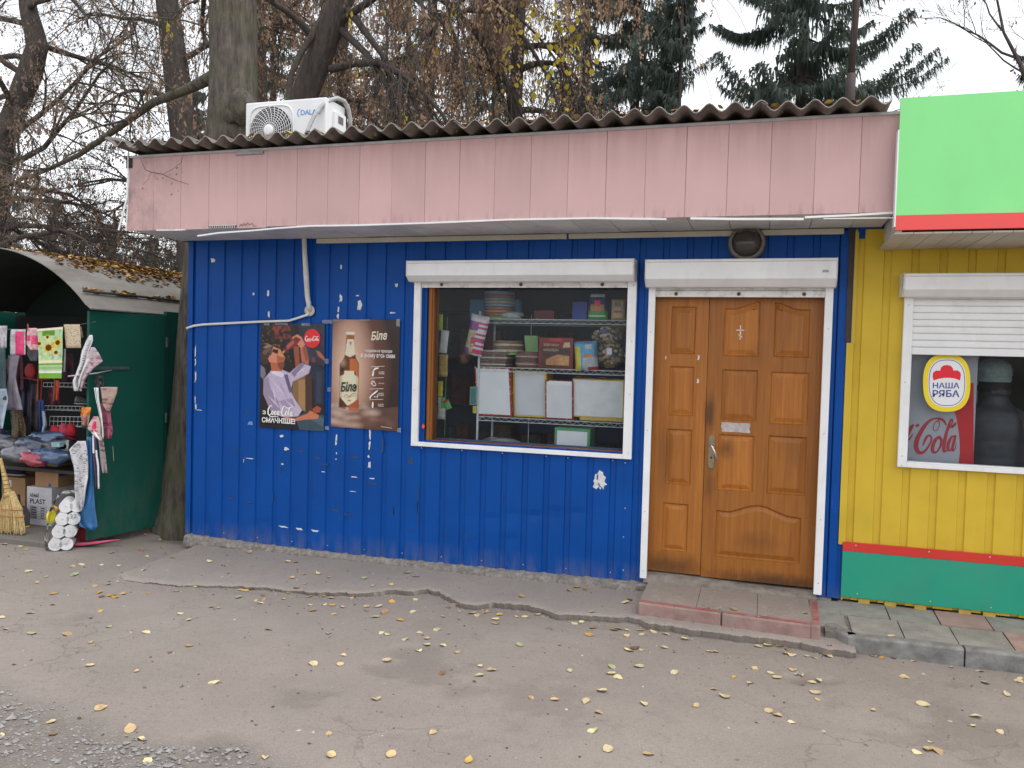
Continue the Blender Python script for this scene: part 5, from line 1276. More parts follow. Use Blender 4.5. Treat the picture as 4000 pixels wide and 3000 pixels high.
def ext(x0, y0, x1, y1, Y):
    return X6(x0, (y0+y1)/2, Y), X6(x1, (y0+y1)/2, Y), Z6((x0+x1)/2, y1, Y), Z6((x0+x1)/2, y0, Y)
GG = 'goods in the shop window'
paper_white = M('box_white_card', (.76, .78, .80), .6, .05, 6)
def col(name, c, r=.5, v=.1, sc=12., **k): return M(name, c, r, v, sc, **k)
def carton(label, rect_, Y, depth, edge, face, z=None, lean=0., frame=.012, name='display_box', cat='box', top=None):
    x0, x1, z0, z1 = ext(*rect_, Y)
    if z is not None: z1 += z-z0; z0 = z
    t = thing(name, label, cat, ((x0+x1)/2, Y+depth/2, z0), GG)
    b = MB(); sh = lean*(z1-z0)
    b.hexa([(x0, Y, z0), (x1, Y, z0), (x1, Y+depth, z0), (x0, Y+depth, z0), (x0-sh, Y, z1), (x1-sh, Y, z1), (x1-sh, Y+depth, z1), (x0-sh, Y+depth, z1)])
    b.build('carton', edge, t, bevel=.002)
    if face:
        f = frame; b = MB(); b.hexa([(x0+f-sh*.02, Y-.003, z0+f), (x1-f-sh*.02, Y-.003, z0+f), (x1-f, Y+.001, z0+f), (x0+f, Y+.001, z0+f), (x0+f-sh*.97, Y-.003, z1-f), (x1-f-sh*.97, Y-.003, z1-f), (x1-f-sh, Y+.001, z1-f), (x0+f-sh, Y+.001, z1-f)])
        b.build('face', face, t)
    return t, (x0, x1, z0, z1)
def spotted(name, base, spot, sc=38., thr=.22):
    m, nt, bs = _nt(name); vo = nt.nodes.new('ShaderNodeTexVoronoi'); vo.inputs['Scale'].default_value = sc
    ge = nt.nodes.new('ShaderNodeNewGeometry'); nt.links.new(ge.outputs['Position'], vo.inputs['Vector'])
    nt.links.new(mixrgb(nt, ramp(nt, vo.outputs['Distance'], thr, thr+.08), spot, base), bs.inputs['Base Color']); bs.inputs['Roughness'].default_value = .5
    MATS[name] = m; return m
redspot = spotted('red_spotted_card', (.30, .012, .02), (.62, .42, .10), 40, .25)
ycard = col('yellow_card', (.62, .42, .06), .5, .2, 9)
carton('tall red-edged white box on the lowest visible shelf, leftmost', (600, 898, 875, 1275), .405, .2, redspot, paper_white, 1.2125, .07, .014)
carton('white box with yellow edge leaning behind the red-edged one', (885, 928, 1145, 1285), .46, .22, ycard, col('grey_white_card', (.60, .62, .65), .6, .06, 5), 1.2125, .04, .016)
t, q = carton('small white box with red spotted edge and paper label on top', (1130, 1000, 1345, 1300), .40, .16, redspot, col('pale_card', (.70, .71, .72), .6, .06, 7), 1.2125, .03, .011)
b = MB(); b.box(q[0]+.02, q[1]-.02, .396, .3985, q[3]-.036, q[3]-.006); b.build('paper_label', paper_white, t)
t, q = carton('wide white box with crumpled yellow wrap edge', (1338, 975, 1738, 1272), .43, .2, ycard, col('wrapped_white', (.74, .76, .76), .35, .08, 14, bmp=.4, bscale=12), 1.236, .02, .010)
b = MB(); b.grid(lambda a, c: (q[0]-.005+(q[1]-q[0]+.01)*a, .425-.004*math.sin(a*31)+c*.06, q[3]-.004+.010*math.sin(a*14)*(1-c)+.012), 30, 3); b.build('wrap_top', ycard, t)
carton('flat yellow printed carton lying under the wide white box', (1390, 1280, 1725, 1312), .42, .22, spotted('yellow_print', (.55, .40, .06), (.40, .10, .04), 60, .2), None, 1.2125)
carton('white box with green flowered border standing below the shelves', (1195, 1392, 1470, 1562), .33, .2, spotted('green_flower_card', (.07, .30, .14), (.5, .12, .14), 26, .18), paper_white, .98, .0, .022)
b = MB(); x0, x1, z0, z1 = ext(1180, 1400, 1500, 1560, .3); b.box(x0-.05, sx1, .3, .75, .12, .978); tag(b.build('storage_crate', col('dark_crate', (.05, .045, .04), .7, .3, 30), None), 'dark crate under the shelving holding the green-bordered box', 'crate', GG)
# clear plastic bag on the crate
def film(name, a=.3, colr=(.75, .78, .8)): return MATS.get(name) or glass_mat(name, (.95, .95, .95), 1.45, a, colr)
def blob(fn, nu=18, nv=12):
    b = MB(); vv_ = []
    for j in range(nv+1):
        th = math.pi*j/nv
        for i in range(nu):
            ph = 2*math.pi*i/nu; vv_.append(fn(th, ph))
    f_ = [(j*nu+i, j*nu+(i+1) % nu, (j+1)*nu+(i+1) % nu, (j+1)*nu+i) for j in range(nv) for i in range(nu)]
    b.add(vv_, f_); return b
def lump(c, r, seed=0, amt=.25, fr=1.6, pw=1.0):
    def fn(th, ph):
        d = np.array([math.sin(th)*math.cos(ph), math.sin(th)*math.sin(ph), math.cos(th)])
        if pw != 1.0: d = np.sign(d)*np.abs(d)**pw
        k = 1+amt*2*(float(fbm(d[0]*fr+seed, d[1]*fr+d[2]*fr*1.3+seed*.7, 5+seed))-.5)
        return (c[0]+r[0]*d[0]*k, c[1]+r[1]*d[1]*k, c[2]+r[2]*d[2]*k)
    return blob(fn, 22, 14)
x0, x1, z0, z1 = ext(600, 1440, 965, 1515, .3)
tag(lump(((x0+x1)/2, .36, z0+.02), ((x1-x0)/2, .1, .055), 3, .4).build('plastic_bag', film('clear_film', .35), None, smooth=True), 'crumpled clear plastic bag lying at the foot of the shelving', 'bag', GG)
b = MB(); b.box(sx0-.02, (sx0+sx1)/2-.1, .28, .75, .12, z0-.02); tag(b.build('storage_crate', MATS['dark_crate'], None), 'dark crate under the shelving carrying a clear plastic bag', 'crate', GG)
# stacks of round wafer cakes
def cake_stack(label, x0, y0, x1, y1, Y, zbase, n_, cols, square=False, wob=.006):
    xa_, xb_, z0, z1 = ext(x0, y0, x1, y1, Y); z1 += zbase-z0; z0 = zbase; r = (xb_-xa_)/2
    t = thing('cake_stack' if not square else 'wafer_stack', label, 'cakes' if not square else 'wafers', ((xa_+xb_)/2, Y+r, z0), GG)
    h = (z1-z0)/n_
    for i in range(n_):
        b = MB(); dx = RNG.uniform(-wob, wob); m_ = cols[i % len(cols)]
        if square:
            b.box(xa_+dx, xb_+dx, Y+RNG.uniform(0, .01), Y+2*r*.9, z0+h*i+.001, z0+h*(i+1)-.002)
            b.build('wafer', m_, t, bevel=.003)
        else:
            b.lathe([(r*.97, 0), (r, .003), (r, h-.006), (r*.98, h-.003), (r*.9, h-.002)], ((xa_+xb_)/2+dx, Y+r+RNG.uniform(-wob, wob), z0+h*i), 28); b.build('cake', m_, t, autosmooth=40)
    return t
ccream = col('cake_cream', (.50, .42, .30), .6, .2, 30); cgold = col('cake_gold', (.42, .30, .12), .5, .2, 30); cred = col('cake_rose', (.45, .14, .12), .5, .15, 20); cgreen = col('cake_green', (.22, .38, .10), .5, .15, 20)
cpale = col('cake_pale_blue', (.24, .40, .50), .45, .2, 18); wbrown = col('wafer_brown', (.20, .13, .10), .6, .25, 40); wpale = col('wafer_pale', (.52, .50, .47), .45, .2, 35)
cake_stack('tall stack of round cakes in pale packages on the top shelf', 622, 300, 850, 518, .47, SHZ[0], 9, [cgreen, cred, cgold, cred, cpale, ccream, cpale, cred, cpale])
cake_stack('stack of three round cakes on the wafers of the middle shelf', 685, 645, 918, 758, .44, SHZ[1]+.100, 5, [cgreen, ccream, wbrown, ccream, wbrown])
cake_stack('left stack of square brown wafers on the middle shelf', 612, 760, 825, 890, .41, SHZ[1], 10, [wbrown, wpale, wbrown, wbrown], True)
cake_stack('right stack of round brown wafers on the middle shelf', 872, 760, 1080, 888, .42, SHZ[1], 11, [wbrown, wbrown, wpale, cred, wbrown])
# boxes and bags
carton('dim maroon box on the top shelf', (1040, 440, 1195, 518), .6, .1, col('maroon_card', (.16, .02, .03), .5, .1, 9), None, SHZ[0])
carton('plain blue box on the top shelf beside the flour', (1335, 378, 1448, 520), .5, .12, col('blue_card', (.03, .07, .32), .5, .1, 9), None, SHZ[0])
carton('light blue carton behind the tall cake stack', (545, 300, 925, 455), .66, .1, col('light_blue_card', (.07, .25, .42), .6, .15, 5), None, SHZ[0]+.002)
carton('green card box between wafers and the red biscuit box', (985, 640, 1085, 888), .55, .06, col('soft_green_card', (.20, .36, .14), .6, .1, 9), None, SHZ[1], .10)
t, q = carton('dark red biscuit box with a picture of wafer slices', (1075, 650, 1340, 890), .43, .07, col('dark_red_card', (.20, .02, .018), .45, .2, 12), None, SHZ[1])
def onbox(t, q, Y, pts, mat, name): b = MB(); b.add([(q[0]+(q[1]-q[0])*x, Y, q[2]+(q[3]-q[2])*z) for x, z in pts], [tuple(range(len(pts)))]); b.build(name, mat, t, recalc=False)
onbox(t, q, .4275, [(.08, .06), (.92, .06), (.92, .62), (.08, .72)], col('choc_print', (.07, .03, .02), .45, .2, 20), 'picture')
onbox(t, q, .4265, [(.22, .12), (.9, .1), (.9, .42), (.55, .46), (.22, .3)], col('wafer_print', (.45, .22, .09), .45, .3, 40), 'picture'); onbox(t, q, .4260, [(.55, .12), (.88, .12), (.9, .40), (.62, .38)], col('wafer_print_light', (.55, .30, .13), .45, .3, 50), 'picture')
onbox(t, q, .4268, [(.70, .68), (.92, .70), (.90, .86), (.74, .84)], col('cream_print', (.6, .5, .33), .45, .2, 20), 'picture'); onbox(t, q, .4268, [(.34, .88), (.72, .86), (.66, .98), (.30, .97)], col('bright_red_print', (.5, .03, .03), .4, .1, 10), 'picture')
V, F = text2d('ШОКОЛАД', 1., .02); a_ = np.array(V).max(0); 
for yy, ht, s_ in ((.56, .08, 'НАПОЛЕОН'), (.72, .08, 'ТОРТИКИ')):
    V, F = text2d(s_, 1., .01); a_ = np.array(V).max(0); b = MB(); b.add([(q[0]+(q[1]-q[0])*(.14+.44*x/a_[0]), .4255, q[2]+(q[3]-q[2])*(yy+ht*z/a_[1])) for x, z in V], F); b.build('lettering', MATS['cream_print'], t, recalc=False)
def pouch(label, rect_, Y, z, mats, bands, name='bag', cat='bag', tilt=0., dep=.03, crimp=True, group=GG):
    """a filled pillow bag: one mesh, print bands by height"""
    x0, x1, z0, z1 = ext(*rect_, Y) if len(rect_) == 4 and rect_[0] > 10 else rect_
    if z is not None: z1 += z-z0; z0 = z
    nu, nv = 14, 18; b = MB(); vv_ = []
    ca, sa = math.cos(tilt), math.sin(tilt); cx = (x0+x1)/2; cz = (z0+z1)/2
    for side in (0, 1):
        for j in range(nv+1):
            for i in range(nu+1):
                u, v = i/nu, j/nv
                d = dep*(max(0, 1-(2*u-1)**4)*max(0, 1-(2*v-1)**6))**.5*(1+.35*(float(fbm(u*4+x0*9, v*5, 7+side))-.5))
                w_ = 1-.05*math.sin(math.pi*v)
                x = cx+(x1-x0)/2*(2*u-1)*w_; zz = z0+(z1-z0)*v
                x, zz = cx+(x-cx)*ca-(zz-cz)*sa, cz+(x-cx)*sa+(zz-cz)*ca
                vv_.append((x, Y+dep+(-d if side == 0 else d)+(.006*math.sin(u*18) if j in (0, nv) else 0), zz))
    L = (nu+1)*(nv+1); f_, mi = [], []
    for side in (0, 1):
        for j in range(nv):
            for i in range(nu):
                k = side*L+j*(nu+1)+i; f_.append((k, k+1, k+nu+2, k+nu+1)); v = (j+.5)/nv; u = (i+.5)/nu
                m_ = 0
                for (u0, v0, u1, v1, mm) in bands:
                    if u0 <= u <= u1 and v0 <= v <= v1: m_ = mm
                mi.append(m_)
    b.v = vv_; b.f = f_; b.mi = mi
    o = b.build(name, mats, None, smooth=True); return tag(o, label, cat, group)
pouch('flour bag with green base and dark blue top on the shelf', (1448, 318, 1605, 530), .41, SHZ[0], [col('navy_pack', (.035, .045, .18), .4, .1, 9), col('green_pack', (.06, .36, .07), .4, .1, 9), col('amber_print', (.5, .24, .08), .4, .3, 50), col('pink_label', (.8, .08, .13), .5, .05, 9), col('white_print', (.6, .62, .63), .5, .2, 60)],
      [(0, 0, 1, .36, 1), (.12, .36, .88, .58, 2), (.35, .50, .62, .72, 3), (.42, .26, .62, .36, 3), (.15, .86, .85, .94, 4), (.1, .12, .9, .18, 4)], dep=.04)
pouch('beige paper bag of flour at the right end of the top shelf', (1628, 358, 1740, 526), .42, SHZ[0], [col('flour_paper', (.50, .42, .28), .6, .1, 9), col('flour_orange', (.55, .30, .06), .5, .1, 9), col('flour_red', (.45, .06, .05), .5, .1, 9), col('flour_brown', (.25, .18, .12), .5, .2, 30)],
      [(0, 0, 1, .12, 1), (0, .88, 1, 1, 1), (.2, .36, .8, .42, 2), (.3, .62, .7, .82, 3)], dep=.035)
x0, x1, z0, z1 = ext(1628, 358, 1740, 526, .42)
V, F = text2d('FLOUR', 1., .02); a_ = np.array(V).max(0); b = MB(); b.add([(x0+(x1-x0)*(.2+.6*x/a_[0]), .4195, z0+(z1-z0)*(.40+.10*z/a_[1])+.015) for x, z in V], F); b.build('lettering', MATS['flour_red'], bpy.data.objects[o.name] if False else bpy.data.objects['bag.001'], recalc=False)
tag(lump((X6(860, 495, .5), .52, SHZ[0]+.032), (.10, .06, .032), 8, .35).build('bag', col('bluish_film_pack', (.42, .48, .50), .3, .3, 25), None, smooth=True), 'small white and blue packet lying beside the tall cake stack', 'bag', GG)
pouch('blue and yellow snack bag leaning on the middle shelf', (1345, 690, 1525, 915), .36, SHZ[1]-.005, [col('sky_pack', (.10, .32, .52), .35, .15, 12), col('yellow_pack', (.58, .52, .07), .35, .15, 12), col('orange_print', (.6, .22, .08), .35, .2, 30), col('silver_pack', (.42, .47, .52), .3, .2, 20), col('red_pack', (.45, .03, .04), .35, .1, 9)],
      [(0, 0, .3, .85, 1), (.34, 0, 1, .42, 3), (.4, .42, .85, .58, 2), (.6, 0, 1, .10, 4), (.5, .74, .75, .88, 3)], tilt=.09, dep=.035)
# striped chips bag hanging from the post
pouch('pink and white striped snack bag hanging at the shelf post', (515, 492, 660, 808), .33, None, [col('stripe_white', (.62, .60, .62), .3, .05, 9), col('stripe_pink', (.50, .04, .16), .3, .1, 9), col('stripe_violet', (.20, .05, .22), .3, .2, 30), col('print_mix', (.45, .38, .22), .35, .6, 60)],
      [(.0, .0, .5, .6, 3), (0, .6, .55, .85, 2), (.5, .08, 1, .14, 1), (.5, .22, 1, .28, 1), (.55, .36, 1, .42, 1), (.5, .50, 1, .56, 1), (.55, .64, 1, .70, 1), (.3, .78, 1, .84, 1), (.3, .92, 1, .97, 1), (.3, .3, .55, .42, 1), (0, 0, .3, .14, 2)], tilt=-.20, dep=.03)
# clear bags of biscuits
for lab, (cx, cy, w, h), sd in (('upper clear bag of round biscuits at the right end', (1600, 655, 250, 130), 1), ('lower clear bag of round biscuits at the right end', (1620, 800, 240, 200), 2)):
    X_, Z_ = X6(cx, cy, .5), Z6(cx, cy, .5); rx = (X6(cx+w/2, cy, .5)-X6(cx-w/2, cy, .5))/2; rz = (Z6(cx, cy-h/2, .5)-Z6(cx, cy+h/2, .5))/2
    t = thing('biscuit_bag', lab, 'bag', (X_, .52, Z_-rz), GG)
    b = MB(); g_ = random.Random(sd)
    for i in range(90):
        th, ph, k = g_.uniform(0, math.pi), g_.uniform(math.pi, 2*math.pi), g_.uniform(.75, .95)
        c_ = (X_+rx*k*math.sin(th)*math.cos(ph)*1.0, .52+.07*k*math.sin(th)*math.sin(ph), Z_+rz*k*math.cos(th)); r = g_.uniform(.013, .018)
        b.add([(c_[0]+r*math.cos(a)*math.sin(e), c_[1]+r*.8*math.sin(a)*math.sin(e), c_[2]+r*math.cos(e)*.9) for e in (.5, 1.2, 1.9, 2.6) for a in np.arange(6)*math.pi/3],
              [(j*6+i_, j*6+(i_+1) % 6, (j+1)*6+(i_+1) % 6, (j+1)*6+i_) for j in range(3) for i_ in range(6)]+[(0, 1, 2, 3, 4, 5), (18, 19, 20, 21, 22, 23)])
    tag(b.build('biscuits', col('biscuit', (.60, .46, .26), .7, .2, 30), t, smooth=True), kind='stuff')
    lump((X_, .52, Z_), (rx*1.04, .075, rz*1.06), sd, .12).build('film', film('biscuit_film', .06), t, smooth=True)
    b = MB(); b.add([(X_-.06, .44, Z_+rz*.3), (X_+.03, .44, Z_+rz*.35), (X_+.03, .445, Z_+rz*.75), (X_-.05, .445, Z_+rz*.7)] if sd == 1 else [(X_-.01, .44, Z_-.0), (X_+.03, .44, Z_), (X_+.028, .44, Z_+.05), (X_-.008, .44, Z_+.052)], [(0, 1, 2, 3)]); b.build('label', col('label_blue', (.06, .10, .28), .5, .2, 40) if sd == 1 else paper_white, t, recalc=False)
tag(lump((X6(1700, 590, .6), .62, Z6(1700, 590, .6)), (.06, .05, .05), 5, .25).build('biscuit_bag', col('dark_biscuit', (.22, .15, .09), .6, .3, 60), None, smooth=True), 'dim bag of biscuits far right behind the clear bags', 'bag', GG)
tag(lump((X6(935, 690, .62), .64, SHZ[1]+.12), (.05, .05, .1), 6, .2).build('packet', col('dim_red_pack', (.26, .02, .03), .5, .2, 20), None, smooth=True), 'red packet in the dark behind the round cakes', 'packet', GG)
carton('red packet behind the blue and yellow bag', (1330, 668, 1465, 888), .56, .05, MATS['red_pack'], None, SHZ[1])
# rack by the left casing with packets
rk = thing('wire_rack', 'thin green wire rack hung with packets inside the window edge', 'rack', (X6(335, 900, .3), .3, 1.05), GG)
b = MB(); xr0, xr1 = X6(300, 900, .3)-.02, X6(372, 900, .3)
for y in (725, 905, 1065, 1165): b.tube([(xr0, .3, Z6(335, y, .3)), (xr1, .3, Z6(335, y, .3))], .002, 4)
b.tube([(xr1-.012, .3, 1.03), (xr1-.012, .3, 2.0)], .003, 5); b.tube([(xr0, .3, 1.03), (xr0, .3, 2.0)], .003, 5); b.build('wires', col('green_wire', (.10, .26, .08), .5, .1, 9), rk)
pouch('lime green packet at the top of the wire rack', (300, 487, 332, 612), .27, None, [col('lime_pack', (.38, .55, .03), .4, .1, 9)], [], 'packet', 'packet', dep=.012)
pouch('white packet hanging on the wire rack below the lime one', (308, 612, 372, 788), .26, None, [col('white_pack', (.55, .57, .56), .4, .15, 30)], [], 'packet', 'packet', -.1, dep=.012)
pouch('tan packet of sticks on the middle of the wire rack', (298, 798, 370, 970), .26, None, [col('tan_pack', (.42, .28, .09), .4, .3, 40)], [], 'packet', 'packet', dep=.014)
pouch('yellow packet low on the wire rack', (292, 1005, 332, 1125), .26, None, [col('bright_yellow_pack', (.6, .48, .03), .4, .2, 40)], [], 'packet', 'packet', dep=.010)
pouch('white and green packet at the bottom of the wire rack', (288, 1128, 352, 1300), .26, None, [col('white_green_pack', (.50, .53, .46), .4, .25, 40), col('leaf_green_print', (.10, .36, .10), .4, .2, 20)], [(.5, .5, 1, 1, 1)], 'packet', 'packet', dep=.014)
pouch('green triangular packet jutting from the wire rack', (345, 1150, 392, 1225), .25, None, [MATS['leaf_green_print'], MATS['red_pack']], [(0, .8, 1, 1, 1)], 'packet', 'packet', .4, dep=.008)
carton('small teal framed card standing by the shelf post', (543, 1048, 598, 1188), .37, .02, col('grey_card', (.30, .32, .32), .5, .1, 9), col('teal_card', (.03, .20, .18), .5, .1, 9), None, 0, .008)
carton('tiny yellow box hanging by the shelf post', (566, 1196, 592, 1252), .37, .02, MATS['bright_yellow_pack'], None)
t = lump((X6(500, 828, .9), .9, Z6(500, 828, .9)), (.055, .055, .055), 2, .03); tag(t.build('ball', spotted('ball_print', (.40, .30, .10), (.45, .05, .08), 16, .35), None, smooth=True), 'colourful ball hanging in the dark of the shop', 'ball', GG)
# deeper in the shop: a back shelf with dark wares
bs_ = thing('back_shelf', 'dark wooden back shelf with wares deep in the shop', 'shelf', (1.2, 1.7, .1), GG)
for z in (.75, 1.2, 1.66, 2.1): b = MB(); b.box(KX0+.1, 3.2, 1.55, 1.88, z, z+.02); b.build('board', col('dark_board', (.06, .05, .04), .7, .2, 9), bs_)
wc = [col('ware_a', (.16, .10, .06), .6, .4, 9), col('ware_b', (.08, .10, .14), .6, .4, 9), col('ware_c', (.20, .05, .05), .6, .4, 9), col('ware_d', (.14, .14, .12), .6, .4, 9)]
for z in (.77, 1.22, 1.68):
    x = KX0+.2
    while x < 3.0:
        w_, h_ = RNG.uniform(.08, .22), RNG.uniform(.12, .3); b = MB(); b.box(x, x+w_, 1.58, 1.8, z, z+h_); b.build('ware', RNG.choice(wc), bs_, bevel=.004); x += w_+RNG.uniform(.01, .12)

# ================================================================== THE GREEN MARKET STALL
SGY0, SGY1 = -.37, .38
stall = thing('market_stall', 'dark green metal market stall with an arched grey roof', 'stall', (-2.35, .9, 0))
sgreen = sheet_paint('stall_green', (.010, .085, .062), .5, grime=(.10, .11, .085), scuff=(.012, .05, .04), zlow=.05, zhigh=.9)
zinc = M('stall_zinc', (.25, .235, .215), .6, .15, 3, dirt=(.10, .085, .07), dirt_amt=.7, dirt_scale=3, dirt_stretch=(1, .4, 1))
AC_, AR = (-2.35, .95), 1.588
def arch(a, r=AR): return (AC_[0]+r*math.cos(a), AC_[1]+r*math.sin(a))
a0, a1 = RAD(43.2), RAD(136.8)
b = MB(); nA = 36; vv = []
for lay_, r in ((0, AR), (1, AR-.008)):
    for y in (-.42, .4, 1.2, 2.1):
        for i in range(nA+1): x, z = arch(a0+(a1-a0)*i/nA, r); vv.append((x, y, z))
L = 4*(nA+1); f = []
for lay_ in (0, 1):
    for j in range(3):
        for i in range(nA): k = lay_*L+j*(nA+1)+i; f.append((k, k+1, k+nA+2, k+nA+1))
mi_ = [0]*(3*nA)+[1]*(3*nA)
for i in range(nA): f.append((i, i+1, L+i+1, L+i))
for j in range(3): f.append((j*(nA+1), (j+1)*(nA+1), L+(j+1)*(nA+1), L+j*(nA+1)))
b.add(vv, f); b.mi[:len(mi_)] = mi_; b.build('arched_roof', [zinc, M('stall_roof_shaded_underside', (.018, .022, .020), .8, .3, 5)], stall, autosmooth=30, recalc=False)  # underside is near black: the shade under the canopy is in its colour
x, z = arch(a0, AR); b = MB(); b.prism([(x-.004, z-.002), (x+.008, z+.002), (x+.05, z-.03), (x+.046, z-.04)], lambda q, t: (q[0], t, q[1]), -.42, 2.1); b.build('drip_edge', zinc, stall)
C1 = crop(0, 900, 1.276)
xp, zp = arch(RAD(48.5), AR+.022); b = MB(); b.tube([(xp, -.36, zp), (xp-.004, .3, zp+.002), (xp, 1.05, zp-.004)], .011, 8); b.build('roof_rail', M('rail_dark', (.035, .033, .032), .7, .2, 9), stall, smooth=True)
# gable behind the canopy
sin_ = M('stall_green_shaded', (.004, .016, .012), .8, .2, 4)  # darker copy of the stall green, with the canopy's shade painted in
gp_ = [arch(a0+(a1-a0)*i/24, AR-.012) for i in range(25)]
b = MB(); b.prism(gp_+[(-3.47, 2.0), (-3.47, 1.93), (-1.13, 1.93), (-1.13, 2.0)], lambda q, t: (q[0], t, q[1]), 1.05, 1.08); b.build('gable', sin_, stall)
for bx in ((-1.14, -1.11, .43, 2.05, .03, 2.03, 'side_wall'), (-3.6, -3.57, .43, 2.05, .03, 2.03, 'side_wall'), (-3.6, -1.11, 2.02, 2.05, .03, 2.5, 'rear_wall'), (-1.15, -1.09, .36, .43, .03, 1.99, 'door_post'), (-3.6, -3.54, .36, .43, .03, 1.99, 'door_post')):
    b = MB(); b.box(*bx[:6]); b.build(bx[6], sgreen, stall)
b = MB(); b.box(-3.57, -1.14, 1.0, 1.02, .03, 2.0); b.build('inner_back_wall', M('stall_inner_shaded', (.015, .014, .016), .9, .2, 4), stall)  # shade inside the stall painted as a near-black wall colour
# opened door leaf
def leafpt(t, s_, z): return (-1.21+(-1.085+1.21)*t+s_*.98, SGY0+(SGY1-SGY0)*t-s_*.16, z)
b = MB(); b.hexa([leafpt(0, -.03, .045), leafpt(0, 0, .045), leafpt(1, 0, .045), leafpt(1, -.03, .045), leafpt(0, -.03, 1.988), leafpt(0, 0, 1.988), leafpt(1, 0, 1.988), leafpt(1, -.03, 1.988)]); dl = b.build('door_leaf', sgreen, stall, bevel=.003)
b = MB(); b.hexa([leafpt(.04, 0, 1.495), leafpt(.04, .012, 1.495), leafpt(.50, .012, 1.495), leafpt(.50, 0, 1.495), leafpt(.04, 0, 1.522), leafpt(.04, .012, 1.522), leafpt(.50, .012, 1.522), leafpt(.50, 0, 1.522)]); b.build('latch_bar', M('latch_steel', (.06, .09, .08), .5, .2, 20), dl)
b = MB(); b.tube([leafpt(.26, .02, 1.49), leafpt(.06, .03, 1.465), (-1.33, SGY0-.10, 1.437)], .006, 6); b.build('latch_rod', M('bright_rod', (.55, .56, .58), .35, .1, 20, metal=.5), dl, smooth=True)
b = MB(); b.tube([leafpt(.30, .004, .83), leafpt(.305, .005, .78), leafpt(.315, .004, .70)], .003, 4); b.build('paint_scratch', M('scratch_pale', (.40, .42, .30), .7, .1, 20), dl)
for z in (.35, 1.0, 1.7): b = MB(); b.tube([leafpt(1.02, .012, z), leafpt(1.02, .012, z+.09)], .012, 8); b.build('hinge', MATS['latch_steel'], dl)
# floor slab
b = MB(); b.box(-3.65, -1.36, -.50, 2.05, -.08, .03); sl_ = b.build('floor_slab', ground_mat('slab_concrete', (.20, .18, .165), (.16, .145, .135), False, False), stall, bevel=.01)
# loose leaves heaped on the arched roof: nobody could count them
leafcols = [M('leaf_litter_tan', (.36, .22, .09), .8, .35, 30), M('leaf_litter_brown', (.18, .085, .03), .8, .35, 30), M('leaf_litter_yellow', (.50, .33, .07), .8, .3, 30)]
def litter(n_, fn, seed, name, label, size=.05):
    b = MB(); g_ = random.Random(seed)
    for i in range(n_):
        x, y, z = fn(g_); r = size*g_.uniform(.55, 1.1); a = g_.uniform(0, 6.28); tx, ty = g_.uniform(-.5, .5), g_.uniform(-.5, .5)
        pts = []
        for k, (px, py) in enumerate(((-.5, 0), (-.15, .36), (.3, .3), (.55, 0), (.3, -.3), (-.15, -.36))):
            X_ = px*math.cos(a)-py*math.sin(a); Y_ = px*math.sin(a)+py*math.cos(a)
            pts.append((x+r*X_, y+r*Y_, z+r*(tx*X_+ty*Y_+.25*abs(py)*g_.uniform(-1, 1.6))+.004))
        b.add(pts, [(0, 1, 2, 3), (0, 3, 4, 5)], g_.choice((0, 0, 1, 1, 2)))
    return tag(b.build(name, leafcols, None, recalc=False), label, 'leaves', kind='stuff')
def roofpt(g_):
    a = RAD(g_.triangular(56, 100, 74)); y = g_.triangular(-.38, 2.05, 1.0) if a > RAD(62) else g_.uniform(.2, 2.0)
    x, z = arch(a, AR+.004); return x, y, z+abs(g_.gauss(0, .008))
litter(1700, roofpt, 5, 'leaf_litter', 'dry brown leaves heaped on the arched stall roof', .055)
def railpt(g_):
    a = RAD(48.5+g_.uniform(.3, 2.2)); x, z = arch(a, AR+.012); return x, g_.choice((-.2, .1, .15, .5, .7, .72))+g_.gauss(0, .06), z
litter(60, railpt, 6, 'leaf_litter', 'leaves caught along the rail of the stall roof', .06)
def kioskroof(g_):
    x = g_.uniform(-.45, 4.8); w = math.cos(2*math.pi*(x-.083)/.15)
    if w > -.2: x += .075*(1 if g_.random() < .5 else -1)
    y = g_.uniform(-.76, .3); return x, y, 3.232-.0032*(x+.5)-.018*(y+.775)+.002+abs(g_.gauss(0, .012))
litter(1500, kioskroof, 9, 'leaf_litter', 'yellow leaves lying in the troughs of the corrugated roof', .05)

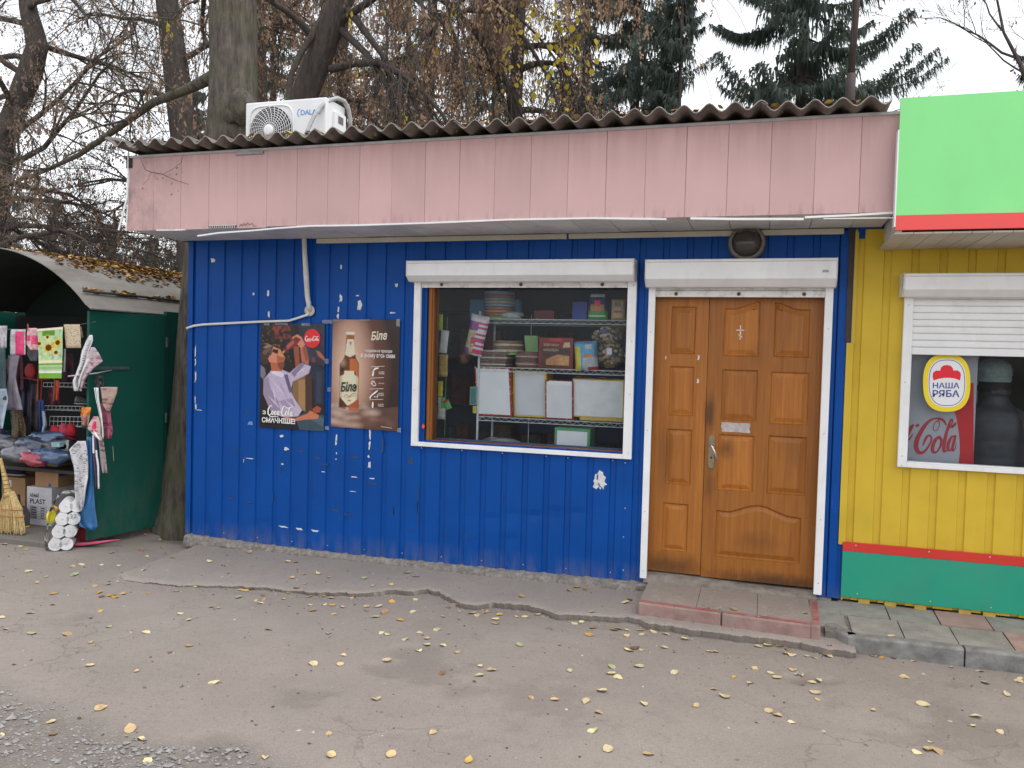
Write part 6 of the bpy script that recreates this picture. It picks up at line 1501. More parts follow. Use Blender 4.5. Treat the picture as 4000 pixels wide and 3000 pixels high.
# ------------------------------------------------ wares of the stall
SG = 'wares of the market stall'
def hang(label, rows, Y, mats, cc=CS, ripple=.012, name='cloth', cat='cloth', bands=(), ny=3, yfun=None, seed=0, group=SG):
    """a hanging sheet: rows of (y, left x, right x) in the crop, on plane Y, rippled in depth"""
    R = np.array(rows, float); nv = max(8, len(rows)*ny); nu = 12; vv_ = []
    ts = np.linspace(R[0, 0], R[-1, 0], nv+1)
    for t_ in ts:
        l = np.interp(t_, R[:, 0], R[:, 1]); r = np.interp(t_, R[:, 0], R[:, 2]); v = (t_-R[0, 0])/(R[-1, 0]-R[0, 0])
        for i in range(nu+1):
            u = i/nu; d = ripple*(math.sin(u*9+seed+v*1.5)*.6+2*(float(fbm(u*3+seed, v*4, 17+seed))-.5))*(.3+.7*v)
            yy = Y+d+(yfun(u, v) if yfun else 0)
            vv_.append(A3(*cc(l+(r-l)*u, t_), yy))
    b = MB(); b.v = vv_; mi = []
    for j in range(nv):
        for i in range(nu):
            k = j*(nu+1)+i; b.f.append((k, k+1, k+nu+2, k+nu+1)); u, v = (i+.5)/nu, (j+.5)/nv; m_ = 0
            for (u0, v0, u1, v1, mm) in bands:
                if u0 <= u <= u1 and v0 <= v <= v1: m_ = mm
            mi.append(m_)
    b.mi = mi
    o = b.build(name, mats if isinstance(mats, (list, tuple)) else [mats], None, smooth=True, recalc=False)
    md = o.modifiers.new('thickness', 'SOLIDIFY'); md.thickness = .002
    return tag(o, label, cat, group)
LY = -.33
b = MB(); b.tube([A3(*CS(1035, 155), SGY0+.01), A3(*CS(860, 188), LY), A3(*CS(600, 222), LY), A3(*CS(400, 240), LY), A3(*CS(100, 238), LY), A3(*CS(-300, 225), LY)], .0018, 4); tag(b.build('line', M('line_cord', (.2, .22, .2), .7, .1, 9), None), 'thin cord strung across the stall opening', 'cord', SG)
# sunflower tea towel as a print
W3, H3 = 56, 110
p = Print(W3, H3, (176, 206, 150)); p.speck(0, 0, 56, 70, [(120, 160, 90), (210, 226, 200), (150, 180, 210)], 60, 6, 3)
p.poly([(0, 70), (56, 70), (56, 76), (0, 76)], (226, 214, 180)); p.poly([(0, 84), (56, 84), (56, 90), (0, 90)], (150, 180, 130)); p.poly([(0, 94), (56, 94), (56, 98), (0, 98)], (226, 226, 226)); p.poly([(0, 98), (56, 98), (56, 110), (0, 110)], (120, 170, 60)); p.poly([(0, 77), (56, 77), (56, 81), (0, 81)], (110, 160, 70)); p.poly([(0, 0), (56, 0), (56, 5), (0, 5)], (230, 220, 200)); p.poly([(10, 6), (38, 6), (38, 17), (10, 17)], (96, 140, 60))
for cx, cy, r in ((24, 43, 17), (44, 33, 13), (40, 54, 10), (3, 33, 9), (22, 20, 8)):
    for k in range(16):
        a = k*math.pi/8; p.poly([(cx+r*.3*math.cos(a+.3), cy+r*.3*math.sin(a+.3)), (cx+r*math.cos(a), cy+r*math.sin(a)), (cx+r*.3*math.cos(a-.3), cy+r*.3*math.sin(a-.3))], (240, 196, 20) if k % 2 else (226, 160, 14))
    p.poly([(cx+r*.42*math.cos(t), cy+r*.42*math.sin(t)) for t in np.linspace(0, 6.28, 13)[:-1]], (96, 56, 16))
cn = [A(*CS(412, 235), LY-.02), A(*CS(685, 213), LY-.02), A(*CS(674, 768), LY-.02), A(*CS(585, 768), LY-.02)]
cn[3] = A(*CS(430, 768), LY-.02)
tw = thing('tea_towel', 'tea towel printed with sunflowers hanging on the stall line', 'towel', (cn[2][0], LY, cn[2][1]), SG)
p.sheet('cloth', cn, tw, print_mat('cloth_print', .85, .1), .012, LY-.02)
beige_pr = spotted('beige_print_cloth', (.55, .45, .30), (.12, .06, .05), 55, .20)
hang('beige patterned tea towel beside the sunflower one', [(185, 690, 862), (300, 700, 872), (440, 715, 875)], LY-.01, beige_pr, ripple=.008, name='tea_towel', cat='towel')
hang('narrow beige cloth end behind the patterned tea towel', [(210, 862, 880), (330, 872, 900)], LY+.03, beige_pr, ripple=.006, name='tea_towel', cat='towel')
hang('pale cloth edge hanging behind the sunflower towel', [(450, 690, 712), (600, 686, 706), (700, 680, 704)], LY+.03, M('pale_cloth', (.5, .55, .52), .85, .15, 20), ripple=.006, name='tea_towel', cat='towel')
pink_pk = M('hot_pink_pack', (.62, .03, .14), .35, .25, 40); clear_pk = M('clear_pack', (.40, .38, .42), .25, .4, 30); pack_pink2 = M('pale_pink_pack', (.62, .36, .38), .35, .3, 30)
hang('hot pink packet with white card hanging on the line', [(240, 120, 280), (300, 112, 275), (400, 110, 278), (515, 112, 275)], LY-.01, [clear_pk, pink_pk], bands=((.35, .1, .95, 1, 1),), name='packet', cat='packet', ripple=.01, seed=2)
hang('pale pink packet pegged next to the sunflower towel', [(225, 300, 400), (300, 290, 412), (400, 285, 415), (462, 330, 415)], LY-.01, [pack_pink2, pink_pk], bands=((.4, .35, 1, .75, 1), (0, .3, .3, .6, 1)), name='packet', cat='packet', ripple=.012, seed=4)
hang('clear crinkled packet at the left end of the line', [(200, -20, 80), (300, -10, 75), (440, 0, 70)], LY-.01, clear_pk, name='packet', cat='packet', ripple=.015, seed=6)
b = MB(); b.tube([A3(*CS(300, 180), LY-.01), A3(*CS(308, 250), LY-.012)], .006, 5); tag(b.build('clothes_peg', M('peg_red', (.45, .05, .05), .5, .1, 9), None), 'red clothes peg on the stall line', 'peg', SG)
# deep red bra with orange straps
bra = thing('bra', 'dark red bra with straps hanging below the towels', 'bra', A3(*CS(410, 810), -.12), SG)
redcl = M('deep_red_cloth', (.20, .008, .014), .7, .2, 20)
for cx, cy, rx, ry in ((330, 690, 75, 105), (500, 700, 75, 105)):
    X_, Z_ = A(*CS(cx, cy), -.12); rxx = rx/2.764/480; rzz = ry/2.764/480
    lump((X_, -.12, Z_), (rxx*1.1, .03, rzz*.9), 3, .08).build('cup', redcl, bra, smooth=True)
b = MB(); b.tube([A3(*CS(255, 760), -.12), A3(*CS(410, 790), -.15), A3(*CS(580, 770), -.12)], .012, 6, flat=.4); b.build('band', redcl, bra, smooth=True)
for xs, m_ in (((425, 500, 410, 400), M('orange_ribbon', (.45, .13, .05), .6, .2, 9)), ((455, 560, 450, 440), M('red_ribbon', (.40, .04, .03), .6, .2, 9)), ((545, 580, 590, 580), M('tan_ribbon', (.42, .24, .10), .6, .2, 9))):
    b = MB(); b.tube([A3(*CS(xs[0]+10, 500), -.2), A3(*CS(xs[0], 620), -.2), A3(*CS(xs[2], 800), -.2), A3(*CS(xs[3], 1010), -.2)], .006, 5, flat=.35); b.build('strap', m_, bra)
b = MB(); X_, Z_ = A(*CS(510, 570), -.14); b.add([(X_-.055, -.15, Z_-.04), (X_+.055, -.15, Z_-.04), (X_+.04, -.15, Z_+.02), (X_, -.15, Z_+.05), (X_-.045, -.15, Z_+.02)], [(0, 1, 2, 3, 4)]); b.build('label_card', M('blue_white_card', (.22, .35, .62), .5, .4, 60), bra, recalc=False)
hang('grey cap hanging above the red bra', [(430, 300, 410), (500, 290, 420), (580, 330, 400)], -.2, M('grey_felt', (.13, .13, .15), .9, .2, 20), name='cap', cat='cap', seed=3)
hang('bright red ribbon bunch hanging right of the bra', [(790, 600, 640), (880, 590, 640), (960, 600, 632), (1005, 600, 630)], -.15, M('vivid_red_ribbon', (.55, .05, .03), .6, .2, 20), name='ribbon', cat='ribbon', seed=5)
# clothes at the left
hang('dark gold dotted scarf hanging left in the stall', [(950, 100, 180), (1100, 100, 230), (1300, 130, 280), (1420, 120, 275)], -.1, spotted('gold_dot_cloth', (.055, .035, .02), (.32, .24, .09), 75, .22), name='scarf', cat='scarf', ripple=.03)
hang('pale grey and lilac blouse hanging at the left edge', [(520, 90, 215), (640, 70, 190), (760, 90, 170), (900, 60, 200), (1000, 30, 230), (1110, 0, 245)], -.16, M('lilac_grey_cloth', (.24, .22, .27), .85, .3, 12), name='blouse', cat='clothes', ripple=.03, seed=2)
hang('teal shawl hanging at the far left of the stall', [(430, -120, 60), (700, -100, 60), (1000, -110, 70)], -.2, M('teal_shawl', (.05, .09, .10), .9, .3, 14), name='shawl', cat='clothes', ripple=.03, seed=7)
hang('white and blue cloth hanging low at the far left', [(880, -60, 70), (1000, -60, 90), (1200, -60, 50), (1310, -40, 30)], -.22, M('white_blue_cloth', (.32, .38, .46), .85, .35, 10), name='blouse', cat='clothes', ripple=.03, seed=8)
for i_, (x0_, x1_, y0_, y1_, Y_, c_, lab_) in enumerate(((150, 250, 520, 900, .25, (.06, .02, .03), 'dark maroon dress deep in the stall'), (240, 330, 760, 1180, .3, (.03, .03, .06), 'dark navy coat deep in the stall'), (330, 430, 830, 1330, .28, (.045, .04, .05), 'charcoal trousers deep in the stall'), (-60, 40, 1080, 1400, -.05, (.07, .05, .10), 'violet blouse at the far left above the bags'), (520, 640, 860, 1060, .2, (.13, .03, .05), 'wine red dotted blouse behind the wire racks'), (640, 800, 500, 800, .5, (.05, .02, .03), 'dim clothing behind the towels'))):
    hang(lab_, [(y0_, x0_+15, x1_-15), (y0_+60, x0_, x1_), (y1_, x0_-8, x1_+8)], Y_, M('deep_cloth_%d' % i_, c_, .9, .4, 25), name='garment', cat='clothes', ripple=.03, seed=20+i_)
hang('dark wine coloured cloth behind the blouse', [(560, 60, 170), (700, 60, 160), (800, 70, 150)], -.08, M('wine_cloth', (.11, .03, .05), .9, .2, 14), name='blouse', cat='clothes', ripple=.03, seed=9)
hang('blue and white trousers hanging in the middle of the stall', [(1000, 420, 470), (1150, 420, 490), (1270, 425, 508), (1360, 420, 480)], -.05, [M('navy_cloth', (.03, .06, .20), .85, .2, 14), M('greyblue_cloth', (.30, .34, .42), .85, .2, 14)], bands=((.5, .3, 1, 1, 1),), name='trousers', cat='clothes', ripple=.03, seed=10)
# wire racks
rwm = M('rack_wire', (.50, .52, .53), .4, .1, 20)
def wrack(label, x0, x1, y0, y1, Y, nxw):
    b = MB()
    for y in ((y0, y1) if y1-y0 < 60 else (y0, (y0+y1)/2, y1)): b.tube([A3(*CS(x0, y), Y), A3(*CS(x1, y+6), Y)], .0028, 4)
    for i in range(nxw+1): t = i/nxw; b.tube([A3(*CS(x0+(x1-x0)*t, y0+6*t), Y), A3(*CS(x0+(x1-x0)*t-6, y1+6*t), Y)], .0022, 4)
    xa_, za_ = A(*CS(x0, y1), Y); xb_, zb_ = A(*CS(x1, y1), Y)
    for i in range(8): x_ = xa_+(xb_-xa_)*i/7; b.tube([(x_, Y, za_), (x_, Y+.22, za_)], .002, 3)
    return tag(b.build('wire_rack', rwm, None), label, 'rack', SG)
wrack('upper white wire rack at the back of the stall', 470, 1005, 815, 858, .05, 12); wrack('middle white wire rack carrying the black shoe', 480, 905, 1065, 1108, .05, 10); wrack('lower white wire basket above the red slippers', 540, 885, 1178, 1282, .02, 8)
def shoe(label, cx, cy, L_, H_, Y, mat, sole, cc=CS, name='shoe', flip=1):
    X_, Z_ = A(*cc(cx, cy), Y); k = 480
    t = thing(name, label, name, (X_, Y, Z_), SG); l_, h_ = L_/k, H_/k
    def fn(th, ph):
        d = (math.sin(th)*math.cos(ph), math.sin(th)*math.sin(ph), math.cos(th)); tp = .55+.45*(.5-.5*d[0]*flip)
        return (X_+l_/2*d[0], Y+.042*d[1]*(1-.25*abs(d[0])), Z_+h_*.15+max(-.2, d[2])*h_*tp)
    blob(fn, 20, 12).build('upper', mat, t, smooth=True)
    def fs(th, ph):
        d = (math.sin(th)*math.cos(ph), math.sin(th)*math.sin(ph), math.cos(th)); return (X_+l_/2*1.03*d[0], Y+.045*d[1], Z_+d[2]*.012-.004)
    blob(fs, 20, 8).build('sole', sole, t, smooth=True)
    return t
bl_ = M('black_leather', (.015, .015, .018), .35, .2, 20); wsole = M('white_sole', (.6, .6, .6), .6, .1, 20)
shoe('black shoe with pale trim on the middle rack', 880/1, 1035, 75, 38, .1, bl_, M('grey_sole', (.25, .26, .28), .6, .1, 9))
redfelt = M('red_felt', (.42, .012, .022), .75, .2, 20)
shoe('left red slipper with pink toe on the stall table', 600, 1370, 62, 40, .0, redfelt, M('pink_toe', (.5, .2, .25), .6, .1, 9), name='slipper'); shoe('middle red slipper on the stall table', 690, 1365, 42, 48, -.02, M('rose_felt', (.42, .05, .09), .75, .2, 20), redfelt, name='slipper'); shoe('right red slipper on the stall table', 770, 1370, 48, 50, .0, redfelt, redfelt, name='slipper')
tb_ = thing('stall_table', 'dark table board covered with bagged clothes in the stall', 'table', (-2.4, .1, .03))
tz = A(*CS(400, 1700), -.1)[1]
b = MB(); b.box(-3.3, -1.45, -.12, .5, tz-.06, tz-.03); b.build('board', M('dark_table', (.05, .04, .035), .8, .2, 9), tb_)
for x_, y_ in ((-3.2, -.05), (-3.2, .45), (-1.55, .45), (-2.45, .45)): b = MB(); b.box(x_-.02, x_+.02, y_-.02, y_+.02, .03, tz-.06); b.build('leg', MATS['dark_table'], tb_)
# bagged clothes
bagc = [M('bag_navy', (.03, .045, .085), .18, .5, 14, spec=.8), M('bag_blue', (.05, .09, .18), .18, .5, 14, spec=.8), M('bag_grey', (.13, .13, .16), .18, .5, 14, spec=.8), M('bag_red', (.32, .03, .06), .18, .5, 14, spec=.8), M('bag_black', (.02, .022, .03), .18, .6, 14, spec=.8)]
for lab, cx, cy, rx, ry, Y, m_ in (('upper dark blue bag of clothes', 520, 1420, 150, 45, -.05, 1), ('long grey bag of clothes at the left', 110, 1480, 150, 40, -.08, 2), ('navy bag of clothes in the middle', 380, 1500, 150, 60, -.12, 0), ('black bag with a small pale label', 640, 1520, 130, 55, -.12, 4), ('grey bag at the left below', 230, 1580, 160, 50, -.16, 2), ('red and pink bag at the front', 400, 1640, 120, 38, -.22, 3), ('blue bag at the front right', 560, 1610, 150, 48, -.2, 1), ('blue grey bag of clothes at the back left', 20, 1400, 140, 40, 0., 0), ('wine red bag of clothes at the right', 720, 1460, 70, 34, -.02, 3)):
    X_, Z_ = A(*CS(cx, cy), Y); o = lump((X_, Y, Z_), (rx/2.764/265, .10, ry/2.764/265*1.15), cx % 9+1, .45, 2.2).build('clothes_bag', bagc[m_], None, smooth=True); tag(o, lab+' on the stall table', 'bag', SG)
X_, Z_ = A(*CS(610, 1490), -.23); b = MB(); b.hexa([(X_-.045, -.24, Z_-.02), (X_+.045, -.24, Z_-.015), (X_+.05, -.2, Z_-.01), (X_-.04, -.2, Z_-.012), (X_-.045, -.245, Z_+.022), (X_+.045, -.245, Z_+.028), (X_+.055, -.18, Z_+.03), (X_-.03, -.18, Z_+.026)]); tag(b.build('small_box', M('pale_teal_box', (.25, .42, .46), .4, .3, 40), None, bevel=.003), 'small pale teal box among the bagged clothes', 'box', SG)
# newspapers and magazines on the leaf edge
def newsprint(name, base=(.55, .54, .56), ink=(.10, .10, .12), sc=70.):
    m, nt, bs = _nt(name); n_ = noise(nt, sc, 3, .7, stretch=(.4, .4, 2.2)); n2 = noise(nt, 14, 2, .5)
    c = mixrgb(nt, ramp(nt, n_, .50, .60), base, ink); c = mixrgb(nt, ramp(nt, n2, .52, .6), c, base)
    nt.links.new(c, bs.inputs['Base Color']); bs.inputs['Roughness'].default_value = .8; MATS[name] = m; return m
news = newsprint('newsprint'); mag = newsprint('magazine_print', (.50, .42, .45), (.30, .12, .14), 16.); mag2 = newsprint('magazine_print_dark', (.30, .08, .12), (.12, .02, .05), 14.); wpap = M('paper_white_edge', (.70, .70, .72), .8, .08, 9)
PYn = SGY0-.03
hang('curled magazine hanging at the top of the door leaf edge', [(300, 965, 1000), (360, 930, 1005), (480, 880, 960), (600, 860, 935), (720, 820, 890), (800, 785, 850), (905, 800, 885)], PYn, [wpap, news], bands=((.35, .1, .8, 1, 1),), name='magazine', cat='magazine', ripple=.02)
hang('open magazine page with pink picture on the door edge', [(432, 985, 1020), (500, 960, 1070), (585, 925, 1113), (650, 900, 1020), (760, 860, 930), (880, 840, 885)], PYn-.02, [mag, wpap], bands=((0, .3, .14, 1, 1),), name='magazine', cat='magazine', ripple=.02, seed=3)
hang('magazine with reddish cover hanging in the middle of the door edge', [(862, 1085, 1270), (930, 1095, 1262), (1050, 1110, 1215), (1120, 1150, 1190)], PYn-.01, [newsprint('magazine_brown', (.42, .30, .26), (.22, .10, .09), 12.), wpap], name='magazine', cat='magazine', ripple=.015, seed=4)
hang('wine red magazine hanging behind the strip of papers', [(1040, 1085, 1190), (1200, 1110, 1200), (1330, 1120, 1220), (1420, 1130, 1200)], PYn+.02, mag2, name='magazine', cat='magazine', ripple=.015, seed=5)
hang('long striped strip of folded papers on the door edge', [(868, 1015, 1062), (1000, 1035, 1070), (1150, 1070, 1100), (1300, 1090, 1115), (1420, 1100, 1120)], PYn-.02, [wpap, M('paper_shadow_edge', (.10, .09, .10), .8, .1, 9)], bands=((.25, 0, .4, 1, 1), (.65, 0, .75, 1, 1)), name='newspaper', cat='newspaper', ripple=.006, seed=6)
hang('colourful crossword booklet with a pink spot', [(1180, 1010, 1060), (1260, 960, 1085), (1310, 945, 1085), (1370, 1000, 1085), (1440, 1080, 1105)], PYn-.03, [newsprint('booklet_print', (.55, .45, .38), (.45, .10, .16), 22.), pink_pk, wpap], bands=((.35, .2, .7, .5, 1), (0, .7, .5, 1, 2)), name='booklet', cat='magazine', ripple=.015, seed=7)
hang('long magazine with plaid page hanging lower on the door edge', [(1400, 1060, 1112), (1520, 1075, 1130), (1659, 1085, 1148), (1790, 1110, 1160)], PYn-.0, [newsprint('plaid_print', (.32, .26, .25), (.12, .07, .08), 20.), wpap], bands=((0, 0, .12, 1, 1),), name='magazine', cat='magazine', ripple=.012, seed=8)
hang('dark magazine strip with white edge beside the blue bag', [(0, 1195, 1250), (130, 1195, 1255), (270, 1200, 1265), (400, 1215, 1285), (560, 1235, 1285), (695, 1235, 1290)], PYn-.015, [M('dark_violet_page', (.05, .03, .07), .5, .3, 20), wpap], bands=((.7, .3, 1, 1, 1), (.05, .02, .4, .35, 1)), cc=CT, name='magazine', cat='magazine', ripple=.01, seed=9)
hang('folded newspaper hanging in front of the blue bag', [(75, 1010, 1110), (180, 900, 1130), (300, 925, 1140), (420, 960, 1145), (560, 968, 1140), (700, 965, 1110), (820, 975, 1100), (960, 1025, 1075)], PYn-.04, [news, wpap], bands=((0, .08, .12, .2, 1), (.85, .5, 1, 1, 1)), cc=CT, name='newspaper', cat='newspaper', ripple=.02, seed=10)
hang('long blue plastic apron hanging at the door leaf front', [(20, 1125, 1190), (300, 1135, 1200), (600, 1120, 1215), (800, 1060, 1222), (950, 985, 1235), (1100, 1005, 1255), (1190, 1030, 1270), (1230, 1170, 1220)], PYn-.005, M('blue_plastic', (.015, .11, .28), .35, .25, 8, spec=.6), cc=CT, name='plastic_apron', cat='apron', ripple=.02, seed=11)
hang('orange and yellow trinkets hanging on the door edge', [(1080, 880, 985), (1170, 870, 970), (1280, 890, 950)], PYn-.01, [M('orange_trinket', (.60, .20, .03), .5, .4, 30), M('rose_trinket', (.5, .25, .2), .5, .5, 30)], bands=((0, .5, 1, 1, 1),), name='trinket', cat='trinket', ripple=.03, seed=12)
hang('black purse hanging at the latch', [(740, 1030, 1110), (800, 1020, 1125), (870, 1040, 1118)], PYn+.02, bl_, name='purse', cat='purse', ripple=.02, seed=13)
# ---- cartons
def box3(label, cc, cb, left_x, top_y, depth, z0, mats, name='carton', deco=None):
    """axis-true box: cb = pixel of its near lower corner (front right)"""
    x1, y = G(*cc(*cb), z0); x0 = A(*cc(left_x, cb[1]), y)[0]; z1 = A(*cc(cb[0], top_y), y)[1]
    t = thing(name, label, 'box', ((x0+x1)/2, y+depth/2, z0), SG)
    b = MB(); b.box(x0, x1, y, y+depth, z0, z1); b.build('board_case', mats, t, bevel=.003)
    if deco: deco(t, x0, x1, y, depth, z0, z1)
    return z1, (x0, x1, y)
card = M('brown_cardboard', (.36, .21, .11), .8, .12, 10); wcard = M('white_cardboard', (.58, .57, .60), .75, .08, 8, dirt=(.35, .32, .3), dirt_amt=.3); inkb = M('stencil_ink', (.02, .02, .035), .7, .1, 9); bluetape = M('blue_tape', (.03, .07, .22), .5, .1, 9)
def deco_plast(t, x0, x1, y, d, z0, z1):
    w_, h_ = x1-x0, z1-z0
    for s_, (u0, u1, v0, v1) in (('ideal', (.14, .48, .73, .84)), ('PLAST', (.14, .76, .56, .69))):
        V, F = text2d(s_, 1., .02); a_ = np.array(V).max(0); b = MB(); b.add([(x0+w_*(u0+(u1-u0)*p_/a_[0]), y-.0012, z0+h_*(v0+(v1-v0)*q_/a_[1])) for p_, q_ in V], F); b.build('lettering', inkb, t, recalc=False)
    b = MB()
    for k in range(6): zz = z0+h_*(.49-.065*k); b.box(x0+w_*.14, x0+w_*.78, y-.0014, y-.0006, zz, zz+.0025)
    for u in (.14, .78): b.box(x0+w_*u, x0+w_*u+.0022, y-.0014, y-.0006, z0+h_*.165, z0+h_*.49)
    for k in range(5): zz = z0+h_*(.445-.065*k); b.box(x0+w_*.18, x0+w_*.40, y-.0014, y-.0006, zz, zz+.010); b.box(x0+w_*.56, x0+w_*.72, y-.0014, y-.0006, zz, zz+.008)
    b.build('printed_table', inkb, t)
zt1, inf = box3('white carton with stencilled black lettering on the stall floor', CT, (668, 1185), 345, 690, .36, .03, wcard, deco=deco_plast)
def deco_tape(t, x0, x1, y, d, z0, z1):
    b = MB(); b.box(x0+.13, x0+.15, y-.001, y-.0003, z1-.05, z1-.002); b.build('tape', bluetape, t)
    b = MB(); b.box(x0+.16, x0+.19, y-.001, y-.0003, z0+.003, z0+.03); b.build('tape', bluetape, t)
    b = MB(); b.box(x1+.0004, x1+.0012, y+.01, y+d*.8, z1-.14, z1-.07); pr_ = b.build('printed_band', bluetape, t)
    V, F = text2d('LOT', 1., .02); a_ = np.array(V).max(0); b = MB(); b.add([(x1+.002, y+.10+.10*p_/a_[0], z1-.125+.035*q_/a_[1]) for p_, q_ in V], F); b.build('lettering', M('tan_ink', (.30, .22, .10), .6, .1, 9), t, recalc=False)
x1_ = inf[1]; yb2 = inf[2]
cbx = (755, 700)
def box_at(label, x0, x1, y, depth, z0, z1, mats, deco=None, name='carton'):
    t = thing(name, label, 'box', ((x0+x1)/2, y+depth/2, z0), SG); b = MB(); b.box(x0, x1, y, y+depth, z0, z1); b.build('board_case', mats, t, bevel=.003)
    if deco: deco(t, x0, x1, y, depth, z0, z1)
yq = inf[2]+.05
box_at('brown cardboard carton with blue tape on top of the white carton', A(*CT(455, 690), yq)[0], A(*CT(752, 700), yq)[0], yq, .32, zt1+.001, A(*CT(730, 340), yq)[1], card, deco_tape)
z_, _i = box3('brown carton with a white label behind the broom', CT, (325, 1020), 20, 560, .3, .03, card, deco=lambda t, x0, x1, y, d, z0, z1: MB().box(x0+(x1-x0)*.2, x0+(x1-x0)*.42, y-.0012, y-.0004, z1-.2, z1-.03).build('label', wpap, t))
# dark slipper-boot on that carton
bx_, by_ = (_i[0]+_i[1])/2, _i[2]
bt = thing('slipper_boot', 'navy fabric boot with three white stripes on the brown carton', 'boot', (bx_, by_+.12, z_), SG)
navy = M('navy_fabric', (.018, .022, .05), .85, .2, 20)
X0b, Zb1 = A(*CT(-30, 170), by_+.05); X1b = A(*CT(150, 300), by_+.05)[0]
lump(((X0b+X1b)/2, by_+.12, (z_+Zb1)/2), ((X1b-X0b)/2, .07, (Zb1-z_)/2), 4, .06, 1.5, .55).build('shaft', navy, bt, smooth=True)
lump((X1b-.01, by_+.11, z_+.035), (.11, .05, .04), 2, .05).build('toe', navy, bt, smooth=True); lump((X1b-.01, by_+.11, z_+.010), (.118, .055, .012), 1, .02).build('sole', wsole, bt, smooth=True)
for k in range(3):
    b = MB(); xx = X1b-.045+.014*k; b.tube([(xx-.004, by_+.043-.002*k, Zb1-.02), (xx, by_+.040, (z_+Zb1)/2), (xx+.01, by_+.043, z_+.07)], .0035, 4); b.build('stripe', wsole, bt)
# ---- broom
bx, by = G(*CT(120, 1290), .03); br = thing('broom', 'straw whisk broom leaning beside the cartons', 'broom', (bx, by, .03), SG)
straw = M('broom_straw', (.50, .37, .17), .85, .35, 60); 
b = MB(); g_ = random.Random(4); X0_, Z1_ = A(*CT(30, 770), by); wtop = .045
xl_, xr_ = A(*CT(-60, 1290), by)[0], A(*CT(275, 1290), by)[0]
for i in range(420):
    u = g_.uniform(-1, 1); v = g_.uniform(-1, 1)*math.sqrt(max(0, 1-u*u)); x_b = (xl_+xr_)/2+(xr_-xl_)/2*u; 
    p0 = (X0_+wtop*u, by+.07+.03*v, Z1_+g_.uniform(-.01, .02)); pm_ = (X0_+wtop*u*1.6+(x_b-X0_)*.35, by+.06+.05*v, (Z1_+.03)/2+.05); p1 = (x_b+g_.uniform(-.01, .01), by+.03+.06*v, .033+g_.uniform(0, .05))
    b.tube([p0, pm_, p1], [.0035, .003, .0015], 3, cap=False)
tag(b.build('bristles', straw, br), kind='stuff')
b = MB(); X2_, Z2_ = A(*CT(-22, 330), by+.07); n_ = 12
b.tube([(X0_+(X2_-X0_)*t/n_, by+.07+.02*t/n_, Z1_-.03+(Z2_+.05-Z1_)*t/n_) for t in range(n_+1)], [.05, .036, .030, .027, .025, .024, .022, .020, .018, .016, .015, .014, .013], 10); b.build('handle', M('broom_bound_straw', (.46, .33, .13), .8, .3, 30), br, smooth=True)
for k in range(6):
    zz = Z1_+.01+.034*k; t_ = (zz-(Z1_-.03))/(Z2_+.05-Z1_); b = MB(); b.lathe([(.034-.003*k, -.004), (.036-.003*k, 0), (.034-.003*k, .004)], (X0_+(X2_-X0_)*t_, by+.07+.02*t_, zz), 12); b.build('binding', M('broom_twine', (.25, .12, .05), .8, .2, 9), br)
for zf in (.45, .62):
    b = MB(); zz = .03+(Z1_-.03)*zf; wd = .06+.05*(1-zf); b.tube([((X0_*zf+(xl_+xr_)/2*(1-zf))+1.7*wd*math.cos(a), by+.055+.055*math.sin(a), zz) for a in np.linspace(0, 6.28, 17)], .003, 4); b.build('binding', M('broom_red_twine', (.40, .08, .04), .8, .2, 9), br)
# ---- dustpan
dx_, dy_ = G(*CT(320, 1195), .03); dp = thing('dustpan', 'black plastic dustpan with a yellow lip leaning on the carton', 'dustpan', (dx_, dy_, .03), SG)
blk = M('black_plastic', (.02, .02, .024), .45, .2, 20)
def DP(x, y, t=0.): return A3(*CT(x, y), dy_+.02+(1190-y)/1190*.10+t)
pts = [(265, 1185), (388, 1165), (388, 1010), (350, 930), (280, 905), (225, 925), (200, 960)]
b = MB(); b.v = [DP(*q) for q in pts]+[DP(q[0], q[1], .012) for q in pts]; n_ = len(pts); b.f = [tuple(range(n_)), tuple(range(n_, 2*n_))[::-1]]+[(i, (i+1) % n_, n_+(i+1) % n_, n_+i) for i in range(n_)]; b.mi = [0]*len(b.f); b.build('pan', blk, dp, bevel=.004)
b = MB(); b.tube([DP(265, 930, -.004), DP(250, 860, -.004), DP(240, 770, .0)], [.014, .011, .012], 8); b.build('handle', blk, dp, smooth=True)
b = MB(); b.tube([DP(262, 1200, -.004), DP(392, 1176, -.004)], .006, 6); b.build('lip', M('yellow_rubber', (.60, .50, .03), .5, .1, 9), dp)
# ---- pack of paper rolls
rx_, ry_ = G(*CT(700, 1520), ROADZ); pk = thing('paper_roll_pack', 'clear pack of white paper rolls standing by the stall door', 'paper rolls', (rx_, ry_, ROADZ), SG)
rollm = M('tissue_white', (.70, .70, .71), .85, .06, 30, bmp=.3, bscale=60); core = M('roll_core', (.58, .57, .57), .85, .1, 9)
dirv = np.array([.62, -.78, 0]); dirv /= np.linalg.norm(dirv); side = np.array([.78, .62, 0]); up_ = np.array([0., .10, .995])
for j in range(4):
    for i in range(2):
        c0 = np.array([rx_-.052, ry_+.07, ROADZ+.056])+side*.103*i*.8+up_*.104*j+side*.018*j
        b = MB(); b.tube([c0-dirv*.05, c0+dirv*.05], .052, 20); b.build('roll', rollm, pk, autosmooth=40)
        b = MB(); b.tube([c0+dirv*.0492, c0+dirv*.0505], .010, 12); b.build('roll_core', core, pk)
        b = MB(); b.tube([c0-dirv*.05-dirv*.11, c0+dirv*.05-dirv*.11], .052, 20); b.build('roll', rollm, pk, autosmooth=40)
glass_mat('pack_film', (.99, .99, .99), 1.09)
c0 = np.array([rx_-.012, ry_+.09, ROADZ]); b = MB()
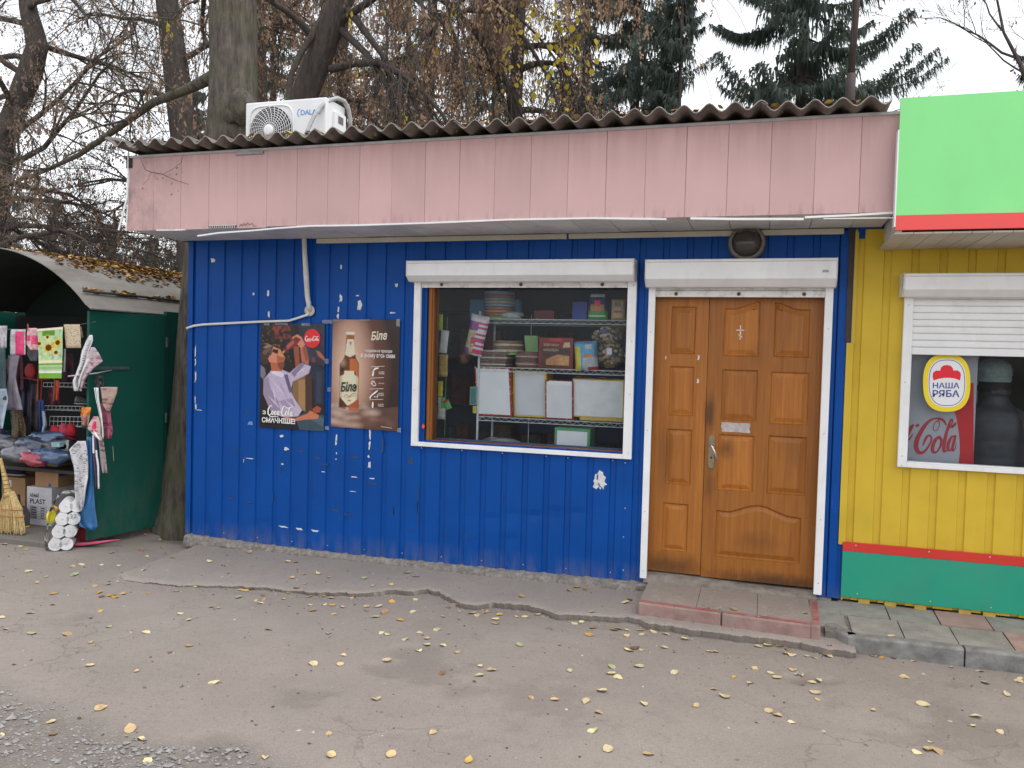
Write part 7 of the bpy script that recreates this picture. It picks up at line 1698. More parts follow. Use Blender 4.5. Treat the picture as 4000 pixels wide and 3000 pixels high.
def fk(th, ph):
    d = np.array([math.sin(th)*math.cos(ph), math.sin(th)*math.sin(ph), math.cos(th)]); d = np.sign(d)*np.abs(d)**.55
    k = 1+.06*math.sin(ph*9+th*5); p_ = c0-dirv*.055+side*(.118*d[0]*k)+dirv*.115*d[1]*k+np.array([0, 0, .235+.245*d[2]*(1+.05*math.sin(ph*5))])+side*.045*(d[2]+.2); return tuple(p_)
blob(fk, 28, 18).build('film', MATS['pack_film'], pk, smooth=True)
V, F = text2d('32', 1.); a_ = np.array(V).max(0); b = MB(); cc_ = np.array([rx_-.052, ry_+.07, ROADZ+.056])+side*.103*.8+up_*.104*2+side*.036+dirv*.053
b.add([tuple(cc_+side*(.05*p_/a_[0]-.025)+np.array([0, 0, .035*q_/a_[1]+.005])) for p_, q_ in V], F); b.build('lettering', M('pencil_grey', (.15, .15, .18), .6, .1, 9), pk, recalc=False)
X_, Z_ = A(*CT(665, 1060), ry_+.15); tag(lump((X_, ry_+.15, Z_), (.04, .04, .06), 2, .1).build('sponge_bag', M('yellow_sponge', (.70, .60, .03), .5, .2, 20), None, smooth=True), 'bright yellow sponge bag behind the paper rolls', 'sponge', SG)
b = MB(); b.tube([A3(*CT(685, 905), ry_+.14), A3(*CT(740, 950), ry_+.12), A3(*CT(720, 985), ry_+.12)], [.006, .012, .008], 6); tag(b.build('rubber_strap', M('orange_rubber', (.65, .30, .02), .5, .1, 9), None, smooth=True), 'orange rubber strap above the paper rolls', 'strap', SG)
px_, py_ = G(*CT(1060, 1455), ROADZ); tb = thing('pink_tub', 'pink and dark red plastic tub under the door leaf', 'tub', (px_, py_+.1, ROADZ), SG)
b = MB(); b.hexa([(px_-.14, py_+.02, ROADZ+.04), (px_+.06, py_+.08, ROADZ+.04), (px_+.02, py_+.3, ROADZ+.04), (px_-.18, py_+.22, ROADZ+.04), (px_-.16, py_+.02, ROADZ+.20), (px_+.06, py_+.08, ROADZ+.20), (px_+.0, py_+.34, ROADZ+.20), (px_-.2, py_+.24, ROADZ+.20)]); b.build('tub_body', M('dark_red_plastic', (.22, .02, .03), .4, .15, 9), tb, bevel=.01)
b = MB(); b.tube([(px_-.16, py_-.02, ROADZ+.03), (px_-.03, py_+.0, ROADZ+.025), (px_+.10, py_+.05, ROADZ+.04), (px_+.26, py_+.16, ROADZ+.06)], [.018, .026, .022, .006], 8, flat=.6); b.build('rolled_edge', M('pink_plastic', (.60, .10, .20), .4, .1, 9), tb, smooth=True)
b = MB(); b.hexa([(px_-.18, py_-.0, ROADZ+.21), (px_+.06, py_+.06, ROADZ+.21), (px_+.02, py_+.34, ROADZ+.21), (px_-.2, py_+.26, ROADZ+.21), (px_-.18, py_-.0, ROADZ+.225), (px_+.06, py_+.06, ROADZ+.225), (px_+.02, py_+.34, ROADZ+.225), (px_-.2, py_+.26, ROADZ+.225)]); b.build('lid', M('grey_lid', (.3, .3, .28), .6, .2, 9), tb, bevel=.004)

# ================================================================== PERSON BEHIND THE NEIGHBOUR'S GLASS (seen from the back)
PX, PY, PZ = 5.735, .52, .075
per = thing('person', 'person in dark quilted jacket and grey-green knitted hat seen from behind', 'person', (PX, PY, PZ))
def skinned(verts, edges, radii, name, mat, parent, sub=2):
    me_ = bpy.data.meshes.new(name); me_.from_pydata([tuple(v) for v in verts], edges, [])
    o = bpy.data.objects.new(name, me_); link(o, parent)
    o.modifiers.new('skin', 'SKIN'); sv = me_.skin_vertices[0].data
    for i, r in enumerate(radii): sv[i].radius = r if hasattr(r, '__len__') else (r, r)
    sv[0].use_root = True
    s_ = o.modifiers.new('subdivision', 'SUBSURF'); s_.levels = sub; s_.render_levels = sub
    me_.materials.append(mat); me_.polygons.foreach_set('use_smooth', [True]*len(me_.polygons))
    return o
V_ = [(0, 0, .88), (0, 0, 1.05), (0, 0, 1.25), (0, .0, 1.37), (0, .0, 1.43), (0, .015, 1.52), (0, .02, 1.60),
      (.15, 0, 1.31), (.235, .0, 1.10), (.20, .13, .96), (.16, .20, .98), (-.15, 0, 1.31), (-.235, .0, 1.10), (-.20, .13, .96), (-.16, .20, .98),
      (.09, 0, .80), (.10, .0, .46), (.10, -.01, .08), (.10, .10, .03), (-.09, 0, .80), (-.10, .0, .46), (-.10, -.01, .08), (-.10, .10, .03)]
E_ = [(0, 1), (1, 2), (2, 3), (3, 4), (4, 5), (5, 6), (3, 7), (7, 8), (8, 9), (9, 10), (3, 11), (11, 12), (12, 13), (13, 14), (0, 15), (15, 16), (16, 17), (17, 18), (0, 19), (19, 20), (20, 21), (21, 22)]
R_ = [.12, .10, .10, .07, .05, .07, .06, .04, .036, .03, .028, .04, .036, .03, .028, .085, .058, .042, .035, .085, .058, .042, .035]
skinned(V_, E_, R_, 'body', M('skin_tone', (.45, .28, .20), .6, .1, 9), per)
jk = M('quilted_jacket', (.05, .052, .06), .5, .2, 20)
b = MB(); n_ = 28; rings = []
prof = [(.80, .215, .150), (.95, .210, .150), (1.10, .205, .145), (1.22, .215, .148), (1.30, .215, .140), (1.355, .185, .120), (1.40, .11, .090), (1.44, .085, .080), (1.475, .085, .080)]
zs = np.linspace(.80, 1.475, 64); vv = []
for z in zs:
    rx = np.interp(z, [q[0] for q in prof], [q[1] for q in prof]); ry = np.interp(z, [q[0] for q in prof], [q[2] for q in prof]); pf = .004*abs(math.sin((z-.80)/.12*math.pi))**.6 if z < 1.36 else 0
    for i in range(n_):
        a = 2*math.pi*i/n_; vv.append((PX+(rx+pf)*math.cos(a), PY+(ry+pf)*math.sin(a)*(1.0), PZ+z-.02))
b.add(vv, [(j*n_+i, j*n_+(i+1) % n_, (j+1)*n_+(i+1) % n_, (j+1)*n_+i) for j in range(63) for i in range(n_)])
for s_ in (-1, 1):
    path, rad = [], []
    for t in np.linspace(0, 1, 24):
        if t < .6: q = t/.6; p_ = np.array([.165+.075*q, 0, 1.335-.235*q]); r = .075-.012*q
        else: q = (t-.6)/.4; p_ = np.array([.24-.045*q, .13*q, 1.10-.14*q]); r = .063-.012*q
        path.append((PX+s_*p_[0], PY+p_[1], PZ+p_[2]-.01)); rad.append(r+.003*abs(math.sin(t*math.pi*6)))
    b.tube(path, rad, 14)
b.build('jacket', jk, per, smooth=True)
b = MB(); b.lathe([(.086, 0), (.098, .02), (.10, .045), (.09, .055)], (PX, PY+.005, PZ+1.44), 20); b.build('collar', jk, per, smooth=True)
hm = M('knit_wool', (.28, .36, .345), .95, .25, 60, bmp=.6, bscale=120)
b = MB(); vv = []; n_ = 36
for j, (z, r) in enumerate(((1.545, .104), (1.55, .112), (1.575, .116), (1.585, .111), (1.60, .119), (1.635, .118), (1.665, .106), (1.69, .082), (1.705, .05), (1.71, .015))):
    for i in range(n_): a = 2*math.pi*i/n_; k = r+.0025*math.cos(a*18); vv.append((PX-.015+k*math.cos(a), PY+.018+k*1.05*math.sin(a), PZ+z-.01+.03*(r-.05)*math.cos(a+2)))
b.add(vv, [(j*n_+i, j*n_+(i+1) % n_, (j+1)*n_+(i+1) % n_, (j+1)*n_+i) for j in range(9) for i in range(n_)]+[tuple(range(9*n_, 10*n_))]); b.build('knitted_hat', hm, per, smooth=True)
lump((PX-.01, PY-.005, PZ+1.50), (.10, .09, .075), 4, .25, 3.).build('hair', M('dark_hair', (.018, .013, .011), .6, .3, 60), per, smooth=True)
bgm = M('bag_strap', (.06, .065, .055), .6, .2, 20)
b = MB(); b.tube([(PX+.10, PY-.07, PZ+1.37), (PX+.15, PY-.13, PZ+1.28), (PX+.17, PY-.17, PZ+1.05), (PX+.16, PY-.165, PZ+.92)], .012, 6, flat=.4); b.tube([(PX+.10, PY-.07, PZ+1.37), (PX+.12, PY+.05, PZ+1.36), (PX+.18, PY+.15, PZ+1.15), (PX+.18, PY+.16, PZ+.92)], .012, 6, flat=.4)
tag(b.build('bag_strap', bgm, None, smooth=True), 'dark shoulder strap over the quilted jacket', 'strap')
b = MB(); cx_, cz_ = A(*C8(1378, 1360), .5); b.box(cx_-.02, cx_+.35, .5, .9, .121, cz_+.10)
tag(b.build('red_crate', M('red_crate_plastic', (.55, .02, .02), .4, .1, 9), None, bevel=.01), 'bright red crate at the right edge of the neighbour window', 'crate')

# ================================================================== TREES
def bark(name, a, c, moss=None):
    m, nt, bs = _nt(name); n1 = noise(nt, 1, 6, .7, stretch=(26, 26, 5)); n2 = noise(nt, 2.2, 4, .6)
    colr = mixrgb(nt, ramp(nt, n1, .35, .65), a, c)
    if moss: colr = mixrgb(nt, ramp(nt, n2, .45, .65, 0, .6), colr, moss)
    nt.links.new(colr, bs.inputs['Base Color']); bs.inputs['Roughness'].default_value = .95; bs.inputs['Specular IOR Level'].default_value = .15
    bump(nt, bs, n1, 1.0, .03); MATS[name] = m; return m
def leafmat(name, c, var=.35, tr=.35):
    m = bpy.data.materials.new(name); m.use_nodes = True; nt = m.node_tree; nt.nodes.clear(); out = nt.nodes.new('ShaderNodeOutputMaterial')
    n1 = noise(nt, 3.0, 3, .6); cc_ = mixrgb(nt, ramp(nt, n1, .3, .7), [x*(1-var) for x in c], [x*(1+var) for x in c])
    d = nt.nodes.new('ShaderNodeBsdfDiffuse'); t = nt.nodes.new('ShaderNodeBsdfTranslucent'); mx = nt.nodes.new('ShaderNodeMixShader'); mx.inputs[0].default_value = tr
    nt.links.new(cc_, d.inputs[0]); nt.links.new(cc_, t.inputs[0]); nt.links.new(d.outputs[0], mx.inputs[1]); nt.links.new(t.outputs[0], mx.inputs[2]); nt.links.new(mx.outputs[0], out.inputs[0])
    MATS[name] = m; return m
bk_moss = bark('lime_bark', (.17, .15, .125), (.06, .052, .045), (.10, .115, .05)); bk_dark = bark('dark_bark', (.125, .108, .096), (.06, .052, .047)); bk_grey = bark('spruce_bark', (.12, .105, .095), (.06, .053, .05))
lf_brown = leafmat('dead_brown_leaf', (.46, .31, .205), .3, .55); lf_dull = leafmat('dull_brown_leaf', (.25, .18, .14), .35, .45); lf_yel = leafmat('yellow_leaf', (.52, .42, .06), .2, .45); lf_spr = leafmat('spruce_needle', (.12, .15, .13), .4, .45); lf_spr2 = leafmat('blue_spruce_needle', (.12, .155, .15), .35, .3)
def rv3(g_, s_=1.): return Vector((g_.uniform(-s_, s_), g_.uniform(-s_, s_), g_.uniform(-s_, s_)))
def branch(mb, p0, d, L_, r0, lvl, maxl, g_, out, droop=.0, kids=(4, 4, 3), wig=.25, up=.0, shrink=.55):
    n_ = (7, 6, 5, 4, 3)[min(lvl, 4)]; p = Vector(p0); d = Vector(d).normalized(); path = [p.copy()]; rad = [r0]
    for i in range(1, n_+1):
        d = (d+rv3(g_, wig)+Vector((0, 0, -droop*i/n_+up))).normalized(); p = p+d*(L_/n_); path.append(p.copy()); rad.append(max(.0025, r0*(1-.75*i/n_)))
    mb.tube(path, rad, (7, 6, 4, 3, 3)[min(lvl, 4)], cap=False)
    if lvl >= maxl-1: out.append(path)
    if lvl >= maxl: return
    for k in range(kids[min(lvl, len(kids)-1)]):
        t = g_.uniform(.25, 1.0); i = min(n_-1, int(t*n_)); q = path[i].lerp(path[i+1], t*n_-i)
        dd = (path[i+1]-path[i]).normalized()+rv3(g_, .85); branch(mb, q, dd, L_*shrink*g_.uniform(.7, 1.2), max(.003, rad[i]*.55), lvl+1, maxl, g_, out, droop, kids, wig, up, shrink)
def leaves(paths, n_, g_, mats, size=.045, spread=.10, hang_=.06, mix=(0,), asp=.55):
    b = MB(); np_ = len(paths); i = 0
    while i < n_:
        pa = paths[g_.randrange(np_)]; k = g_.randrange(len(pa)-1); q = pa[k].lerp(pa[k+1], g_.random())+rv3(g_, spread)*.5
        m_ = g_.choice(mix); run = g_.randrange(3, 4+int(hang_*60)); sway = Vector((g_.uniform(-.25, .25), g_.uniform(-.25, .25), -1)); sz = size*g_.uniform(.5, 1.25)
        for j_ in range(run):                       # one hanging strand of leaves
            p = q+sway*(j_*size*.42)+rv3(g_, .022); s_ = sz*g_.uniform(.6, 1.3); ax = (sway+rv3(g_, .6)).normalized(); sd = ax.cross(rv3(g_)+Vector((.001, 0, 0))).normalized()*s_*asp*.5
            j = len(b.v); b.v += [tuple(p), tuple(p+ax*s_*.5+sd), tuple(p+ax*s_), tuple(p+ax*s_*.5-sd)]; b.f.append((j, j+1, j+2, j+3)); b.mi.append(m_); i += 1
    return b
def trunk_tube(pts, rad, n_=14, rough=.0, seed=0):
    b = MB(); P = []
    R = []
    for i in range(len(pts)-1):
        for t in np.linspace(0, 1, 8, endpoint=False):
            P.append(Vector(pts[i]).lerp(Vector(pts[i+1]), t)); R.append(rad[i]+(rad[i+1]-rad[i])*t)
    P.append(Vector(pts[-1])); R.append(rad[-1]); b.tube(P, R, n_)
    if rough:
        for i, v in enumerate(b.v):
            c_ = P[min(len(P)-1, i//n_)]; a = (i % n_)/n_*6.28; k = 1+rough*2*(float(fbm(a*1.6+seed, v[2]*1.5, 33))-.5); b.v[i] = (c_.x+(v[0]-c_.x)*k, c_.y+(v[1]-c_.y)*k, v[2])
    return b
def tree(name, label, trunk, rad, bk, limbs, g_, kids, maxl, leaf=None, group=None, droop=.0, wig=.25, rough=.1, shrink=.55, up=0., tn=14):
    t = thing(name, label, 'tree', (trunk[0][0], trunk[0][1], 0), group)
    trunk_tube(trunk, rad, tn, rough, g_.randrange(50)).build('trunk', bk, t, smooth=True)
    out = []
    for (p0, d, L_, r0) in limbs:
        mb = MB(); branch(mb, p0, d, L_, r0, 0, maxl, g_, out, droop, kids, wig, up, shrink); mb.build('limb', bk, t, smooth=True, recalc=False)
    if leaf and out: leaves(out, leaf['n'], g_, None, leaf.get('size', .045), leaf.get('spread', .1), leaf.get('hang', .06), leaf.get('mix', (0,))).build('crown', leaf['mats'], t, recalc=False)
    return t
def along(trunk, z): 
    for a, c in zip(trunk[:-1], trunk[1:]):
        if a[2] <= z <= c[2]: k = (z-a[2])/(c[2]-a[2]); return tuple(a[i]+(c[i]-a[i])*k for i in range(3))
    return trunk[-1]
GT = 'trees behind the kiosks'
# the big lime between stall and kiosk
g_ = random.Random(11)
tr = [(-.99, .55, -.06), (-.94, .53, .25), (-.87, .52, .9), (-.80, .52, 1.9), (-.745, .52, 2.5), (-.50, .55, 3.75), (-.51, .55, 4.9), (-.42, .6, 7.0), (-.3, .7, 10.)]
t1 = tree('lime_tree', 'thick mossy tree trunk rising between the stall and the blue kiosk', tr, [.31, .235, .21, .205, .205, .225, .20, .15, .05], bk_moss,
          [(along(tr, z), (math.cos(a), math.sin(a), .25), L_, .06) for z, a, L_ in ((5.3, 2.8, 2.6), (5.8, .4, 2.4), (6.3, 1.6, 2.4), (6.9, 3.6, 2.2), (7.6, 5.2, 2.0), (8.2, 1., 1.8))], g_, (5, 4, 3), 3, dict(n=1500, mats=[lf_dull], size=.05), GT, droop=.15)
lump(tuple(A3(522, 232, .40)), (.14, .12, .17), 3, .3).build('burl', bk_moss, t1, smooth=True); lump(tuple(A3(500, 250, .36)), (.06, .06, .07), 5, .3).build('burl', bk_moss, t1, smooth=True)
mb = MB(); out = []; pth = [Vector(A3(470, 160, .5)), Vector(A3(440, 176, .55)), Vector(A3(400, 195, .7)), Vector(A3(330, 222, .9)), Vector(A3(250, 280, 1.2)), Vector(A3(170, 335, 1.5)), Vector(A3(90, 372, 1.8)), Vector(A3(0, 405, 2.1)), Vector(A3(-120, 440, 2.4))]
mb.tube(pth, [.06, .055, .045, .04, .034, .028, .022, .018, .01], 8, cap=False)
for i in range(34):
    k = g_.randrange(2, 8); q = pth[k].lerp(pth[k+1], g_.random()) if k < 8 else pth[k]; branch(mb, q, rv3(g_, 1)+Vector((-.5, 0, .2)), g_.uniform(.5, 1.3), .012, 1, 3, g_, out, .1, (0, 4, 3), .3)
mb.build('limb', bk_moss, t1, smooth=True, recalc=False); leaves(out, 4000, g_, None, .04, .10).build('crown', [lf_dull], t1, recalc=False)
# upright dark trunk further back
g_ = random.Random(12); tr = [(-4.15, 5, 0), (-4.685, 5, 5.07), (-5.05, 5, 7.2), (-5.4, 5, 10.5)]
tree('dark_tree', 'dark bare trunk leaning left behind the stall side branch', tr, [.30, .21, .17, .05], bk_dark, [(along(tr, z), (math.cos(a), math.sin(a), .2), L_, .05) for z, a, L_ in ((4.2, 3.4, 2.0), (5.0, .3, 2.0), (5.6, 3.0, 2.2), (6.2, .2, 2.2), (6.8, 2.6, 2.4), (7.4, .5, 2.4), (8.2, 3.5, 2.2))], g_, (6, 6, 4), 3, dict(n=6000, mats=[lf_dull], size=.045), GT, droop=.1)
# twisted leafy trunk at the left edge
g_ = random.Random(13); Yt = 4.2
tr = [(A(-60, 900, Yt)[0], Yt, 0.)]+[A3(u, v, Yt) for u, v in ((-10, 420), (5, 300), (35, 230), (66, 160), (80, 100), (62, 30), (50, -80), (40, -260))]
lim = []
for z in np.linspace(3.2, 8.8, 22): a = g_.choice((0, .3, -.3, 3.0, 3.4, 1.5, -1.2))+g_.uniform(-.4, .4); lim.append((along(tr, z), (math.cos(a), math.sin(a)*.6, g_.uniform(-.1, .4)), g_.uniform(1.8, 3.2), .05))
tree('shaggy_tree', 'shaggy twisted tree with dead leaves at the left edge', tr, [.26, .2, .18, .17, .16, .15, .13, .1, .05], bk_dark, lim, g_, (7, 6, 4), 3, dict(n=16000, mats=[lf_dull, lf_brown], mix=(0, 0, 1), size=.042, spread=.16), GT, droop=.12, rough=.3)
# thin dark trunk and the leaning stem right of the lime
g_ = random.Random(14); tr = [(A(572, 500, 7)[0], 7, 0), A3(566, 290, 7), A3(556, 0, 7), A3(548, -250, 7)]
tree('dark_tree', 'thin dark trunk close behind the thick mossy one', tr, [.14, .13, .11, .06], bk_dark, [(along(tr, z), (math.cos(a), math.sin(a), .0), 2.2, .04) for z, a in ((5.5, .2), (6., 3.), (6.8, .4), (7.4, 2.8), (8., .2), (8.6, 3.3), (9.2, .8))], g_, (5, 4, 4), 3, dict(n=6000, mats=[lf_dull, lf_brown], mix=(0, 1), size=.055), GT, droop=.35)
g_ = random.Random(15); Yt = 3.0
tr = [(-2.3, 3, 0), (-1.9, 3, 2.6), (-1.27, 3, 4.86), (-.80, 3, 5.92), (-.45, 3, 6.9), (.1, 3.1, 8.6)]
lim = []
CK = crop(900, 0, 1.843)
for (x0, y0, x1, y1) in ((720, 500, 850, 440), (800, 220, 950, 330), (690, 80, 600, 260), (830, 60, 980, 200), (800, 150, 900, 60), (640, 330, 560, 200)):
    p0 = Vector(A3(*CK(x0, y0), Yt)); p1 = Vector(A3(*CK(x1, y1), Yt-.1)); lim.append((p0, p1-p0, g_.uniform(1.8, 2.6), .05))
for z in (6.2, 6.6, 7., 7.4, 7.8, 8.2): a = g_.uniform(-.7, .7); lim.append((along(tr, z), (math.cos(a), math.sin(a), .15), g_.uniform(2.2, 3.4), .055))
t5 = tree('drooping_tree', 'leaning dark stem with long drooping branches behind the air conditioner', tr, [.24, .20, .165, .14, .11, .05], bk_dark, lim, g_, (6, 5, 3), 3, dict(n=8000, mats=[lf_brown, lf_dull, lf_yel], mix=(0,)*14+(1,)*8+(2,), size=.048, spread=.12, hang=.12), GT, droop=.55, wig=.2, shrink=.6)
# brown hanging foliage in the middle
for i, (u, Yt, sd, lab, ny) in enumerate(((930, 5.2, 21, 'drooping tree with dead brown leaves above the middle of the roof', 0), (740, 6.0, 23, 'drooping brown tree right behind the leaning stem', 0), (1120, 4.6, 22, 'drooping brown tree flecked with yellow leaves left of the spruces', 1))):
    g_ = random.Random(sd); x0 = A(u, 100, Yt)[0]; tr = [(x0-.2, Yt, 0), (x0-.05, Yt, 4), (x0, Yt, 6), (x0+.1, Yt, 9.5)]
    lim = [(along(tr, z), (math.cos(a), math.sin(a)*.8, .35), L_, .05) for z, a, L_ in [(4.4+.27*k, g_.uniform(0, 6.28), g_.uniform(1.1, 1.75)) for k in range(18)]]
    tree('drooping_tree', lab, tr, [.15, .11, .08, .03], bk_dark, lim, g_, (5, 5, 4), 3, dict(n=21000, mats=[lf_brown, lf_dull], mix=(0, 0, 1), size=.05, spread=.30, hang=.16), GT, droop=.6, wig=.22, shrink=.6)
g_ = random.Random(30); b = MB()
for i in range(150):
    u = g_.choice((g_.triangular(1030, 1300, 1170), g_.triangular(1040, 1290, 1240), g_.uniform(850, 1290))); v = g_.triangular(-20, 250, 60); q = Vector(A3(u, v, 3.6+g_.uniform(-.5, .6))); s_ = .075*g_.uniform(.6, 1.3); ax = Vector((g_.uniform(-.6, .6), g_.uniform(-.6, .6), -1)).normalized(); sd = ax.cross(rv3(g_)+Vector((0, .5, 0))).normalized()*s_*.42
    j = len(b.v); b.v += [tuple(q), tuple(q+ax*s_*.3+sd), tuple(q+ax*s_*.65+sd*.8), tuple(q+ax*s_), tuple(q+ax*s_*.65-sd*.8), tuple(q+ax*s_*.3-sd)]; b.f.append(tuple(range(j, j+6))); b.mi.append(0)
o = b.build('yellow_leaves', [lf_yel], None, recalc=False); last = [x for x in bpy.data.objects if x.name.startswith('drooping_tree') and not x.parent][-1]
_w = o.matrix_basis.copy(); o.parent = last; o.location = Vector(o.location)-Vector(last.location)
# spruces
def spruce(label, u, Y, h, rmax, g_, mat, zlow=2.0, lean=0., dens=1.0, whorl=.40, name='spruce', tr_r=.14, jit=.15, nb=6):
    x0 = A(u, 200, Y)[0]; t = thing(name, label, 'tree', (x0, Y, 0), GT)
    trunk_tube([(x0, Y, 0), (x0+lean*.5, Y, h*.5), (x0+lean, Y, h)], [tr_r*1.3, tr_r*.75, .02], 10).build('trunk', bk_grey, t, smooth=True)
    wood_, fol = MB(), MB(); z = zlow
    while z < h-.2:
        for k in range(nb):
            a = g_.uniform(0, 6.28); L_ = (rmax*(1-z/h)**.75+.12)*g_.uniform(.7, 1.15); ca, sa = math.cos(a), math.sin(a); zz = z+g_.uniform(-jit, jit); xb = x0+lean*zz/h
            dr = g_.uniform(.18, .34); pts = []
            for i in range(8): tt = i/7; pts.append(Vector((xb+ca*L_*tt, Y+sa*L_*tt, zz-dr*L_*math.sin(tt*2.3)+.16*L_*tt**3)))
            wood_.tube(pts, [.02*(1-.8*i/7) for i in range(8)], 4, cap=False)
            n_ = int(120*dens*max(.5, L_/1.5))
            for m_ in range(n_):
                tt = g_.uniform(.12, 1.)**.85; i = min(6, int(tt*7)); q = pts[i].lerp(pts[i+1], tt*7-i); lat = g_.gauss(0, .17)*(1.15-tt*.75)*min(1.3, L_)
                q = q+Vector((-sa*lat, ca*lat, -.25*abs(lat)+g_.uniform(-.02, .03))); ln_ = g_.uniform(.10, .36)*(1.1-.6*tt); w_ = g_.uniform(.014, .03); o_ = Vector((g_.uniform(-.06, .06)+ca*.05, g_.uniform(-.06, .06)+sa*.05, -ln_)); s_ = Vector((-sa+g_.uniform(-.6, .6), ca+g_.uniform(-.6, .6), 0)).normalized()*w_
                j = len(fol.v); fol.v += [tuple(q-s_), tuple(q+s_), tuple(q+o_)]; fol.f.append((j, j+1, j+2)); fol.mi.append(0)
        z += whorl*g_.uniform(.75, 1.25)
    tag(wood_.build('branches', bk_grey, t, recalc=False), kind='stuff'); fol.build('crown', [mat], t, recalc=False); return t
g_ = random.Random(40)
spruce('tall spruce with a straight trunk standing left of the thin pole', 1725, 11, 15.5, 3.3, g_, lf_spr, 5.4, .1, 2.8, .60, tr_r=.13, jit=.08, nb=8)
spruce('dark spruce at the edge of the brown foliage', 1372, 11.5, 13.5, 2.9, g_, lf_spr, 5.2, 0, 2.4, .56, jit=.08, nb=8)
spruce('slender small spruce right of the dark one', 1468, 10, 9.2, 1.7, g_, lf_spr, 4.6, .0, 1.7, .36, tr_r=.07)
for u, Y, h, r, m_, lab in ((1265, 13, 14, 2.4, lf_spr, 'dark spruce mostly hidden behind brown leaves at the right'), (1070, 14.5, 15, 2.6, lf_spr, 'dark spruce deep behind the middle of the roof'), (880, 13.5, 14, 2.6, lf_spr, 'dark spruce deep behind the brown foliage'), (700, 15, 15, 2.6, lf_spr, 'dark spruce deep behind the leaning stem'), (590, 12.5, 13, 2.3, lf_spr, 'dark spruce behind the air conditioner'), (425, 15, 10.0, 2.4, lf_spr, 'spruce far behind between the two left trunks')):
    spruce(lab, u, Y, h, r, g_, m_, 4.4, 0, 1.0, .45)
for u, Y, h, lab in ((330, 11, 4.6, 'low blue-grey spruce seen under the pink overhang'), (250, 12, 5.4, 'low blue-grey spruce behind the arched stall roof'), (120, 13, 6.0, 'low blue-grey spruce behind the shaggy tree'), (20, 12, 6.2, 'low blue-grey spruce at the far left edge')): spruce(lab, u, Y, h, 1.7, g_, lf_spr2, 1.6, 0, .9, .40)
# bare bushes filling the left background
for i, (u, Y, h) in enumerate(((20, 6.5, 4.6), (110, 7.5, 4.4), (190, 6.2, 4.2), (265, 7.0, 4.3), (330, 6.0, 3.9), (385, 7.6, 4.0), (60, 9.0, 5.5), (230, 9.2, 5.0))):
    g_ = random.Random(60+i); x0 = A(u, 500, Y)[0]; t = thing('bare_bush', ('bare twiggy bush behind the stall at the far left', 'bare bush behind the stall, second from the left edge', 'bare bush behind the crown of the stall roof', 'bare bush behind the right half of the stall roof', 'bare bush seen just under the left end of the overhang', 'bare bush next to the blue wall corner', 'taller bare bush behind the shaggy tree', 'taller bare bush behind the long side branch')[i], 'bush', (x0, Y, 0), 'bare bushes behind the stall')
    mb = MB(); out = []
    for k in range(9): a = g_.uniform(0, 6.28); branch(mb, (x0+g_.uniform(-.25, .25), Y+g_.uniform(-.25, .25), -.02), (math.cos(a)*.35, math.sin(a)*.35, 1), h*g_.uniform(.6, .95), .03, 0, 3, g_, out, -.0, (8, 5, 3), .22, .02, .45)
    tag(mb.build('stems', bk_dark, t, recalc=False), kind='stuff'); leaves(out, 3200, g_, None, .05, .12).build('crown', [lf_dull, lf_brown], t, recalc=False)
# bare tree at the right edge
g_ = random.Random(70); Yt = 9.
tr = [(A(2300, 500, Yt)[0], Yt, 0), A3(2260, 300, Yt), A3(2205, 140, Yt), A3(2168, 70, Yt), A3(2150, -20, Yt), A3(2150, -150, Yt)]
tree('bare_tree', 'bare tree with fine pale twigs at the right edge', tr, [.10, .065, .035, .022, .016, .008], bk_grey, [(A3(2195, 125, Yt), (-1, 0, .75), 1.6, .022), (A3(2165, 66, Yt), (-.6, 0, 1), 1.2, .016), (A3(2150, 0, Yt), (-.8, .2, .7), 1.3, .014), (A3(2215, 160, Yt), (-.9, -.2, .35), 1.4, .016), (A3(2230, 200, Yt), (.3, 0, .9), 1.4, .02)], g_, (4, 4, 3), 3, dict(n=260, mats=[lf_dull], size=.05), GT, rough=.05, tn=8)
g_ = random.Random(71); Yt = 12.; x0, z0 = A(1930, 330, Yt)
tree('bare_tree', 'faint bare sapling with thin twigs above the green sign', [(x0, Yt, 0), (x0-.1, Yt, 4), (x0-.3, Yt, 6.0), (x0-.7, Yt, 7.6)], [.06, .045, .03, .01], bk_grey, [((x0-.2, Yt, 5.2+.3*k), (g_.uniform(-1, 1), 0, .7), 1.3, .013) for k in range(6)], g_, (4, 3, 2), 2, None, GT, rough=.05, tn=8)
spruce('spruce tip peeping over the green sign at the right edge', 2235, 10, 7.4, 1.3, g_, lf_spr, 4.6, 0, 1.2, .36)
# thin pole
pl = thing('pole', 'thin dark metal pole rising behind the corrugated roof', 'pole', (4.86, 2.9, 0))
x0, z0 = A(1836, 215, 2.9); x1, z1 = A(1850, 0, 2.9); b = MB(); b.tube([(x0-.08, 2.9, 0), (x0, 2.9, z0), (x0+.004, 2.9, z0+.25)], .046, 10); b.build('lower_tube', M('pole_brown', (.05, .038, .034), .7, .2, 9), pl, smooth=True)
b = MB(); b.tube([(x0+.004, 2.9, z0+.25), (x1, 2.9, z1), (x1+.05, 2.9, z1+1.6)], .034, 10); b.build('upper_tube', MATS['pole_brown'], pl, smooth=True)
b = MB(); b.tube([(x0, 2.87, z0+.5), (x1-.03, 2.87, z1-.25), (x1-.05, 2.87, z1+.5)], .006, 5); b.build('cable', MATS['pole_brown'], pl)

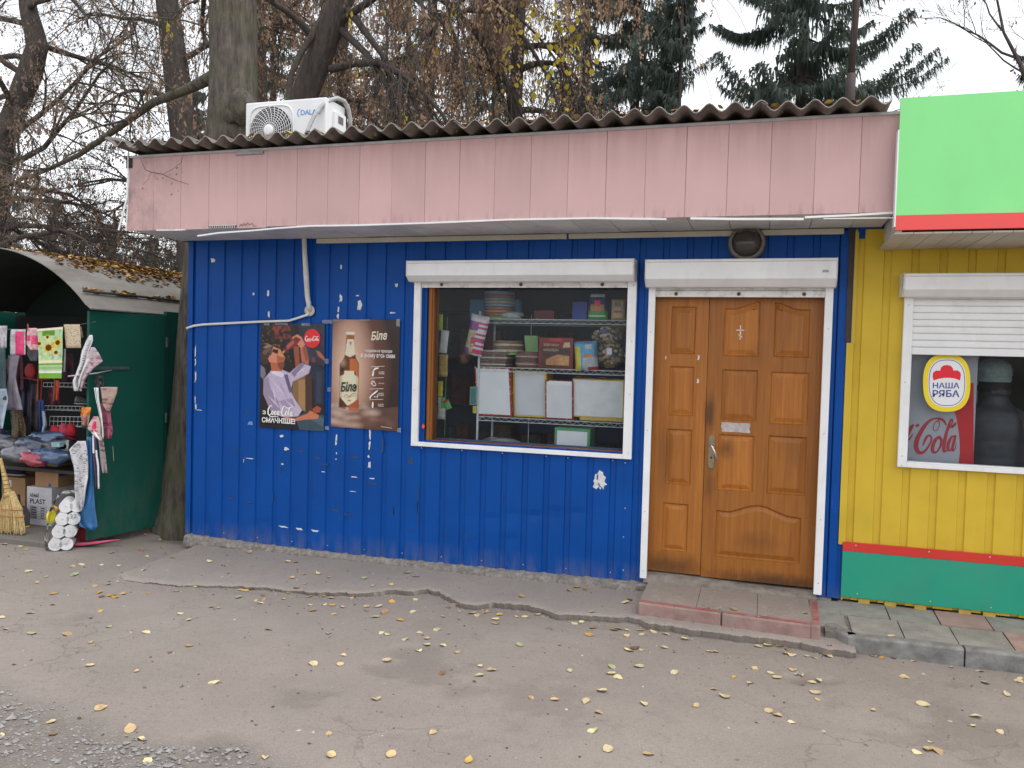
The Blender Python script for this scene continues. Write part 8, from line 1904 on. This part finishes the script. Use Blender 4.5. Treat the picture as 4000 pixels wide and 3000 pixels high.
# ================================================================== FALLEN LEAVES, one by one
PTS1 = '745,198 905,215 1045,188 1078,176 1243,215 1277,218 975,233 985,265 620,252 435,232 352,229 313,236 530,262 512,233 632,193 482,178 610,167 628,100 690,123 700,155 123,258 197,282 160,307 322,273 410,322 508,303 463,314 230,355 228,402 428,350 437,368 482,362 530,355 497,370 640,353 763,343 850,310 434,430 130,438 10,458 28,507 138,527 290,530 392,563 470,497 632,522 815,468 778,442 912,413 945,417 1040,322 1030,370 1060,342 1085,335 1135,362 1105,384 1125,395 1138,380 1225,377 1250,350 1320,312 1372,267 1310,270 1262,285 1420,283 1430,352 1390,362 1335,367 1280,347 1530,365 1515,375 1573,288 1608,320 1690,315 1760,264 1797,280 1693,390 1795,380 1435,405 1405,400 1340,403 1350,427 1480,412 1443,443 1585,430 1620,455 1580,410 1635,410 1660,435 1730,468 1785,433 1965,402 1935,415 1985,432 2040,440 2060,448 2090,438 2110,432 2140,465 2142,484 2155,445 1915,453 1162,510 1420,525 1648,523 1675,530 1815,523 1750,552 1845,548 1845,575 1810,600 1915,577 1975,608 1887,510 1485,620 1470,660 1353,658 1672,640 1910,697 2075,668 2125,685 2072,712 590,690 732,608 818,580 925,740 1625,808 610,980 562,942 220,910 230,962 637,1078 1145,1060 1430,1052 1688,1050 1870,955 1420,962 2025,1075 435,848 5,968 390,665 110,163 60,160 20,140 90,150'
PTS2 = '248,340 280,326 315,335 43,367 345,433 510,380 490,393 55,455 22,453 110,445 935,350 960,420 1265,438 1365,440 1515,426 1790,428 1925,517 1640,537 270,485 300,478 160,508 350,502 440,512 460,508 495,512 555,513 610,520 560,532 495,535 335,533 668,530 745,512 870,508 750,553 660,586 560,597 530,590 505,600 850,605 880,605 1065,582 1105,578 1155,580 1185,575 1210,582 1190,595 1278,587 1310,593 1365,620 1565,624 1600,630 1650,633 1700,637 1735,645 35,577 250,688 430,670 428,700 457,717 548,670 700,697 960,713 1028,740 1048,678 1118,697 1145,716 1213,683 1245,715 1230,720 1290,737 1325,737 1312,783 1320,813 870,766 918,800 793,838 570,828 390,773 320,818 83,803 185,813 375,867 1110,863 1145,880 1205,910 1560,857 1775,832 2020,690 2045,740 2190,733 2195,720 2137,790 2005,885 1993,925 2108,952 1810,995 1750,1042 1800,1027 1840,1035 348,947 415,1027 590,1050 1900,672'
fl_m = [M('fallen_leaf_pale', (.58, .48, .28), .75, .2, 40, rnd=.18), M('fallen_leaf_tan', (.50, .36, .19), .75, .25, 40, rnd=.25), M('fallen_leaf_ochre', (.50, .31, .08), .75, .25, 40, rnd=.2), M('fallen_leaf_brown', (.24, .14, .075), .8, .3, 40, rnd=.3), M('fallen_leaf_green', (.34, .38, .20), .75, .2, 40, rnd=.15)]
for m_ in fl_m:
    nt = m_.node_tree; bs = nt.nodes['Principled BSDF']; n_ = noise(nt, 90, 3, .6); bump(nt, bs, n_, .2, .003)
lg = random.Random(99); lmesh = []
for k in range(10):
    b = MB(); out_ = [(-.52, 0), (-.44, .20), (-.22, .40), (.05, .42), (.28, .30), (.44, .14), (.58, 0), (.44, -.14), (.28, -.30), (.05, -.42), (-.22, -.40), (-.44, -.20)]
    cu, cv, tw, lift = lg.uniform(.2, 1.0), lg.uniform(-.5, .8), lg.uniform(-.5, .5), lg.uniform(.0, .3); asp = lg.uniform(.75, 1.0)
    def hgt(x, y): return max(0, cu*y*y+cv*x*x*.7+tw*x*y+lift*(x+.5)*.35+.03)
    V_ = [(x*lg.uniform(.93, 1.05), y*asp*lg.uniform(.9, 1.08)) for x, y in out_]; mid_ = [(x, 0) for x in (-.3, -.05, .2, .42)]
    vs3 = [(x, y, hgt(x, y)+lg.uniform(-.02, .03)) for x, y in V_]+[(x, 0, hgt(x, 0)-.035) for x, _ in mid_]
    F_ = [(0, 12, 1), (1, 12, 2), (2, 12, 13), (2, 13, 3), (3, 13, 14), (3, 14, 4), (4, 14, 15), (4, 15, 5), (5, 15, 6), (6, 15, 7), (7, 15, 8), (8, 15, 14), (8, 14, 9), (9, 14, 13), (9, 13, 10), (10, 13, 12), (10, 12, 11), (11, 12, 0)]
    b.add(vs3, F_); zz = min(v[2] for v in b.v); b.v = [(x, y, z-zz) for x, y, z in b.v]
    s_ = len(b.v); b.add([(-.50, -.012, .01), (-.82, .03, .012), (-.82, .05, .012), (-.50, .012, .01)], [(0, 1, 2, 3)])
    lmesh.append(b)
lcache = {}
def ground_z(x, y):
    if 4.66 < x < 9 and -.63 < y < 0: return pav_z(y)
    if 3.44 < x < 4.62 and fa[1]+(fb[1]-fa[1])*(x-fa[0])/(fb[0]-fa[0])+.005 < y < 0: return SZ
    if xa[0] < x < 4.78 and y > float(np.interp(x, xa, ya))+.01 and y < .1:
        y0 = float(np.interp(x, xa, ya)); t = (y-y0)/(.1-y0); return float(np.interp(x, xa, zt)+(np.interp(x, xa, zw)-np.interp(x, xa, zt))*t)
    i = int(np.clip(np.searchsorted(XS, x), 0, nx_-1)); j = int(np.clip(np.searchsorted(YS, y), 0, ny_-1)); return float(GZ[j, i])
cnt = {}
def place_leaf(u, v, i):
    z = ROADZ
    for _ in range(4): x, y = G(u, v, z); z = ground_z(x, y)
    k = lg.randrange(10); mi = lg.choices(range(5), (40, 32, 12, 11, 5))[0]
    if (k, mi) not in lcache:
        me_ = lmesh[k].mesh('fallen_leaf'); me_.materials.append(fl_m[mi]); me_.polygons.foreach_set('use_smooth', [True]*len(me_.polygons)); lcache[(k, mi)] = me_
    o = bpy.data.objects.new('fallen_leaf', lcache[(k, mi)]); s_ = lg.choice((lg.uniform(.032, .048), lg.uniform(.042, .058), lg.uniform(.048, .068)))*(1.0 if y > -1.5 else 1.05)
    o.scale = (s_, s_, s_); o.location = (x, y, z+.001); o.rotation_euler = (lg.uniform(-.2, .25), lg.uniform(-.2, .2), lg.uniform(0, 6.28)); COL.objects.link(o)
    cn_ = ('pale yellow', 'tan', 'ochre', 'brown', 'greenish')[mi]
    ye_ = float(np.interp(x, xa, ya))
    if 3.44 < x < 4.62 and z == SZ: pl_ = 'on the doorstep'
    elif x > 4.66 and y > -.63: pl_ = 'on the tiled pavement'
    elif x < -.7 and y > -1.0: pl_ = 'before the market stall'
    elif bool(inpoly(np.array([x]), np.array([y]), gravel_poly)[0]): pl_ = 'on the gravel'
    else:
        row = 'on the apron' if (y > ye_ and x < 3.6) else 'at the apron edge' if y > ye_-.28 else 'on mid road' if v < 1450 else 'on the nearest asphalt'
        pl_ = row+(' left of the posters' if u < 500 else ' below the posters' if u < 860 else ' below the shop window' if u < 1390 else ' before the door' if u < 1800 else ' before the yellow kiosk')
    o['category'] = 'leaf'; cnt.setdefault((cn_, pl_), []).append((u, o))
i = 0
for s_, ox in ((PTS1, 0), (PTS2, 1106)):
    for q in s_.split():
        x_, y_ = q.split(','); place_leaf(ox+int(x_)/2, 1106+int(y_)/2, i); i += 1
ORD = ('leftmost', 'second from left', 'third from left', 'fourth from left', 'fifth from left', 'sixth from left', 'seventh from left', 'eighth from left', 'ninth from left', 'tenth from left', 'eleventh from left', 'twelfth from left')
for (cn_, pl_), lst in cnt.items():
    lst.sort(key=lambda q: q[0])
    for k, (u, o) in enumerate(lst):
        tag(o, f'{cn_} fallen leaf {pl_}'+('' if len(lst) == 1 else f', {ORD[k] if k < len(ORD) else "rightmost"}'), None, f'fallen leaves {pl_}')
# small grit and leaf crumbs on the asphalt
b = MB(); g_ = random.Random(17)
for i in range(1500):
    x, y = g_.uniform(-2.4, 6.4), g_.uniform(-4.2, -.2); z = ground_z(x, y); r = g_.choice((.003, .004, .005, .006, .009)); a = g_.uniform(0, 6.28); ca, sa = math.cos(a)*r, math.sin(a)*r; e = g_.uniform(.5, 1.8)
    b.add([(x-ca*e, y-sa*e, z), (x+sa, y-ca, z), (x+ca*e, y+sa*e, z), (x-sa, y+ca, z), (x, y, z+r*.8)], [(0, 1, 4), (1, 2, 4), (2, 3, 4), (3, 0, 4)], g_.choice((0, 0, 1, 1, 2)))
tag(b.build('grit', [M('grit_dark', (.08, .07, .062), .9, .3, 30), M('grit_brown', (.16, .12, .09), .9, .3, 30), M('grit_light', (.40, .38, .35), .9, .2, 30)], None, recalc=False), 'fine grit and leaf crumbs scattered over the asphalt', 'grit', kind='stuff')

# dead twig caught on the left end of the fascia
g_ = random.Random(5); tw_ = thing('dead_twig', 'thin dead twig with shrivelled leaves hanging before the left end of the pink fascia', 'twig', A3(*C45(480, 400), -.66))
b = MB(); P0 = [A3(*C45(325, 255), -.64), A3(*C45(370, 360), -.66), A3(*C45(420, 382), -.67), A3(*C45(520, 400), -.67), A3(*C45(640, 455), -.68), A3(*C45(745, 487), -.68)]
b.tube(P0, [.002, .003, .003, .003, .0025, .0015], 4); b.tube([P0[3], A3(*C45(600, 360), -.67), A3(*C45(680, 300), -.66), A3(*C45(700, 235), -.64)], .0018, 4); b.tube([P0[2], A3(*C45(400, 440), -.67), A3(*C45(350, 490), -.67)], .0015, 4)
b.build('stem', M('twig_grey', (.10, .08, .07), .9, .2, 20), tw_)
for x, y in ((455, 425), (475, 440), (520, 432), (500, 380), (578, 400), (645, 345), (600, 482), (662, 478), (690, 385), (655, 545), (597, 575), (348, 522), (640, 400), (550, 460)):
    q = A3(*C45(x, y), -.672); b = MB(); r = g_.uniform(.006, .013); a = g_.uniform(0, 3); b.add([(q[0]-r*math.cos(a), q[1], q[2]-r*math.sin(a)), (q[0]+r*.3, q[1]-.004, q[2]+r*.5), (q[0]+r*math.cos(a), q[1], q[2]+r*math.sin(a)), (q[0]-r*.3, q[1]+.004, q[2]-r*.5)], [(0, 1, 2, 3)]); b.build('leaf', MATS['fallen_leaf_brown'], tw_, recalc=False)
